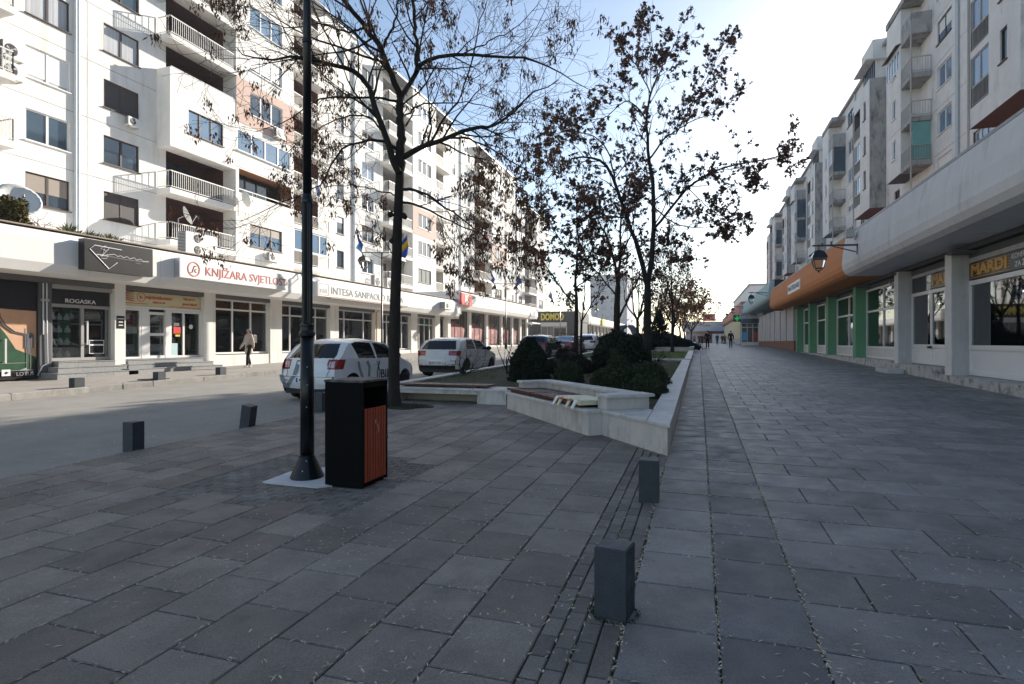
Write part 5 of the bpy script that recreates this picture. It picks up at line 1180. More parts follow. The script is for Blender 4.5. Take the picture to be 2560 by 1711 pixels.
# ------------------------------------------------------------------ litter bin
bl, bf, br = gnd(816, 1221), gnd(905, 1231), gnd(971, 1202)
bx0, bx1, by0, by1 = bl[0], bf[0]+.01, bf[1], br[1]; bz = gz(by0)+.028
binb = thing('litter_bin', 'tall black litter bin with red slatted door beside the lamp post', 'litter bin', ((bx0+bx1)/2, (by0+by1)/2, bz))
T = 1.11
mb = MB(); mb.box(bx0, bx1-.02, by0, by0+.02, bz+.02, bz+T); mb.box(bx0, bx0+.02, by0+.021, by1, bz+.02, bz+T); mb.box(bx0+.021, bx1-.02, by1-.02, by1, bz+.02, bz+T)
mb.box(bx1-.02, bx1, by0, by0+.03, bz+.02, bz+T); mb.box(bx1-.02, bx1, by1-.03, by1, bz+.02, bz+T); mb.box(bx1-.02, bx1, by0+.031, by1-.031, bz+T-.06, bz+T-.001); mb.box(bx0+.03, bx1-.03, by0+.03, by1-.03, bz, bz+.8); mb.build('casing', 'bin_black', binb)
MB().bevbox(bx0-.008, bx1+.008, by0-.008, by1+.008, bz+T+.001, bz+T+.025, .006).build('lid', 'bin_lid', binb)
n = 8; w = (by1-by0-.066)/n
for i in range(n): MB().bevbox(bx1-.018, bx1+.004, by0+.033+i*w, by0+.033+(i+1)*w-.011, bz+.06, bz+.83, .003).build('slat', 'bin_red', binb)
MB().box(bx1+.004, bx1+.02, by1-.05, by1-.02, bz+.46, bz+.49).build('lock', 'frame_dark', binb)
for (yy, z0, z1) in ((by0+.24, .66, .70), (by0+.30, .55, .62), (by0+.285, .62, .65)): MB().box(bx1+.0045, bx1+.0055, yy, yy+.006, bz+z0, bz+z1).build('scratch', 'sign_white', binb)
# ------------------------------------------------------------------ street lamps
def lantern(t, x, y, z, s=1.0, glassm='lampglass'):
    """hanging four-sided lantern, z = hook height"""
    k = s; r = lambda a, zz: [(x+a*k*sx_, y+a*k*sy_, z-zz*k) for sx_, sy_ in ((-1, -1), (1, -1), (1, 1), (-1, 1))]
    mb = MB(); mb.tube([(x, y, z), (x, y, z-.2*k)], .018*k, 6)
    A, B, C_ = r(.07, .18), r(.2, .28), r(.3, .52); D = r(.25, .55); E_ = r(.15, .95); 
    for P0, P1 in ((A, B), (B, C_)):
        for i in range(4): mb.quad(P1[i], P1[(i+1) % 4], P0[(i+1) % 4], P0[i])
    mb.quad(*A); mb.quad(*C_[::-1])
    for i in range(4): mb.bar(D[i], E_[i], .028*k); mb.bar(D[i], D[(i+1) % 4], .03*k); mb.bar(E_[i], E_[(i+1) % 4], .03*k)
    G = r(.06, 1.05)
    for i in range(4): mb.bar(E_[i], G[i], .02*k)
    mb.tube([(x, y, z-1.03*k), (x, y, z-1.14*k)], [.05*k, .015*k], 6)
    o = mb.build('lantern_frame', 'black_paint', t)
    g = MB(); D2, E2 = r(.235, .55), r(.145, .95)
    for i in range(4): g.quad(E2[i], E2[(i+1) % 4], D2[(i+1) % 4], D2[i])
    g.build('lantern_glass', glassm, o)
    return o
def flag(x, y, z, dirx, diry, label, cols, L=1.6, drop=1.1):
    t = thing('flag', label, 'flag', (x, y, z), 0, 'flags on the street lamps')
    tip = (x+dirx*L*.75, y+diry*L*.75, z+L*.75)
    MB().tube([(x, y, z), tip], [.018, .012], 6).build('staff', 'rail_grey', t)
    n, m = 9, 3; ph = random.uniform(0, 6)
    for bi, c in enumerate(cols):
        vs_, fs_ = [], []
        for i in range(n):
            for j in range(2):
                s = .42+.56*i/(n-1)*1.0; w = (bi+j)/len(cols)
                bxp = x+dirx*L*.75*s; byp = y+diry*L*.75*s; bzp = z+L*.75*s
                hang = drop*w; wav = .09*math.sin(ph+5*s+4*w)*w*1.6
                vs_.append((bxp+wav+dirx*.12*w*(1-s), byp+wav*.7+.05*w, bzp-hang*(1-.15*s)))
        for i in range(n-1): fs_.append((2*i, 2*i+1, 2*i+3, 2*i+2))
        mb = MB(); mb.add(vs_, fs_); o = mb.build('cloth', c, t, smooth=True); md = o.modifiers.new('thickness', 'SOLIDIFY'); md.thickness = .006
    return t
def lamp_post(x, y, label, z0, H=6.35, near=False, with_head=True, rot=0):
    t = thing('street_lamp', label, 'street lamp', (x, y, z0), 0, 'black double lantern street lamps')
    if near:
        MB().lathe([(.185, z0), (.185, z0+.012), (.088, z0+.235), (.088, z0+.255), (.078, z0+.258)], (x, y, 0), 24).build('base_cone', 'pole_paint', t, smooth=False)
        MB().lathe([(.077, z0+.25), (.073, z0+1.62)], (x, y, 0), 20).build('lower_pole', 'pole_paint', t, smooth=True)
        mb = MB(); mb.lathe([(.073, z0+1.6), (.088, z0+1.6), (.09, z0+1.63), (.078, z0+1.66), (.074, z0+1.70), (.078, z0+1.71), (.078, z0+1.73), (.056, z0+1.74)], (x, y, 0), 20); mb.build('collar', 'pole_paint', t); mb = MB(); mb.lathe([(.054, z0+3.1), (.066, z0+3.1), (.066, z0+3.13), (.058, z0+3.16), (.052, z0+3.19), (.05, z0+3.2)], (x, y, 0), 20); mb.build('collar', 'pole_paint', t); mb = MB(); mb.lathe([(.045, z0+4.9), (.055, z0+4.91), (.055, z0+4.95), (.045, z0+4.96)], (x, y, 0), 20); mb.build('collar', 'pole_paint', t)
        mb = MB(); n = 20    # fluted shaft
        for (za, zb, r0) in ((1.73, 3.12, .058),):
            pr = []
            for i in range(2*n): a = math.pi*i/n; r_ = r0 if i % 2 else r0-.007; pr.append((x+r_*math.cos(a), y+r_*math.sin(a)))
            mb.prism(pr, z0+za, z0+zb)
        mb.build('fluted_shaft', 'pole_paint', t); MB().lathe([(.047, z0+3.18), (.041, z0+H)], (x, y, 0), 18).build('upper_pole', 'pole_paint', t, smooth=True)
        mb = MB()
        for (a, zz, r_) in ((-.6, .2, .105), (-.35, .1, .155), (-.7, 1.05, .076), (-.6, .8, .076), (-.7, 1.25, .077)): mb.lathe([(.0, -.004), (.007, -.002), (.007, .004), (0, .006)], (x+r_*math.sin(-a)*.9, y-r_*math.cos(a), z0+zz), 8, axis='y')
        mb.build('bolt', 'txt_silver', t)
        mb = MB(); mb.tube([(x+.07*math.cos(a), y+.07*math.sin(a), z0+.98+.04*math.sin(a)) for a in [i*.45 for i in range(15)]], .006, 5); mb.tube([(x+.07, y, z0+.98), (x+.2, y+.02, z0+.96)], .005, 5); mb.build('cable', 'black_paint', t)
    else:
        MB().lathe([(.13, z0), (.13, z0+.3), (.07, z0+.9), (.065, z0+1.0), (.05, z0+1.1), (.045, z0+H)], (x, y, 0), 12).build('pole', 'pole_paint', t, smooth=True)
    ca, sa = math.cos(rot), math.sin(rot)
    mb = MB(); mb.bar((x-1.15*ca, y-1.15*sa, z0+H-.02), (x+1.15*ca, y+1.15*sa, z0+H-.02), .05)
    for s in (-1, 1): mb.bar((x, y, z0+H-.35), (x+s*.6*ca, y+s*.6*sa, z0+H-.05), .03)
    mb.build('cross_arm', 'black_paint', t)
    for s in (-1, 1): lantern(t, x+s*1.0*ca, y+s*1.0*sa, z0+H-.03, .9)
    return t
lamp_post(LAMP[0], LAMP[1], 'tall black lamp post with fluted shaft standing on a white concrete pad', LAMP[2]+.03, 7.6, True)
pad = thing('concrete_pad', 'white concrete pad under the near lamp post', 'pad', (LAMP[0], LAMP[1], LAMP[2]))
q_ = [gnd(*c_)[:2] for c_ in ((656, 1213), (789, 1227), (830, 1222), (835, 1172), (726, 1186))]
MB().prism(q_, lambda x, y: gz(y)+.006, lambda x, y: gz(y)+.034).build('slab', 'plate_white', pad, recalc=True)
for i, y in enumerate((28.8, 50.9, 73.0, 95.1)):
    lamp_post(-16.3 if False else -17.1, y, 'double lantern street lamp on the far pavement, %s' % ('behind the near tree trunk', 'in front of the supermarket', 'in front of the dark shop', 'farthest up the street')[i], gz(y)+.16, 6.1, rot=math.pi/2-1.2)
    z = gz(y)+6.2; c = math.cos(math.pi/2-1.2)
    flag(-17.1-.75*c, y-.3, z, -.5, -.3, 'flag on the left arm of the %s lamp across the road' % ('first', 'second', 'third', 'fourth')[i], (['flag_blue', 'flag_yellow', 'flag_sky'] if i == 0 else ['flag_blue', 'flag_yellow', 'flag_blue']), 1.5, .95)
    flag(-17.1+.6*c, y+.3, z, .45, .55, 'flag on the right arm of the %s lamp across the road' % ('first', 'second', 'third', 'fourth')[i], ['flag_blue', 'flag_yellow', 'flag_blue'], 1.6, 1.0)
def wall_lantern(y, x_w, z, label, L=1.7, s=1.0):
    t = thing('wall_lantern', label, 'lantern', (x_w, y, z), 0, 'lanterns on brackets along the promenade shops')
    mb = MB(); mb.box(x_w-.05, x_w-.002, y-.05, y+.05, z-.35, z+.1); mb.bar((x_w, y, z+.05), (x_w-L, y, z+.1), .07); mb.bar((x_w, y, z-.25), (x_w-L*.55, y, z+.04), .04); mb.bar((x_w-L*.8, y-.25, z+.12), (x_w-L*.85, y+.3, z+.16), .06); mb.build('bracket', 'black_paint', t)
    lantern(t, x_w-L+.25, y, z+.08, s)
wall_lantern(27.3, XQ+.0, 5.65, 'nearest black wall lantern, hanging from a bracket on the grey fascia')
wall_lantern(60.5, XQ+.0, 6.35, 'second black wall lantern, on the teal canopy')
wall_lantern(92.5, XQ, 6.9, 'third wall lantern, in front of the pharmacy cross')
wall_lantern(112, XQ, 7.0, 'farthest wall lantern, on the pink canopy')
MB
fl_ = thing('floodlight', 'small floodlight box on the grey fascia above the wall lantern', 'floodlight', (XQ-.1, 27.6, 6.3)); MB().box(XQ-.35, XQ-.02, 27.6, 28.0, 6.1, 6.42).build('housing', 'rail_grey', fl_); MB().bar((XQ, 27.8, 6.0), (XQ+.2, 27.8, 6.45), .05).build('arm', 'rail_grey', fl_)
# ------------------------------------------------------------------ air conditioners and dishes on the left
def ac_unit(y0, y1, x0, x1, z0, z1, label, fans=1, br=True):
    t = thing('air_conditioner', label, 'air conditioner', (x0, (y0+y1)/2, z0), 0, 'outdoor air conditioner units')
    MB().bevbox(x0, x1, y0, y1, z0, z1, .015).build('housing', 'ac_white', t)
    h = (z1-z0)/fans
    for i in range(fans):
        zc = z0+h*(i+.5); yc = y0+(y1-y0)*.36; R_ = min(h, y1-y0)*.36
        o = MB().lathe([(0, 0), (R_, 0), (R_, .008), (R_*.9, .012), (0, .012)], (x1+.001, yc, zc), 20, axis='x').build('fan_grille', 'frame_dark', t)
        mb = MB()
        for a in range(3): ang = a*2.1+.5; mb.extr([(x1+.014, yc+R_*.15*math.cos(ang+.8), zc+R_*.15*math.sin(ang+.8)), (x1+.014, yc+R_*.85*math.cos(ang-.2), zc+R_*.85*math.sin(ang-.2)), (x1+.014, yc+R_*.85*math.cos(ang+.25), zc+R_*.85*math.sin(ang+.25))], (.004, 0, 0))
        mb.lathe([(0, 0), (R_*.16, 0), (R_*.16, .012), (0, .014)], (x1+.014, yc, zc), 10, axis='x'); mb.build('blades', 'rail_grey', o)
    mb = MB(); n = int((z1-z0)/.06)
    for i in range(n): mb.box(x0+.04, x1-.04, y0-.012, y0-.001, z0+.05+i*.06, z0+.085+i*.06)
    mb.build('side_louvre', 'cloth_grey', t)
    mb = MB(); mb.box(x0-(.3 if br else 0), x1, y0+.1, y0+.14, z0-.05, z0-.002); mb.box(x0-(.3 if br else 0), x1, y1-.14, y1-.1, z0-.05, z0-.002); mb.build('bracket', 'rail_grey', t)
    return t
ac_unit(18.25, 19.85, -20.35, -19.9, 5.25, 6.2, 'big white air conditioner with two fans on the roof edge over the bookshop', 2, False)
for i, u in enumerate((937, 969)):
    y = YX(u, -20.0); ac_unit(y, y+1.0, -20.3, -20.0, 5.25, 6.0, ('left', 'right')[i]+' one of the two white air conditioners above the bank sign', 1, False)
a = onX(674, 640, XP+.35); ac_unit(a[1], a[1]+.85, XP+.06, XP+.36, FL(0)-.25, FL(0)+.33, 'air conditioner under the brown window beside the lamp post')
a = onX(690, 330, XP+.3); ac_unit(a[1], a[1]+.85, XP+.06, XP+.36, a[2]-.3, a[2]+.3, 'air conditioner on the pink render')
ac_unit(27.5, 28.4, XL-1.4, XL-1.08, 8.1, 8.7, 'air conditioner at the back of the dark loggia behind the satellite dish')
for i in range(2): ac_unit(16.6, 17.45, XL+.06, XL+.4, 13.0+.85*i, 13.7+.85*i, ('lower', 'upper')[i]+' of two stacked air conditioners at the left edge of the facade')
ac_unit(22.3, 23.0, XL+.06, XL+.35, FL(2)+.0, FL(2)+.45, 'small air conditioner under a dark window left of the white box bay')
a = onX(1115, 780, XF+.3); 
ac_unit(a[1]-.6, a[1]+.6, XF+.02, XF+.5, 4.2, 4.75, 'air conditioner on the end of the bank fascia')
def dish(c, R_, aim, label):
    t = thing('satellite_dish', label, 'satellite dish', c, 0, 'satellite dishes'); c = Vector(c); aim = Vector(aim).normalized()
    q = aim.to_track_quat('Z', 'Y'); vs_ = []; fs_ = []; n = 20; rings = 5
    for s in (0, .02):
        base = len(vs_)
        for r_ in range(rings+1):
            for j in range(n):
                rr_ = R_*r_/rings; a_ = 2*math.pi*j/n; v = q @ Vector((rr_*math.cos(a_), rr_*math.sin(a_), .28*rr_*rr_/R_-s)); vs_.append((c+v)[:])
        for r_ in range(rings):
            for j in range(n):
                f = (base+r_*n+j, base+r_*n+(j+1) % n, base+(r_+1)*n+(j+1) % n, base+(r_+1)*n+j); fs_.append(f if s == 0 else f[::-1])
    for j in range(n): fs_.append((rings*n+j, rings*n+(j+1) % n, (rings+1)*n+rings*n+(j+1) % n, (rings+1)*n+rings*n+j))
    mb = MB(); mb.add(vs_, fs_); mb.build('reflector', 'ac_white', t, smooth=True)
    low = c+q @ Vector((0, -R_, .1)); tip = c+q @ Vector((0, -R_*.35, R_*1.0))
    mb = MB(); mb.tube([low[:], tip[:]], .018, 6); mb.lathe([(0, -.06), (.04, -.05), (.04, .05), (0, .06)], tip[:], 8); mb.build('feed_arm', 'rail_grey', t)
    bk = c-aim*.1; mb = MB(); mb.tube([bk[:], (bk[0]-.35, bk[1], bk[2]-.1), (bk[0]-.35, bk[1], bk[2]-1.0)], .03, 6); mb.build('mast', 'rail_grey', t)
a = onX(461, 545, XP+.15); dish((XP+.2, a[1], a[2]+.1), .52, (.55, .75, .42), 'white satellite dish on the lowest loggia railing')
a = onX(30, 500, -21.0); dish((-21.0, a[1]+.15, a[2]-.05), .62, (.75, -.25, .45), 'large white satellite dish among plants on the roof at the left edge')
a = onX(604, 500, XP+.3); dish((XP+.5, a[1], a[2]), .5, (.35, .9, .35), 'white dish seen edge on at the corner of the loggia')
# ------------------------------------------------------------------ cars (lofted side contour with rounded shoulders)
mat('car_white', (.74, .75, .77), .28, coat=.8, var=.04, scale=2, spec=.5); mat('car_white2', (.62, .615, .60), .3, coat=.8, var=.05, scale=2)
mat('car_dark', (.035, .042, .05), .22, coat=1.0); mat('car_red', (.10, .012, .018), .22, coat=1.0); mat('tyre', (.012, .012, .012), .85); mat('rim', (.45, .46, .48), .3, metal=.7)
mat('tail_red', (.32, .012, .012), .15, coat=1.0); mat('tail_clear', (.55, .5, .5), .15, coat=1.0); mat('car_black', (.012, .012, .013), .5); mat('decal_grey', (.21, .23, .25), .4)
def interp(pts, x):
    xs = [p[0] for p in pts]; zs = [p[1] for p in pts]
    return float(np.interp(x, xs, zs))
def car(name, label, loc, rotz, L, W, top, belt, sidewins, paint, wheels, R_, tail, rearwin, frontwin, plate=None, plate_z=.62, group='cars parked along the road', tumble=.2, qual=1.0):
    """x=0 rear .. L front; top = upper contour (x, z); sidewins polygons (x, z); tail(x,y,z) picks lamp faces"""
    t = thing(name, label, 'car', (0, 0, 0), 0, group); Hmax = max(p[1] for p in top); hw = W/2
    def zbot(x):
        z = .2 if .12 < x < L-.15 else .3
        for xw in wheels:
            d = abs(x-xw)
            if d < R_*1.16: z = max(z, R_+math.sqrt(max((R_*1.16)**2-d*d, 0))-.0)
        return z
    def plan(x):
        a = max(0, (.75-x)/.75); b = max(0, (x-(L-.85))/.85); return 1-.15*a**2.2-.22*b**2.3
    bz_ = belt
    def yside(x, z):
        k = plan(x)
        if z < .5: k *= 1-.07*((.5-z)/.3)**1.5
        if z > bz_: k *= 1-tumble*((z-bz_)/(Hmax-bz_))**1.25
        else: k *= 1+.012*math.sin(max(0, min(1, (z-.3)/(bz_-.3)))*math.pi)
        return hw*k
    def inside(poly, x, z):
        c = False; j = len(poly)-1
        for i in range(len(poly)):
            (xi, zi), (xj, zj) = poly[i], poly[j]
            if (zi > z) != (zj > z) and x < (xj-xi)*(z-zi)/(zj-zi)+xi: c = not c
            j = i
        return c
    INS = .075
    NX, NZ = int(170*qual), int(44*qual)
    xs = np.concatenate([np.linspace(.0, .35, int(26*qual)), np.linspace(.37, L-.32, NX-int(52*qual)), np.linspace(L-.3, L, int(26*qual))])
    parts = {}
    def face(kind, pts):
        vs_, fs_ = parts.setdefault(kind, ([], [])); n = len(vs_); vs_.extend(pts); fs_.append((n, n+1, n+2, n+3))
    for s in (-1, 1):
        grid = []
        for x in xs:
            zt = interp(top, x)-INS; zb_ = min(zbot(x), zt-.01); col = []
            for k in range(NZ+1):
                z = zb_+(zt-zb_)*k/NZ; col.append((x, s*yside(x, z), z))
            grid.append(col)
        for i in range(len(xs)-1):
            for k in range(NZ):
                q = [grid[i][k], grid[i+1][k], grid[i+1][k+1], grid[i][k+1]]
                cx_ = (q[0][0]+q[1][0])/2; cz_ = (q[0][2]+q[2][2])/2
                kind = 'body'
                for wi, wpoly in enumerate(sidewins):
                    if inside(wpoly, cx_, cz_): kind = 'side_window' if s > 0 else 'side_window_far'; kind += str(wi)
                if tail(cx_, abs(q[0][1]), cz_): kind = tail(cx_, abs(q[0][1]), cz_)+('_r' if s < 0 else '_l')
                if kind == 'body' and cz_ < .28: kind = 'sill'
                face(kind, q if s < 0 else q[::-1])
    # strip over the top from rear bottom to front bottom
    cont = []
    m = len(top); d = [0]
    for i in range(1, m): d.append(d[-1]+math.hypot(top[i][0]-top[i-1][0], top[i][1]-top[i-1][1]))
    N = int(190*qual)
    for i in range(N+1):
        s = d[-1]*i/N; cont.append((float(np.interp(s, d, [p[0] for p in top])), float(np.interp(s, d, [p[1] for p in top]))))
    # smooth contour a little
    cc = np.array(cont)
    for _ in range(int(3*qual*qual)): cc[1:-1] = (cc[:-2]+2*cc[1:-1]+cc[2:])/4
    tn = np.gradient(cc, axis=0); tn /= np.linalg.norm(tn, axis=1)[:, None]+1e-9; nn = np.stack([-tn[:, 1], tn[:, 0]], 1)
    M = int(40*qual*1.2); rows_ = []
    for i in range(N+1):
        x, z = cc[i]; row = []
        xi, zi = x-nn[i, 0]*INS, z-nn[i, 1]*INS
        xi = min(max(xi, 0), L)
        ye = yside(xi, min(zi, interp(top, xi)-INS)) 
        for j in range(M+1):
            v = -1+2*j/M; b = 1-abs(v)**2.7
            row.append((x-nn[i, 0]*INS*(1-b), ye*v, z-nn[i, 1]*INS*(1-b)))
        rows_.append(row)
    for i in range(N):
        for j in range(M):
            q = [rows_[i][j], rows_[i+1][j], rows_[i+1][j+1], rows_[i][j+1]]
            x = sum(p[0] for p in q)/4; y = sum(p[1] for p in q)/4; z = sum(p[2] for p in q)/4
            kind = 'body'
            if rearwin(x, abs(y), z): kind = 'rear_window'
            elif frontwin(x, abs(y), z): kind = 'windscreen'
            elif tail(x, abs(y), z): kind = tail(x, abs(y), z)+('_r' if y < 0 else '_l')
            elif z < .42 and x < L/2: kind = 'bumper'
            face(kind, q[::-1])
    names = {'body': ('body', paint), 'sill': ('sill', 'car_black'), 'rear_window': ('rear_window', 'carglass'), 'windscreen': ('windscreen', 'carglass'), 'bumper': ('bumper', paint if paint == 'car_white' else 'car_black')}
    body_o = None
    for k, (vs_, fs_) in parts.items():
        nm, mt = names.get(k, (None, None))
        if nm is None:
            if k.startswith('side_window'): nm, mt = 'side_window', 'carglass'
            elif k.startswith('tailclear'): nm, mt = 'reversing_light', 'tail_clear'
            else: nm, mt = 'tail_light', 'tail_red'
        o = bulk(nm, vs_, fs_, mt, t, True)
        import bmesh
        bm = bmesh.new(); bm.from_mesh(o.data); bmesh.ops.remove_doubles(bm, verts=bm.verts, dist=.0006); bm.to_mesh(o.data); bm.free()
        o.data.polygons.foreach_set('use_smooth', [True]*len(o.data.polygons))
    mb = MB(); mb.box(.15, L-.2, -hw*.82, hw*.82, .16, .5); mb.box(.5, L*.62, -hw*.8, hw*.8, .5, bz_-.12); 
    for xx in (L*.42, L*.62):
        for sy in (-.36, .36): mb.bevbox(xx-.1, xx+.12, sy-.22, sy+.22, .5, 1.12, .05); mb.box(xx-.05, xx+.05, sy-.12, sy+.12, 1.12, 1.3)
    mb.build('interior', 'car_black', t)
    for xw in wheels:
        for s in (-1, 1):
            yw = s*(hw*.985-.1); 
            w_ = MB().lathe([(R_*.62, -.1), (R_*.9, -.105), (R_, -.07), (R_, .07), (R_*.9, .105), (R_*.62, .1)], (xw, yw, R_), 28, axis='y').build('wheel', 'tyre', t, smooth=True)
            mb = MB(); mb.lathe([(R_*.6, -.06), (R_*.66, -.06), (R_*.66, .06), (R_*.6, .06), (R_*.6, -.06)], (xw, yw+s*.035, R_), 24, axis='y')
            for a in range(5):
                an = a*2*math.pi/5+.3; mb.bar((xw, yw+s*.07, R_), (xw+R_*.62*math.cos(an), yw+s*.07, R_+R_*.62*math.sin(an)), .045)
            mb.lathe([(0, -.02), (R_*.16, -.02), (R_*.16, .02), (0, .02)], (xw, yw+s*.075, R_), 12, axis='y'); mb.build('rim', 'rim', w_)
            MB().lathe([(0, -.13), (R_*1.15, -.13), (R_*1.15, -.11), (0, -.11)], (xw, yw-(.0 if s > 0 else -.24), R_), 20, axis='y').build('arch_liner', 'car_black', t)
    for s in (-1, 1):
        xm = L*.655; mb = MB(); mb.lathe([(0, -.09), (.06, -.085), (.085, -.03), (.085, .05), (.05, .1), (0, .105)], (xm, s*(hw+.1), bz_+.06), 12, axis='y'); mb.bar((xm, s*(hw-.05), bz_+.02), (xm, s*(hw+.05), bz_+.04), .04); mb.build('mirror', 'car_black', t, smooth=True)
    for i_, xx in enumerate((L*.455, L*.62)):   # shut lines and handles
        for s in (-1, 1):
            pts = [(xx, s*(yside(xx, z)+.001), z) for z in np.linspace(.42, bz_-.02, 7)]
            MB().tube(pts, .004, 4).build('shut_line', 'car_black', t)
            hx = xx-.16; MB().box(hx-.09, hx+.09, s*(yside(hx, bz_-.13)+.001), s*(yside(hx, bz_-.13)+.03), bz_-.145, bz_-.115).build('door_handle', paint, t)
    if plate:
        pm = MB().box(-.012, .0, -.26, .26, -.056, .056).build('number_plate', 'sign_white', t)
        px = .0
        for k_, (x_, z_) in enumerate(top[:5]):
            if z_ <= plate_z: px = x_
        pm.location = (px-.012, 0, plate_z)
        link('blue_band', MB().box(-.016, -.0125, .21, .258, -.054, .054).mesh('blue_band', 'flag_blue'), pm)
        l_ = letters(plate, .105, (0, 0, 0), '-x', 'car_black', pm, width=.4); l_.location = (-.014, -.03, 0); l_.rotation_euler = (math.pi/2, 0, -math.pi/2)
    t.location = loc; t.rotation_euler = (math.atan(SL)*0, 0, rotz)
    t.rotation_mode = 'XYZ'
    return t, yside
HB = math.pi/2
# hatchback with decals (rear towards the camera)
L1_, W1_ = 4.06, 1.73
top1 = [(.08, .28), (.0, .42), (.0, .60), (.07, .72), (.11, .92), (.19, 1.04), (.56, 1.38), (.7, 1.455), (1.05, 1.51), (1.7, 1.53), (2.25, 1.48), (2.5, 1.42), (3.1, 1.03), (3.3, .97), (3.75, .85), (3.95, .74), (4.05, .55), (4.06, .4), (4.0, .26)]
sw1 = [[(.95, 1.02), (1.72, 1.0), (1.63, 1.40), (1.0, 1.43), (.78, 1.38)], [(1.80, 1.0), (2.78, 1.0), (2.72, 1.1), (2.34, 1.36), (1.74, 1.41)]]
def tail1(x, y, z):
    if x < .48 and y > .54 and .76 < z < 1.0 and x < .44-(1.0-z)*.4:
        return 'tailclear' if (.58 < y < .72 and .80 < z < .95 and x < .2) else 'tail'
    if x < .1 and .55 < y and .47 < z < .5: return 'tail'
    return None
rw1 = lambda x, y, z: x < .66 and 1.03 < z < 1.385 and y < .70-.13*(z-1.03)/.35-(.3*(1.10-z) if z < 1.10 else 0)*2
fw1 = lambda x, y, z: 2.5 < x < 3.12 and 1.04 < z < 1.42 and y < .62
ps = gnd(729, 998)
def place_car(px, side_x): pass
xc1 = ps[0]+W1_/2-.08; y1 = ps[1]-.48
c1, ys1 = car('parked_car', 'white hatchback with grey ribbon decals parked nearest, partly behind the lamp post', (xc1, y1, gz(y1+2)), HB-.02, L1_, W1_, top1, 1.0, sw1, 'car_white', (.70, 3.28), .305, tail1, rw1, fw1, 'A42-T-319', .50, qual=2.0)
def decal(t, ys, side, pts, w, m, name='decal'):
    """ribbon on the flank: pts (x, z)"""
    mb = MB(); vs_ = []; n = len(pts)
    for i, (x, z) in enumerate(pts):
        a = Vector(pts[max(i-1, 0)]); b = Vector(pts[min(i+1, n-1)]); d = (b-a).normalized(); nrm = Vector((-d[1], d[0]))
        for k in (-1, 1):
            xx, zz = x+nrm[0]*w/2*k, z+nrm[1]*w/2*k; vs_.append((xx, side*(ys(xx, zz)+.004), zz))
    mb.add(vs_, [(2*i, 2*i+1, 2*i+3, 2*i+2) for i in range(n-1)]); o = MB(); o.v, o.f, o.m = mb.v, mb.f, mb.m
    me = o.mesh(name, m); ob = link(name, me, t); return ob
for pts, w in (([(.93, .93), (.98, .75), (1.12, .5), (1.22, .32)], .10), ([(1.32, .93), (1.42, .78), (1.40, .55), (1.28, .3)], .11)): decal(c1, ys1, -1, pts, w, 'decal_grey')
decal(c1, ys1, -1, [(1.78, .92), (1.84, .80), (1.92, .64), (1.90, .46), (1.84, .32)], .04, 'cloth_black'); decal(c1, ys1, -1, [(1.92, .92), (1.86, .80), (1.78, .64), (1.80, .46), (1.85, .32)], .04, 'cloth_black')
l_ = letters('BINA', .34, (0, 0, 0), '-y', 'cloth_black', c1, width=.85); l_.location = (2.38, -W1_/2-.012, .56); l_.rotation_euler = (math.pi/2, 0, 0)
for (pts, w) in (([(.30, .98), (.33, .62)], .12), ([(.34, .6), (.5, .42), (.62, .30)], .13), ([(.77, .62), (.70, .45), (.60, .30)], .12)):
    mb = MB(); vs_ = []
    for i, (y, z) in enumerate(pts):
        for k in (-1, 1):
            x = min([p_[0] for p_ in top1[:6]], key=lambda q_: 0) if False else float(np.interp(z, [.28, .42, .60, .72, .92, 1.04], [.08, 0, 0, .07, .11, .19])); vs_.append((x-.008+.075*(abs(y)/.86)**2.7, y+k*w/2, z))
    mb.add(vs_, [(2*i, 2*i+1, 2*i+3, 2*i+2) for i in range(len(pts)-1)]); link('decal', mb.mesh('decal', 'decal_grey'), c1)
def rear_x(z, y): return float(np.interp(z, [.28, .42, .60, .72, .92, 1.04], [.08, 0, 0, .07, .11, .19]))+.075*(abs(y)/.86)**2.7-.004
for s in (-1, 1): link('hatch_seam', MB().tube([(rear_x(z, .6), s*(.58+.08*(z-.58)/.45), z) for z in np.linspace(.58, 1.03, 8)], .005, 4).mesh('hatch_seam', 'car_black'), c1)
link('bumper_seam', MB().tube([(rear_x(.58, y), y, .58) for y in np.linspace(-.8, .8, 17)], .005, 4).mesh('bumper_seam', 'car_black'), c1)
link('rear_badge', MB().box(.085, .097, -.09, .09, .87, .90).mesh('rear_badge', 'rim'), c1)
# second hatchback
L2_, W2_ = 4.2, 1.78
top2 = [(.08, .3), (.0, .45), (.0, .64), (.06, .76), (.10, .98), (.48, 1.34), (.6, 1.405), (1.0, 1.465), (1.8, 1.475), (2.4, 1.40), (3.1, 1.02), (3.3, .97), (3.9, .82), (4.1, .68), (4.2, .5), (4.16, .3)]
sw2 = [[(.75, 1.02), (1.62, 1.0), (1.56, 1.38), (1.0, 1.38)], [(1.70, 1.0), (2.8, 1.0), (2.72, 1.08), (2.3, 1.32), (1.66, 1.38)]]
def tail2(x, y, z):
    if x < .36 and y > .48 and .78 < z < .96 and x < .38-(.96-z)*.5: return 'tail'
    if x < .1 and .6 < y and .45 < z < .48: return 'tail'
    return None
rw2 = lambda x, y, z: x < .55 and 1.01 < z < 1.335 and y < .72-.14*(z-1.01)/.33
fw2 = lambda x, y, z: 2.4 < x < 3.1 and 1.03 < z < 1.38 and y < .62
ps = gnd(1064, 941)
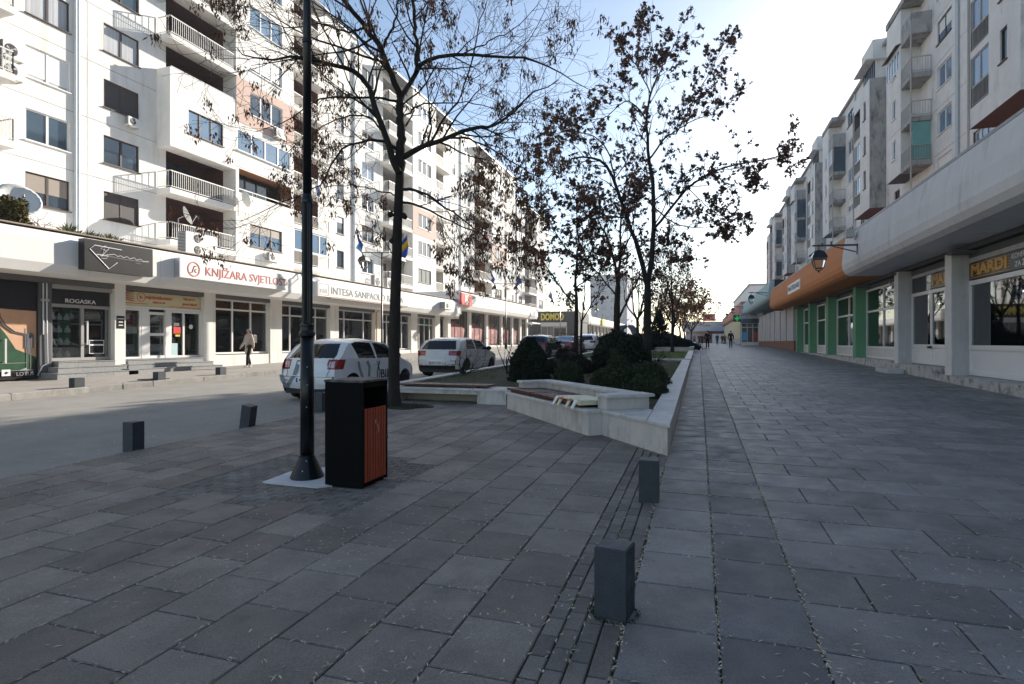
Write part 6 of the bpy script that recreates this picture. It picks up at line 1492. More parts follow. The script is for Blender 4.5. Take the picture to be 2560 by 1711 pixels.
c2, ys2 = car('parked_car', 'silver-white hatchback parked second, behind the bare shrub', (ps[0]+W2_/2-.08, ps[1]-.78, gz(ps[1]+2)), HB-.03, L2_, W2_, top2, .98, sw2, 'car_white2', (.78, 3.35), .315, tail2, rw2, fw2, 'J29-T-221', .52, qual=1.7)
link('badge', MB().lathe([(.045, -.004), (.062, -.004), (.062, .004), (.045, .004), (.045, -.004)], (.058, 0, .9), 18, axis='x').mesh('badge', 'rim'), c2)
L3_, W3_ = 4.2, 1.76
top3 = [(.06, .3), (.0, .45), (.0, .72), (.06, .95), (.14, 1.08), (.42, 1.38), (.6, 1.46), (1.2, 1.52), (1.9, 1.51), (2.4, 1.43), (3.1, 1.04), (3.3, .98), (3.9, .84), (4.1, .68), (4.2, .5), (4.16, .3)]
c3, _ = car('parked_car', 'dark rounded hatchback parked third, behind the dark bush', (-9.3, 32.5, gz(34.5)), HB-.03, L3_, W3_, top3, 1.02, [[(.8, 1.06), (1.62, 1.04), (1.56, 1.42), (1.0, 1.42)], [(1.70, 1.04), (2.8, 1.04), (2.3, 1.36), (1.66, 1.42)]], 'car_dark', (.78, 3.35), .315, tail2, lambda x, y, z: x < .5 and 1.08 < z < 1.40 and y < .66, fw2, 'K56-A-102', .72)
top4 = [(.06, .3), (.0, .45), (.0, .75), (.05, .98), (.12, 1.02), (.55, 1.06), (1.15, 1.36), (1.35, 1.41), (2.1, 1.43), (2.6, 1.36), (3.25, 1.02), (3.4, .97), (4.2, .82), (4.45, .65), (4.5, .5), (4.46, .3)]
c4, _ = car('parked_car', 'dark red saloon parked fourth, its sky-blue rear window showing', (-9.4, 40.3, gz(42)), HB-.03, 4.5, 1.76, top4, .98, [[(1.0, 1.02), (1.9, 1.0), (1.85, 1.33), (1.3, 1.32)], [(1.98, 1.0), (2.95, 1.0), (2.5, 1.28), (1.93, 1.33)]], 'car_red', (.85, 3.6), .31, tail2, lambda x, y, z: .55 < x < 1.2 and 1.06 < z < 1.36 and y < .62, fw2, 'T12-E-887', .75)
for o in c4.children:
    if o.name.startswith('rear_window'): o.data.materials[0] = MATS['pane_sky']
rk = MB()
for s in (-.5, .5): rk.tube([(1.4, s, 1.5), (2.5, s, 1.5)], .02, 6)
for x in (1.5, 2.4): rk.tube([(x, -.55, 1.5), (x, .55, 1.5)], .02, 6); rk.box(x-.02, x+.02, -.52, -.48, 1.40, 1.5); rk.box(x-.02, x+.02, .48, .52, 1.40, 1.5)
link('roof_rack', rk.mesh('roof_rack', 'brownwall'), c4)
c5, _ = car('parked_car', 'white compact car with a dark red tail lamp parked fifth, behind the thin tree', (-8.9, 46.5, gz(48.5)), HB-.05, L2_, W2_, top3, 1.0, sw2, 'car_white', (.78, 3.35), .315, tail2, rw2, fw2, 'E31-O-540', .62)
# ------------------------------------------------------------------ people
def skin_part(name, pts, edges, rad, m, parent, root=0, sub=2):
    me = bpy.data.meshes.new(name); me.from_pydata(pts, edges, []); me.materials.append(MATS[m]); o = link(name, me, parent)
    md = o.modifiers.new('skin', 'SKIN'); md.use_smooth_shade = True
    sv = me.skin_vertices[0].data if me.skin_vertices else None
    if sv is None:
        import bmesh
        bm = bmesh.new(); bm.from_mesh(me); bm.verts.layers.skin.verify(); bm.to_mesh(me); bm.free(); sv = me.skin_vertices[0].data
    for i, r_ in enumerate(rad):
        sv[i].radius = (r_, r_) if not isinstance(r_, tuple) else r_
        sv[i].use_root = (i == root)
    s = o.modifiers.new('smooth', 'SUBSURF'); s.levels = sub; s.render_levels = sub
    return o
def person(label, loc, rotz, H, top_m, leg_m, shoe_m, hair_m, coat_len=.0, stride=.22, arm=.12, bag=None, bare_hair=True, look=0.0, skin_hands=True, long_hair=False):
    """faces local +x; joints laid out at height 1.75 then scaled"""
    t = thing('person', label, 'person', loc, rotz, 'people on foot'); k = H/1.75; t.scale = (k, k, k)
    hip = .92; knee = .49
    def leg(s, f):   # f forward swing of the foot
        return [(0, s*.09, hip), (f*.55+(.06 if f < 0 else .03), s*.095, knee), (f, s*.1, .09 if f > 0 else .12), (f+.14, s*.11, .045 if f > 0 else .03)]
    la, lb = leg(1, stride), leg(-1, -stride)
    sh = 1.43
    arms = {s: [(0, s*.19, sh), (-.03*0-arm*s*.35, s*.25, 1.14), (arm*(-s)*1.0+.08, s*.25, .90), (arm*(-s)*1.1+.1, s*.25, .82)] for s in (1, -1)}
    # one continuous body
    pts = [(0, 0, .95), (0, 0, 1.12), (0, 0, 1.34), (0, 0, 1.47), (.012, 0, 1.58)]
    ed = [(0, 1), (1, 2), (2, 3), (3, 4)]; rad = [(.13, .10), (.12, .09), (.14, .09), (.07, .065), (.058, .055)]
    for ch in (la, lb):
        b = len(pts); pts += ch; ed += [(0, b)]+[(b+i, b+i+1) for i in range(3)]; rad += [.085, .058, .04, (.035, .03)]
    for s in (1, -1):
        b = len(pts); ch = arms[s]; pts += ch; ed += [(2, b)]+[(b+i, b+i+1) for i in range(3)]; rad += [.055, .042, .032, .026]
    skin_part('body', pts, ed, rad, 'skin', t)
    # trousers and shoes
    pts = [(0, 0, .96)]; ed = []; rad = [(.145, .12)]
    for ch in (la, lb): b = len(pts); pts += ch[:3]; ed += [(0, b), (b, b+1), (b+1, b+2)]; rad += [.098, .074, .058]
    skin_part('trousers', pts, ed, rad, leg_m, t)
    for ch in (la, lb):
        a_, b_ = ch[2], ch[3]; skin_part('shoe', [(a_[0]-.05, a_[1], b_[2]+.02), (a_[0]+.04, a_[1], b_[2]+.02), (b_[0]+.03, b_[1], b_[2])], [(0, 1), (1, 2)], [.045, .05, .038], shoe_m, t)
    # coat
    pts = [(0, 0, 1.52), (0, 0, 1.37), (0, 0, 1.14), (0, 0, .98)]; ed = [(0, 1), (1, 2), (2, 3)]; rad = [(.075, .07), (.175, .115), (.155, .115), (.165, .125)]
    if coat_len: pts.append((0, 0, .98-coat_len)); ed.append((3, 4)); rad.append((.20, .17))
    for s in (1, -1):
        b = len(pts); ch = arms[s][:3]; pts += ch; ed += [(1, b), (b, b+1), (b+1, b+2)]; rad += [.075, .062, .05]
    skin_part('coat', pts, ed, rad, top_m, t, 1)
    # head with face
    hd = Vector((.02, 0, 1.632)); vs_ = []; fs_ = []; n, m_ = 16, 12
    for i in range(m_+1):
        th = math.pi*i/m_
        for j in range(n):
            ph = 2*math.pi*j/n; x = .1*math.sin(th)*math.cos(ph); y = .076*math.sin(th)*math.sin(ph); z = .118*math.cos(th)
            if z < -.03: x *= 1-.25*(-z-.03)/.09; y *= 1-.35*(-z-.03)/.09
            vs_.append((x, y, z))
    for i in range(m_):
        for j in range(n): fs_.append((i*n+j, (i+1)*n+j, (i+1)*n+(j+1) % n, i*n+(j+1) % n))
    mb = MB(); mb.add(vs_, fs_)
    mb.extr([(.095, -.012, .0), (.095, .012, .0), (.1, .0, .03)], (.022, 0, -.012))
    for s in (-1, 1): mb.lathe([(0, -.008), (.022, -.006), (.026, .0), (.02, .008), (0, .01)], (-.005, s*.076, -.005), 8, axis='y')
    h_ = link('head', mb.mesh('head', 'skin', smooth=True), t); h_.location = hd; h_.rotation_euler = (0, 0, look)
    mb = MB()
    for s in (-1, 1): mb.lathe([(0, -.006), (.011, -.003), (.011, .003), (0, .006)], (.09, s*.032, .012), 8, axis='x')
    mb.box(.083, .092, -.022, .022, -.058, -.050); link('face_features', mb.mesh('face_features', 'hair'), h_)
    vs_ = []; fs_ = []
    for i in range(m_//2+2):
        th = math.pi*i/m_
        for j in range(n):
            ph = 2*math.pi*j/n; c_ = math.cos(ph); fr = 1.0 if c_ < .45 else 0.0
            tt = min(th, math.pi*(.30 if fr == 0 else .62)); vs_.append((.112*math.sin(tt)*c_-.004, .088*math.sin(tt)*math.sin(ph), .128*math.cos(tt)))
    for i in range(m_//2+1):
        for j in range(n): fs_.append((i*n+j, (i+1)*n+j, (i+1)*n+(j+1) % n, i*n+(j+1) % n))
    mb = MB(); mb.add(vs_, fs_)
    if long_hair: mb.tube([(-.06, -.05, .03), (-.075, -.055, -.1), (-.06, -.07, -.2)], [.05, .05, .02], 8); mb.tube([(-.06, .05, .03), (-.075, .055, -.1), (-.06, .07, -.2)], [.05, .05, .02], 8); mb.tube([(-.08, 0, .03), (-.1, 0, -.1), (-.09, 0, -.22)], [.06, .06, .03], 8)
    link('hair', mb.mesh('hair', hair_m, smooth=True), h_)
    if bag:
        mb = MB(); mb.bevbox(-.18, .1, -.36, -.28, .42, .72, .03); mb.tube([(-.1, -.32, .72), (-.04, -.3, .86), (.02, -.32, .72)], .01, 5); link('carried_bag', mb.mesh('carried_bag', bag), t)
    return t
pw = gnd(622, 914, .27)
pw = (-18.9, onX(622, 850, -18.9)[1]); wz = gz(pw[1])+.155+.145*(2.1/12.24)
w_ = person('person in a long cream coat with dark hair walking past the bookshop window', (pw[0], pw[1], wz+.0), -1.9, 1.74, 'coat_cream', 'cloth_black', 'sign_white', 'hair', .42, .13, .16, look=.5, long_hair=True)
hb = MB(); hb.bevbox(-.3, -.16, -.14, .14, 1.1, 1.46, .04); link('rucksack', hb.mesh('rucksack', 'coat_cream'), w_)
m1 = onD(1769, 869.5, 57); person('person in a dark jacket and dark trousers walking away up the promenade', (m1[0], m1[1], gz(m1[1])+.03), 1.6, 1.78, 'cloth_navy', 'cloth_black', 'cloth_black', 'cloth_grey', .12, .1, .05)
m2 = onD(1827, 867, 59); person('person in a long dark coat and brownish trousers carrying a bag up the promenade', (m2[0], m2[1], gz(m2[1])+.03), 1.5, 1.78, 'cloth_black', 'cloth_brown', 'cloth_black', 'cloth_grey', .28, .16, .06, bag='coat_cream')
for i, (u, d, h, tm, lab) in enumerate(((1793, 92, 1.66, 'cloth_black', 'small person in black with a white bag farther up the promenade'), (1812, 98, 1.68, 'cloth_red', 'person in a red jacket near the pink canopy'), (1748, 100, 1.72, 'cloth_navy', 'person in dark blue standing in the sunlit gap, right of the red one'), (1755, 97, 1.7, 'cloth_black', 'person in black standing in the sunlit gap beside the hedge'), (1736, 104, 1.74, 'cloth_red', 'small person in red beyond the hedge, left of the sunlit gap'), (1806, 103, 1.7, 'cloth_navy', 'person in dark blue half hidden behind the red jacket'))):
    p = onD(u, 850, d); person(lab, (p[0], p[1], gz(p[1])+.03), random.choice((1.5, -1.6)), h, tm, 'cloth_black', 'cloth_black', 'hair', .1 if i % 2 else .3, .1, .05)
# ------------------------------------------------------------------ trees
class Wood:
    """collects branch tubes; thick ones go to the trunk part, thin ones to the branches part"""
    def __init__(s): s.v = []; s.f = []; s.cnt = 0; s.tips = []; s.tv = MB()
    def tube(s, pts, r0, r1, n):
        pts = np.asarray(pts, dtype=float); k = len(pts)
        t = np.gradient(pts, axis=0); t /= np.linalg.norm(t, axis=1)[:, None]+1e-9
        ref = np.array([.31, .17, .93]) if abs(t[0, 2]) < .9 else np.array([1., .1, 0])
        a = np.cross(t, ref); a /= np.linalg.norm(a, axis=1)[:, None]+1e-9; b = np.cross(t, a)
        r = np.linspace(r0, r1, k) if not hasattr(r0, '__len__') else np.asarray(r0)
        ang = np.arange(n)*2*math.pi/n
        v = pts[:, None, :]+r[:, None, None]*(np.cos(ang)[None, :, None]*a[:, None, :]+np.sin(ang)[None, :, None]*b[:, None, :])
        base = s.cnt; s.v.append(v.reshape(-1, 3)); i = np.arange(k-1)[:, None]*n; j = np.arange(n)[None, :]
        f = np.stack([i+j, i+(j+1) % n, i+n+(j+1) % n, i+n+j], -1).reshape(-1, 4)+base; s.f.append(f); s.cnt += k*n
    def build(s, name, m, parent):
        return bulk(name, np.concatenate(s.v), np.concatenate(s.f), m, parent, True)
def spline(pts, n):
    P_ = [np.array(p, float) for p in pts]; P_ = [2*P_[0]-P_[1]]+P_+[2*P_[-1]-P_[-2]]; out = []
    m = len(P_)-3
    for q in np.linspace(0, m-1e-6, n):
        i = int(q); t = q-i; a, b, c, d = P_[i:i+4]
        out.append(.5*((2*b)+(-a+c)*t+(2*a-5*b+4*c-d)*t*t+(-a+3*b-3*c+d)*t**3))
    return np.array(out)
rt = np.random.RandomState(3)
def rand_perp(d):
    v = rt.normal(size=3); v -= d*np.dot(v, d); return v/(np.linalg.norm(v)+1e-9)
def grow(tr, br, p, d, L, r, lev, P_, tips):
    """recursive branch; br = Wood for thin stuff"""
    seg = 6 if lev < 2 else 5; pts = [p]; dd = d/np.linalg.norm(d); step = L/(seg-1)
    for i in range(seg-1):
        dd = dd+rt.normal(size=3)*P_['wander']+np.array([0, 0, P_['up'][min(lev, len(P_['up'])-1)]])
        dd /= np.linalg.norm(dd); pts.append(pts[-1]+dd*step)
    (tr if r > P_['thick'] else br).tube(pts, r, max(r*.35, P_['rmin']), 6 if r > .03 else (4 if r > .012 else 3))
    if lev >= P_['levels']:
        tips.append((pts[-1], dd)); tips.append((pts[len(pts)//2], dd)); return
    nc = P_['kids'][min(lev, len(P_['kids'])-1)]
    for c in range(nc):
        t = rt.uniform(.3, 1.0) if c < nc-1 else 1.0
        q = t*(seg-1); i = min(int(q), seg-2); pos = pts[i]+(pts[i+1]-pts[i])*(q-i)
        a = rt.uniform(*P_['ang']); ax = rand_perp(dd); base = (pts[i+1]-pts[i])/step
        nd = base*math.cos(a)+ax*math.sin(a)
        grow(tr, br, pos, nd, L*rt.uniform(.5, .8)*(1-.25*t+.1), max(r*(1-.6*t)*.62, P_['rmin']), lev+1, P_, tips)
    tips.append((pts[-1], dd))
def limb(tr, br, path, r0, r1, n, P_, tips, kids, klen, start=.15, lev=1, noise=.03):
    pts = spline(path, n); pts[1:] += rt.normal(size=(n-1, 3))*noise*.5
    tr.tube(pts, r0, r1, 9 if r0 > .06 else 6)
    for c in range(kids):
        t = start+(1-start)*(c+rt.uniform(0, 1))/kids; q = t*(n-1); i = min(int(q), n-2); pos = pts[i]+(pts[i+1]-pts[i])*(q-i)
        d = pts[i+1]-pts[i]; d = d/np.linalg.norm(d); a = rt.uniform(*P_['ang']); nd = d*math.cos(a)+rand_perp(d)*math.sin(a)
        rr_ = (r0+(r1-r0)*t)*.5
        grow(tr, br, pos, nd, klen*rt.uniform(.55, 1.15)*(1.1-.35*t), min(max(rr_, P_['rmin']*1.6), .03), lev, P_, tips)
    return pts
def clusters_seed(pos, n_each, size, spread):
    """bunches of hanging winged seeds"""
    pos = np.asarray(pos); k = len(pos); N = k*n_each
    c = np.repeat(pos, n_each, 0)+rt.normal(size=(N, 3))*np.array([spread, spread, spread*1.3])+np.array([0, 0, -spread*.8])
    a = rt.uniform(0, 2*math.pi, N); w = size*.17*rt.uniform(.7, 1.4, N); l = size*rt.uniform(.7, 1.3, N)
    h = np.stack([np.cos(a), np.sin(a), np.zeros(N)], 1); dn = np.stack([rt.normal(size=N)*.3, rt.normal(size=N)*.3, -np.ones(N)], 1)
    v = np.stack([c, c+h*w[:, None]+dn*(l*.45)[:, None], c+dn*l[:, None], c-h*w[:, None]+dn*(l*.45)[:, None]], 1)
    return v.reshape(-1, 3), np.arange(4*N).reshape(-1, 4)
def clusters_leaf(pos, n_each, size, spread, flat=.0):
    pos = np.asarray(pos); N = len(pos)*n_each
    c = np.repeat(pos, n_each, 0)+rt.normal(size=(N, 3))*spread
    a = rt.normal(size=(N, 3)); a /= np.linalg.norm(a, axis=1)[:, None]; b = rt.normal(size=(N, 3)); b -= a*np.sum(a*b, 1)[:, None]; b /= np.linalg.norm(b, axis=1)[:, None]
    s = size*rt.uniform(.55, 1.35, N)[:, None]; n_ = np.cross(a, b)
    v = np.stack([c-a*s, c-b*s*.55+n_*s*.2, c+a*s, c+b*s*.55+n_*s*.2], 1)
    return v.reshape(-1, 3), np.arange(4*N).reshape(-1, 4)
def px_path(pts, d0, d1):
    n = len(pts); return [onD(u, v, d0+(d1-d0)*i/(n-1)) for i, (u, v) in enumerate(pts)]
# tree 1: bare ash on the edge of the square
t1b = gnd(984, 1019)
T1 = thing('ash_tree', 'large bare ash tree with arching limbs and hanging brown seed bunches beside the bin', 'tree', (t1b[0], t1b[1], t1b[2]))
tr, br, tips = Wood(), Wood(), []
D0 = -SPSI*t1b[0]+CPSI*t1b[1]
P1 = dict(wander=.13, up=[.05, .03, .05, .04], thick=.018, rmin=.0037, levels=3, kids=[4, 4, 3], ang=(.5, 1.1))
tp = spline(px_path([(984, 1022), (985, 960), (985, 880), (988, 760), (992, 640), (994, 560), (998, 470), (1000, 420)], D0, D0), 26)
rad = np.interp(np.linspace(0, 1, 26), [0, .05, .12, .5, .8, 1], [.23, .16, .132, .118, .10, .092])
tr.tube(tp, rad, None, 14)
for (u, v, rr_) in ((979, 535, .05), (1008, 540, .05), (983, 600, .035)):   # burrs where limbs were cut
    p = np.array(onD(u, v, D0-.05)); tr.tube([p+np.array([-.07*(1 if u < 990 else -1), 0, -.05]), p, p+np.array([.0, 0, .07])], [.05, rr_+.03, .03], None, 7)
limbs = [
 ([(1000, 425), (1003, 340), (1001, 285), (1003, 240)], 13.2, 13.2, .105, .08, 3, 1.5),
 ([(1003, 250), (978, 189), (953, 125), (917, 71), (853, -5), (800, -60), (760, -140)], 13.2, 11.8, .072, .03, 15, 2.2),
 ([(1003, 250), (1018, 225), (1042, 178), (1078, 150), (1160, 134), (1256, 143), (1334, 150), (1400, 180), (1470, 225)], 13.2, 13.8, .066, .008, 16, 1.7),
 ([(1042, 180), (1042, 120), (1038, 60), (1030, -40), (1045, -130)], 13.2, 13.6, .05, .03, 8, 1.9),
 ([(997, 432), (975, 372), (942, 278), (910, 200), (874, 175), (817, 157), (774, 146), (720, 143), (631, 145), (590, 120)], 13.1, 11.6, .078, .008, 18, 1.6),
 ([(1002, 397), (1040, 375), (1074, 361), (1138, 339), (1199, 318), (1227, 318), (1280, 285), (1334, 234), (1400, 200)], 13.2, 13.0, .07, .008, 17, 1.7),
 ([(999, 378), (960, 357), (924, 352), (895, 355), (863, 368), (835, 400), (810, 450), (774, 478), (700, 510), (600, 560)], 13.1, 12.0, .036, .006, 14, 1.3),
 ([(1003, 474), (1036, 475), (1081, 497), (1120, 523), (1177, 565), (1213, 600), (1240, 650)], 13.1, 12.6, .036, .006, 12, 1.25),
 ([(1003, 507), (1053, 517), (1101, 540), (1149, 565), (1205, 582), (1270, 590)], 13.2, 13.6, .03, .006, 11, 1.25),
 ([(990, 489), (952, 478), (910, 470), (868, 463), (800, 470)], 13.2, 12.8, .02, .005, 8, 1.0),
 ([(1000, 255), (960, 247), (874, 246), (810, 246), (774, 264), (700, 310), (640, 330)], 13.2, 12.4, .03, .006, 12, 1.3),
 ([(963, 345), (930, 300), (880, 290), (820, 310), (760, 350), (700, 400)], 13.1, 13.9, .026, .006, 11, 1.2),
 ([(1074, 361), (1110, 300), (1150, 240), (1180, 150), (1200, 60), (1230, -30)], 13.2, 13.9, .03, .008, 12, 1.4),
 ([(1120, 345), (1180, 350), (1250, 385), (1320, 430), (1380, 470)], 13.1, 12.8, .026, .006, 10, 1.1),
 ([(1003, 300), (1050, 262), (1120, 258), (1200, 262), (1290, 300)], 13.3, 14.3, .024, .006, 10, 1.2),
 ([(953, 125), (985, 60), (1000, -20), (1010, -100)], 13.0, 12.6, .03, .012, 8, 1.6),
 ([(917, 71), (870, 80), (800, 60), (720, 70), (640, 40)], 12.6, 12.0, .026, .006, 10, 1.4),
 ([(985, 640), (960, 600), (930, 575), (890, 560)], 13.2, 12.9, .012, .004, 5, .8),
 ([(1160, 134), (1230, 100), (1300, 60), (1360, -10)], 13.5, 14.0, .018, .006, 7, 1.1),
]
for path, d0, d1, r0, r1, kids, kl in limbs:
    limb(tr, br, px_path(path, D0+d0-13.2, D0+d1-13.2), r0, r1, 18, P1, tips, kids, kl)
tr.build('trunk', 'bark', T1); br.build('twigs', 'twig', T1)
pos = np.array([p for p, d in tips]); uu = CPSI*pos[:, 0]+SPSI*pos[:, 1]; dd_ = -SPSI*pos[:, 0]+CPSI*pos[:, 1]; px = CX+F_PX*uu/dd_; py = CY-F_PX*(pos[:, 2]-CAM_H)/dd_
w = np.where(px > 1005, .19, .075)*np.where((px > 1120) & (py < 330), .35, 1)*np.where(py < 330, .9, 1.15)
sel = rt.uniform(size=len(pos)) < w
v, f = clusters_seed(pos[sel], 22, .092, .052); o = bulk('crown', v, f, 'seed', T1)
print('tree1', len(tips), sel.sum())
# the other trees of the planter: guided limbs, leaf clumps at the tips
def guided_tree(name, label, base, D, trunk, tr_r, limbs, P_, leaf, n_leaf, size, spread, prob, keep=None):
    T_ = thing(name, label, 'tree', base); tr, br, tips = Wood(), Wood(), []
    tp = spline([base]+px_path(trunk, D, D), 18); tr.tube(tp, np.interp(np.linspace(0, 1, 18), [0, .08, .2, 1], [tr_r*1.35, tr_r*1.1, tr_r, tr_r*.78]), None, 12)
    for path, dd, r0, r1, kids, kl in limbs: limb(tr, br, px_path(path, D, D+dd), r0, r1, 16, P_, tips, kids, kl)
    tr.build('trunk', 'bark', T_); br.build('twigs', 'twig', T_)
    pos = np.array([p for p, d in tips]); sel = rt.uniform(size=len(pos)) < prob
    v, f = clusters_leaf(pos[sel], n_leaf, size, spread); bulk('crown', v, f, leaf, T_)
    print(name, len(tips), int(sel.sum()))
    return T_
P2_ = dict(wander=.13, up=[.06, .04, .03], thick=.03, rmin=.0065, levels=3, kids=[5, 5, 3], ang=(.4, 1.0))
D2 = 24.5; b2 = onD(1618, 900, D2); b2 = (b2[0], b2[1], soil_z(b2[0], b2[1]))
guided_tree('maple_tree', 'tall tree with clumps of withered brown leaves rising from the planter', b2, D2, [(1618, 830), (1619, 760), (1619, 705)], .17, [
 ([(1617, 712), (1600, 640), (1585, 590), (1566, 541), (1538, 453), (1510, 410), (1480, 395), (1441, 393), (1395, 420), (1360, 460)], -1, .11, .012, 18, 1.6),
 ([(1619, 712), (1628, 658), (1632, 600), (1634, 516), (1631, 460), (1622, 400), (1618, 340), (1616, 296), (1627, 232), (1645, 190)], .5, .12, .03, 16, 1.7),
 ([(1627, 236), (1645, 190), (1665, 150), (1690, 105), (1700, 60)], .8, .035, .008, 9, .8), ([(1627, 236), (1600, 180), (1570, 130), (1552, 90)], 0, .03, .008, 9, .8), ([(1645, 192), (1632, 120), (1625, 60), (1622, 35)], .4, .022, .007, 8, .7),
 ([(1632, 575), (1680, 520), (1720, 470), (1780, 430), (1850, 410), (1930, 395), (1965, 385)], -1, .06, .016, 19, 1.2), ([(1622, 400), (1660, 350), (1700, 320), (1760, 290), (1810, 265)], .6, .045, .008, 13, 1.2),
 ([(1690, 335), (1740, 240), (1780, 170), (1812, 95)], 1.2, .03, .008, 12, .85), ([(1616, 300), (1590, 265), (1560, 255), (1520, 290), (1480, 300), (1440, 320)], -.8, .035, .008, 13, 1.1),
 ([(1566, 545), (1520, 540), (1470, 530), (1410, 540)], -1, .04, .008, 12, 1.2), ([(1538, 455), (1520, 380), (1480, 340), (1420, 330), (1370, 340)], .5, .04, .008, 13, 1.1), ([(1634, 520), (1690, 560), (1750, 570), (1820, 560)], .8, .035, .008, 11, 1.1),
 ([(1720, 472), (1760, 510), (1800, 540), (1850, 545)], -.4, .02, .007, 9, .9), ([(1780, 430), (1830, 470), (1880, 470)], .2, .018, .007, 8, .8), ([(1634, 600), (1670, 620), (1700, 650)], -.3, .02, .007, 5, .8)],
 P2_, 'leaf_brown', 6, .078, .036, .42)
D3 = 21.5; b3 = onD(1440, 905, D3); b3 = (b3[0], b3[1], soil_z(b3[0], b3[1]))
P3_ = dict(P2_, levels=3, kids=[4, 4, 2])
guided_tree('maple_tree', 'slim forked tree with brown leaves in the planter, in front of the white compact car', b3, D3, [(1440, 840), (1441, 790), (1441, 745)], .085, [
 ([(1441, 760), (1440, 680), (1446, 600), (1440, 520), (1430, 470)], .5, .06, .01, 13, 1.0), ([(1441, 765), (1410, 730), (1380, 690), (1350, 640), (1320, 610)], -.5, .035, .008, 12, 1.0), ([(1441, 690), (1475, 640), (1490, 580), (1500, 520)], .5, .03, .008, 11, .9), ([(1440, 650), (1400, 600), (1370, 550), (1350, 510)], .6, .03, .008, 11, .9), ([(1441, 720), (1480, 690), (1520, 670), (1550, 640)], -.4, .025, .007, 9, .9)],
 P3_, 'leaf_brown', 6, .07, .034, .42)
b3b = (b3[0]+.18, b3[1]+.1, b3[2])
guided_tree('maple_tree', 'thin sapling stem forking beside the slim tree in the planter', b3b, D3+.15, [(1453, 850), (1454, 800)], .05, [([(1454, 805), (1480, 760), (1510, 720), (1545, 690)], .4, .03, .006, 8, .8), ([(1454, 805), (1462, 720), (1470, 650), (1482, 570)], .2, .03, .006, 9, .8), ([(1454, 810), (1445, 770), (1428, 735)], .1, .02, .006, 4, .6)], P3_, 'leaf_brown', 5, .07, .07, .3)
D4 = 28; b4 = onD(1543, 880, D4); b4 = (b4[0], b4[1], gz(b4[1])+.1)
guided_tree('maple_tree', 'many-stemmed tree behind the big round bush', b4, D4, [(1542, 800), (1543, 750), (1545, 715)], .16, [
 ([(1545, 720), (1535, 650), (1515, 590), (1490, 540), (1460, 500)], .6, .08, .01, 13, 1.2), ([(1546, 720), (1549, 640), (1552, 560), (1560, 480), (1570, 430)], 0, .08, .01, 13, 1.2), ([(1546, 800), (1575, 740), (1600, 690), (1630, 650), (1660, 610)], -.5, .06, .01, 10, 1.1), ([(1545, 745), (1500, 690), (1470, 660), (1430, 640)], .5, .045, .008, 10, 1.1), ([(1548, 650), (1575, 590), (1590, 520), (1600, 470)], .8, .05, .008, 11, 1.1)],
 P2_, 'leaf_brown', 6, .082, .038, .36)
D5 = 40; b5 = onD(1681, 878, D5); b5 = (b5[0], b5[1], gz(b5[1])+.2)
P5_ = dict(P2_, up=[.16, .12, .08], ang=(.25, .6))
guided_tree('ash_tree', 'small upright bare tree on the lawn of the second planter', b5, D5, [(1681, 830), (1682, 780)], .11, [
 ([(1682, 790), (1680, 720), (1678, 660), (1677, 600)], 0, .06, .01, 12, 1.4), ([(1682, 785), (1660, 740), (1645, 690), (1636, 640)], .5, .04, .008, 10, 1.2), ([(1682, 785), (1700, 745), (1715, 700), (1722, 650)], -.5, .04, .008, 10, 1.2), ([(1682, 770), (1668, 710), (1660, 650), (1655, 610)], -.8, .035, .008, 9, 1.1), ([(1682, 760), (1696, 700), (1702, 650), (1706, 615)], .8, .035, .008, 9, 1.1)],
 P5_, 'leaf_brown', 4, .08, .1, .16)
# trees farther up, procedural
def proc_tree(name, label, x, y, z, H_, R_, leaf, prob, nl, size, levels=3, trunk_h=.3, seed=1):
    global rt; rt = np.random.RandomState(seed)
    T_ = thing(name, label, 'tree', (x, y, z), 0, 'trees along the planters'); tr, br, tips = Wood(), Wood(), []
    th = H_*trunk_h; tp = spline([(x, y, z), (x+rt.normal()*.05, y+rt.normal()*.05, z+th*.5), (x+rt.normal()*.1, y+rt.normal()*.1, z+th)], 8); tr.tube(tp, np.linspace(.02*H_, .014*H_, 8), None, 8)
    Pq = dict(wander=.13, up=[.07, .05, .03], thick=.03, rmin=.008, levels=levels, kids=[5, 4, 3], ang=(.35, .95))
    for i in range(6):
        a = i*2.4+rt.uniform(0, .8); d = np.array([math.cos(a)*R_/H_*1.1, math.sin(a)*R_/H_*1.1, rt.uniform(.5, 1.0)]); grow(tr, br, tp[-1]-np.array([0, 0, th*.12*rt.uniform()]), d/np.linalg.norm(d), (H_-th)*rt.uniform(.55, .75), .0095*H_, 1 if i else 0, Pq, tips)
    tr.build('trunk', 'bark', T_); br.build('twigs', 'twig', T_)
    pos = np.array([p for p, d in tips]); sel = rt.uniform(size=len(pos)) < prob
    v, f = clusters_leaf(pos[sel], nl, size, .16); bulk('crown', v, f, leaf, T_); return T_
far = [(-5.2, 52, 8.5, 3.4, 'leaf_brown', .4), (-2.4, 58, 6.5, 2.8, 'leaf_brown', .25), (-5, 66, 8, 3.4, 'leaf_brown', .4), (-2.2, 74, 7, 3.2, 'leaf_rust', .7), (-2.0, 86, 7.5, 3.4, 'leaf_rust', .8), (-5.0, 92, 8.5, 3.6, 'leaf_rust', .8), (-1.2, 100, 7.5, 3.6, 'leaf_rust', .85), (-1.5, 118, 8.5, 3.8, 'leaf_rust', .85), (-6.5, 112, 9, 4, 'leaf_brown', .5), (-12, 130, 10, 4.5, 'leaf_brown', .4)]
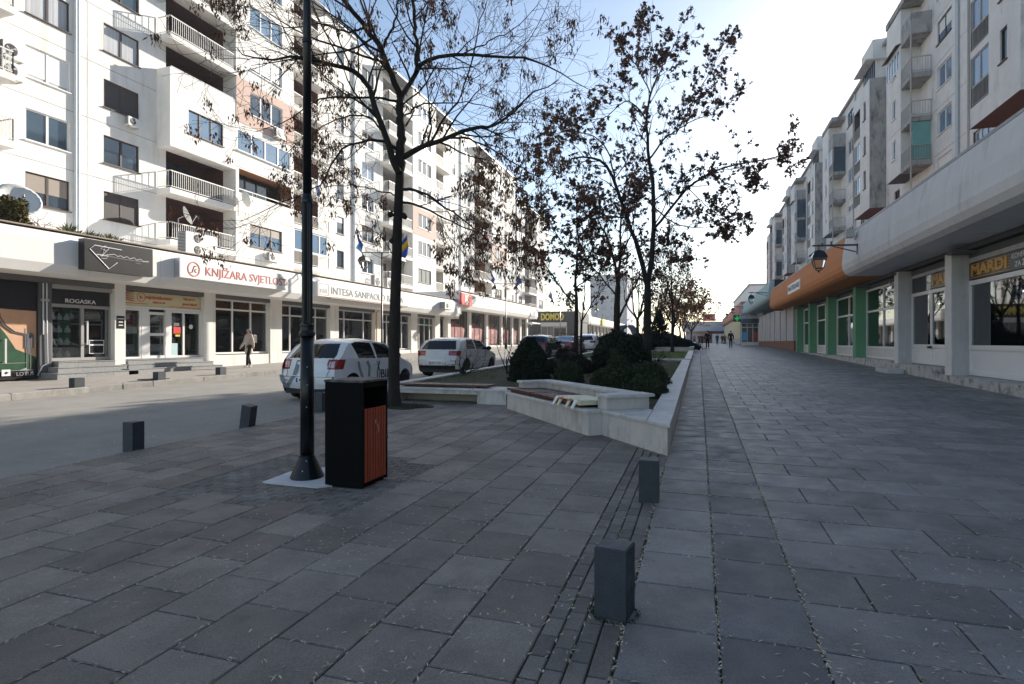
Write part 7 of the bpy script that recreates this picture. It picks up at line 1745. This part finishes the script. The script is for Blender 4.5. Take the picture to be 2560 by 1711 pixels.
flab = ['tree with sparse brown leaves at the start of the third planter, left side', 'small thin tree at the start of the third planter, promenade side', 'second brown tree of the third planter, left side', 'first rusty-leaved tree along the promenade', 'second rusty-leaved tree along the promenade', 'rusty-leaved tree set back from the promenade', 'third rusty-leaved tree, overhanging the far promenade', 'farthest rusty-leaved tree along the promenade', 'far brown tree between road and promenade', 'distant tree beside the road at the end of the shop row']
for i, ((x, y, h, r_, lf, pb), lb) in enumerate(zip(far, flab)): proc_tree('street_tree', lb, x, y, gz(y)+(.3 if y < 80 else 0), h, r_, lf, pb, 5, .13 if y < 80 else .2, 3 if i < 6 else 2, .3, 20+i)
rt = np.random.RandomState(77)
mat('shrub_brown', (.03, .022, .016), .9, rnd=.5)
# ------------------------------------------------------------------ bushes
def bush(label, c, rx, ry, rz, m='evergreen', n=6200, size=.032, name='clipped_bush', lump=.035, flat=0):
    t = thing(name, label, 'bush', (c[0], c[1], c[2])); u = rt.normal(size=(n, 3)); u /= np.linalg.norm(u, axis=1)[:, None]; u[:, 2] = np.abs(u[:, 2])*1.0-.15
    if flat: u[:, 0] = np.sign(u[:, 0])*np.abs(u[:, 0])**flat; u[:, 1] = np.sign(u[:, 1])*np.abs(u[:, 1])**flat
    ph = rt.uniform(0, 6, 6); nz = np.sin(u[:, 0]*7+ph[0])*np.sin(u[:, 1]*6+ph[1])+.7*np.sin(u[:, 2]*9+ph[2]+u[:, 0]*4)
    k = 1+lump*nz+rt.normal(size=n)*.022-np.abs(rt.normal(size=n))*.05+np.where(rt.uniform(size=n) < .07, np.abs(rt.normal(size=n))*.07, 0)
    pos = np.array(c)+u*k[:, None]*np.array([rx, ry, rz]); pos[:, 2] = np.maximum(pos[:, 2], c[2]+.01)
    v, f = clusters_leaf(pos, 2, size, size*.6); bulk('foliage', v, f, m, t)
    mb = MB(); vs_ = []; fs_ = []; a_, b_ = 16, 8
    for i in range(b_+1):
        th = math.pi*.56*i/b_
        for j in range(a_):
            q = 2*math.pi*j/a_; w_ = np.array([math.sin(th)*math.cos(q), math.sin(th)*math.sin(q), math.cos(th)])
            if flat: w_[0] = np.sign(w_[0])*abs(w_[0])**flat; w_[1] = np.sign(w_[1])*abs(w_[1])**flat
            vs_.append((c[0]+w_[0]*rx*.84, c[1]+w_[1]*ry*.84, max(c[2], c[2]+w_[2]*rz*.84)))
    for i in range(b_):
        for j in range(a_): fs_.append((i*a_+j, (i+1)*a_+j, (i+1)*a_+(j+1) % a_, i*a_+(j+1) % a_))
    mb.add(vs_, fs_); mb.build('inner_core', 'evergreen', t); return t  # solid inner core added so the foliage is not see-through
def px_bush(u0, u1, vt, vb, d, label, depth=None, **kw):
    a, b = onD(u0, vb, d), onD(u1, vb, d); r_ = math.hypot(b[0]-a[0], b[1]-a[1])/2; top = onD(u0, vt, d)[2]
    cx_, cy_ = (a[0]+b[0])/2, (a[1]+b[1])/2; zb = soil_z(cx_, cy_); return bush(label, (cx_, cy_, zb), r_, depth or r_, top-zb, **kw)
px_bush(1557, 1668, 935, 1000, 11.6, 'lowest rounded green bush behind the right arm of the bench', m='evergreen2')
px_bush(1560, 1676, 899, 960, 13.6, 'wide rounded green bush behind the lowest one', m='evergreen2')
px_bush(1478, 1570, 915, 970, 13.0, 'low clipped hedge block behind the bench back', m='evergreen2', flat=.6)
px_bush(1385, 1458, 898, 955, 15.0, 'ball-shaped clipped bush left of the hedge block', m='evergreen2')
px_bush(1512, 1580, 880, 922, 16.0, 'small ball bush in front of the big dark bush', m='evergreen2')
px_bush(1482, 1622, 826, 920, 19.0, 'big dark spreading bush under the trees', n=9000, lump=.09, size=.05)
px_bush(1274, 1372, 838, 950, 15.6, 'tall dark rounded bush in front of the dark car', n=7000, lump=.06, size=.045)
px_bush(1365, 1480, 868, 925, 18.5, 'low brownish shrub mass behind the ball bush', m='shrub_brown', n=5200, lump=.14)
for i, (x, y, rx, ry, rz, lb) in enumerate(((-3.2, 50, 3.0, 2.2, 1.5, 'dark hedge at the front of the third planter'), (-2.3, 60, .85, 6, 1.1, 'long dark hedge along the third planter'), (-4.6, 46.8, 2.0, 1.2, 1.3, 'dark bush left of the third planter'), (-5.2, 38, 1.2, 1.5, 1.6, 'dark round bush behind the lawn'))): bush(lb, (x, y, gz(y)+.3), rx, ry, rz, n=4200, size=.09, lump=.1)
# bare shrubs
def bare_shrub(label, c, H_, n, seed, spreadk=.9):
    global rt; rt = np.random.RandomState(seed); t = thing('bare_shrub', label, 'shrub', c); br, tips = Wood(), []
    Pq = dict(wander=.2, up=[.03, .02, .0], thick=9, rmin=.003, levels=3, kids=[4, 4, 3], ang=(.4, 1.1))
    for i in range(n):
        a = rt.uniform(0, 6.28); d = np.array([math.cos(a)*spreadk, math.sin(a)*spreadk, 1.0]); grow(br, br, np.array(c)-np.array([0, 0, .02]), d/np.linalg.norm(d), H_*rt.uniform(.45, .65), .022, 1, Pq, tips)
    br.build('branches', 'twig', t); return t
def px_ground(u, v): return gnd(u, v, SOIL)
bare_shrub('dark bare shrub with crooked branches in front of the silver hatchback', px_ground(1163, 938), 1.15, 9, 5, 1.1)
bare_shrub('thin bare shrub left of the tall dark bush', px_ground(1268, 935), 1.6, 4, 6, .5)
bare_shrub('low bare shrub by the far end wall of the planter', px_ground(1640, 905), 1.0, 7, 8, 1.0)
bare_shrub('tangled bare shrub between ball bush and slim tree', px_ground(1478, 925), .9, 8, 9, 1.0)
# conifer beyond
def conifer(label, x, y, z, H_, R_):
    t = thing('spruce_tree', label, 'tree', (x, y, z)); MB().tube([(x, y, z), (x, y, z+H_)], [.1, .01], 7).build('trunk', 'bark', t); pos = []
    for i in range(14):
        h = .08+.9*i/14; r_ = R_*(1-h)*1.05
        for j in range(11):
            a = rt.uniform(0, 6.28)
            for k in range(9): q = r_*(k+1)/9; pos.append((x+q*math.cos(a), y+q*math.sin(a), z+H_*h-.22*q))
    v, f = clusters_leaf(np.array(pos), 3, .09, .06); bulk('crown', v, f, 'evergreen', t)
p = onD(1648, 850, 47); conifer('small dark spruce between the tree trunks', p[0], p[1], gz(p[1])+.3, 3.3, 1.4)
# soil patch round the near ash tree
sp_ = MB(); n = 26; ring = [(t1b[0]+.25+(.62+.12*math.sin(3*a)+.07*math.sin(7*a+1))*math.cos(a), t1b[1]-.05+(.42+.06*math.sin(4*a))*math.sin(a)) for a in [2*math.pi*i/n for i in range(n)]]
tp_ = thing('tree_pit', 'patch of bare soil and moss round the foot of the near ash tree', 'soil patch', (t1b[0], t1b[1], t1b[2])); sp_.prism(ring, lambda x, y: gz(y)+.01, lambda x, y: gz(y)+.05); sp_.build('soil', 'soil', tp_)
vs = []; fs = []
for _ in range(1500):
    a = random.uniform(0, 6.28); q = random.random()**.5; blade(t1b[0]+.25+.6*q*math.cos(a), t1b[1]-.05+.4*q*math.sin(a), gz(t1b[1])+.045, random.uniform(.01, .05))
bulk('moss', vs, fs, 'evergreen2', tp_)
# plants on the shop roof at the left
def tuft(label, x, y, z, n, L, m='evergreen2'):
    t = thing('roof_plant', label, 'plant', (x, y, z)); mb = MB()
    for i in range(n):
        a = random.uniform(0, 6.28); e = random.uniform(.5, 1.4); l = L*random.uniform(.6, 1.1); dx_, dy_, dz_ = math.cos(a)*math.cos(e), math.sin(a)*math.cos(e), math.sin(e); w_ = .022
        px_, py_ = -math.sin(a)*w_, math.cos(a)*w_
        mb.add([(x-px_, y-py_, z), (x+px_, y+py_, z), (x+dx_*l*.6+px_*.7, y+dy_*l*.6+py_*.7, z+dz_*l*.65), (x+dx_*l, y+dy_*l, z+dz_*l*.85), (x+dx_*l*.6-px_*.7, y+dy_*l*.6-py_*.7, z+dz_*l*.65)], [(0, 1, 2, 3, 4)])
    mb.build('leaves', m, t); return t
mat('yucca', (.12, .15, .06), .7, rnd=.35)
for i, (u, L, n) in enumerate(((170, .55, 40), (196, .3, 24), (222, .4, 36), (246, .35, 30), (270, .42, 40), (292, .36, 30))):
    y = YX(u, -19.85); tuft(('spiky yucca tuft on the roof edge, leftmost', 'small low tuft on the roof edge beside the yucca', 'third tuft of leaves on the roof edge above the black sign', 'fourth tuft of leaves on the roof edge above the black sign', 'fifth tuft of leaves on the roof edge above the black sign', 'last tuft of leaves on the roof edge, right end')[i], -19.85, y, 5.17, n, L, 'yucca')
mat('conifer_warm', (.10, .085, .018), .8, rnd=.5)
y = YX(25, -20.0); bush('yellow-green conifer on the roof at the left edge', (-20.0, y, 5.17), .55, .5, .9, m='conifer_warm', n=2600, size=.05, name='roof_conifer', lump=.2)
y = YX(105, -20.4); bare_shrub('bare twiggy shrub on the roof beside the conifer', (-20.4, y, 5.17), 1.0, 4, 12, .6)
# arch sculpture
ps_ = onD(1568, 850, 56); sc = thing('arch_sculpture', 'blue-grey steel arch sculpture seen between the trunks', 'sculpture', (ps_[0], ps_[1], gz(ps_[1])))
for s in (-1, 1):
    mb = MB(); pts = [(ps_[0]+s*x, ps_[1], gz(ps_[1])+z) for x, z in ((.95, 0), (.98, .8), (.8, 1.6), (.45, 2.15), (.0 if s < 0 else .08, 2.3))]; mb.tube(pts, [.16, .3, .36, .28, .12], 8); mb.build('limb', 'steelblue', sc, smooth=True)
MB().box(ps_[0]-1.4, ps_[0]+1.4, ps_[1]-.6, ps_[1]+.6, gz(ps_[1])-.05, gz(ps_[1])+.05).build('base', 'concrete_stain', sc)
# ------------------------------------------------------------------ the air of a bright winter noon
hm = bpy.data.materials.new('haze_air'); hm.use_nodes = True; hn = hm.node_tree; hn.nodes.clear()
ho = hn.nodes.new('ShaderNodeOutputMaterial'); hv = hn.nodes.new('ShaderNodeVolumePrincipled')
hv.inputs['Color'].default_value = (.92, .95, 1, 1); hv.inputs['Density'].default_value = .0006; hv.inputs['Anisotropy'].default_value = .3
hn.links.new(hv.outputs[0], ho.inputs['Volume'])
MATS['haze_air'] = hm
hz = MB().box(-225, 225, -65, 465, -1.6, 48).build('haze', 'haze_air'); hz['kind'] = 'stuff'; hz['label'] = 'thin bright haze filling the street'; hz['category'] = 'haze'
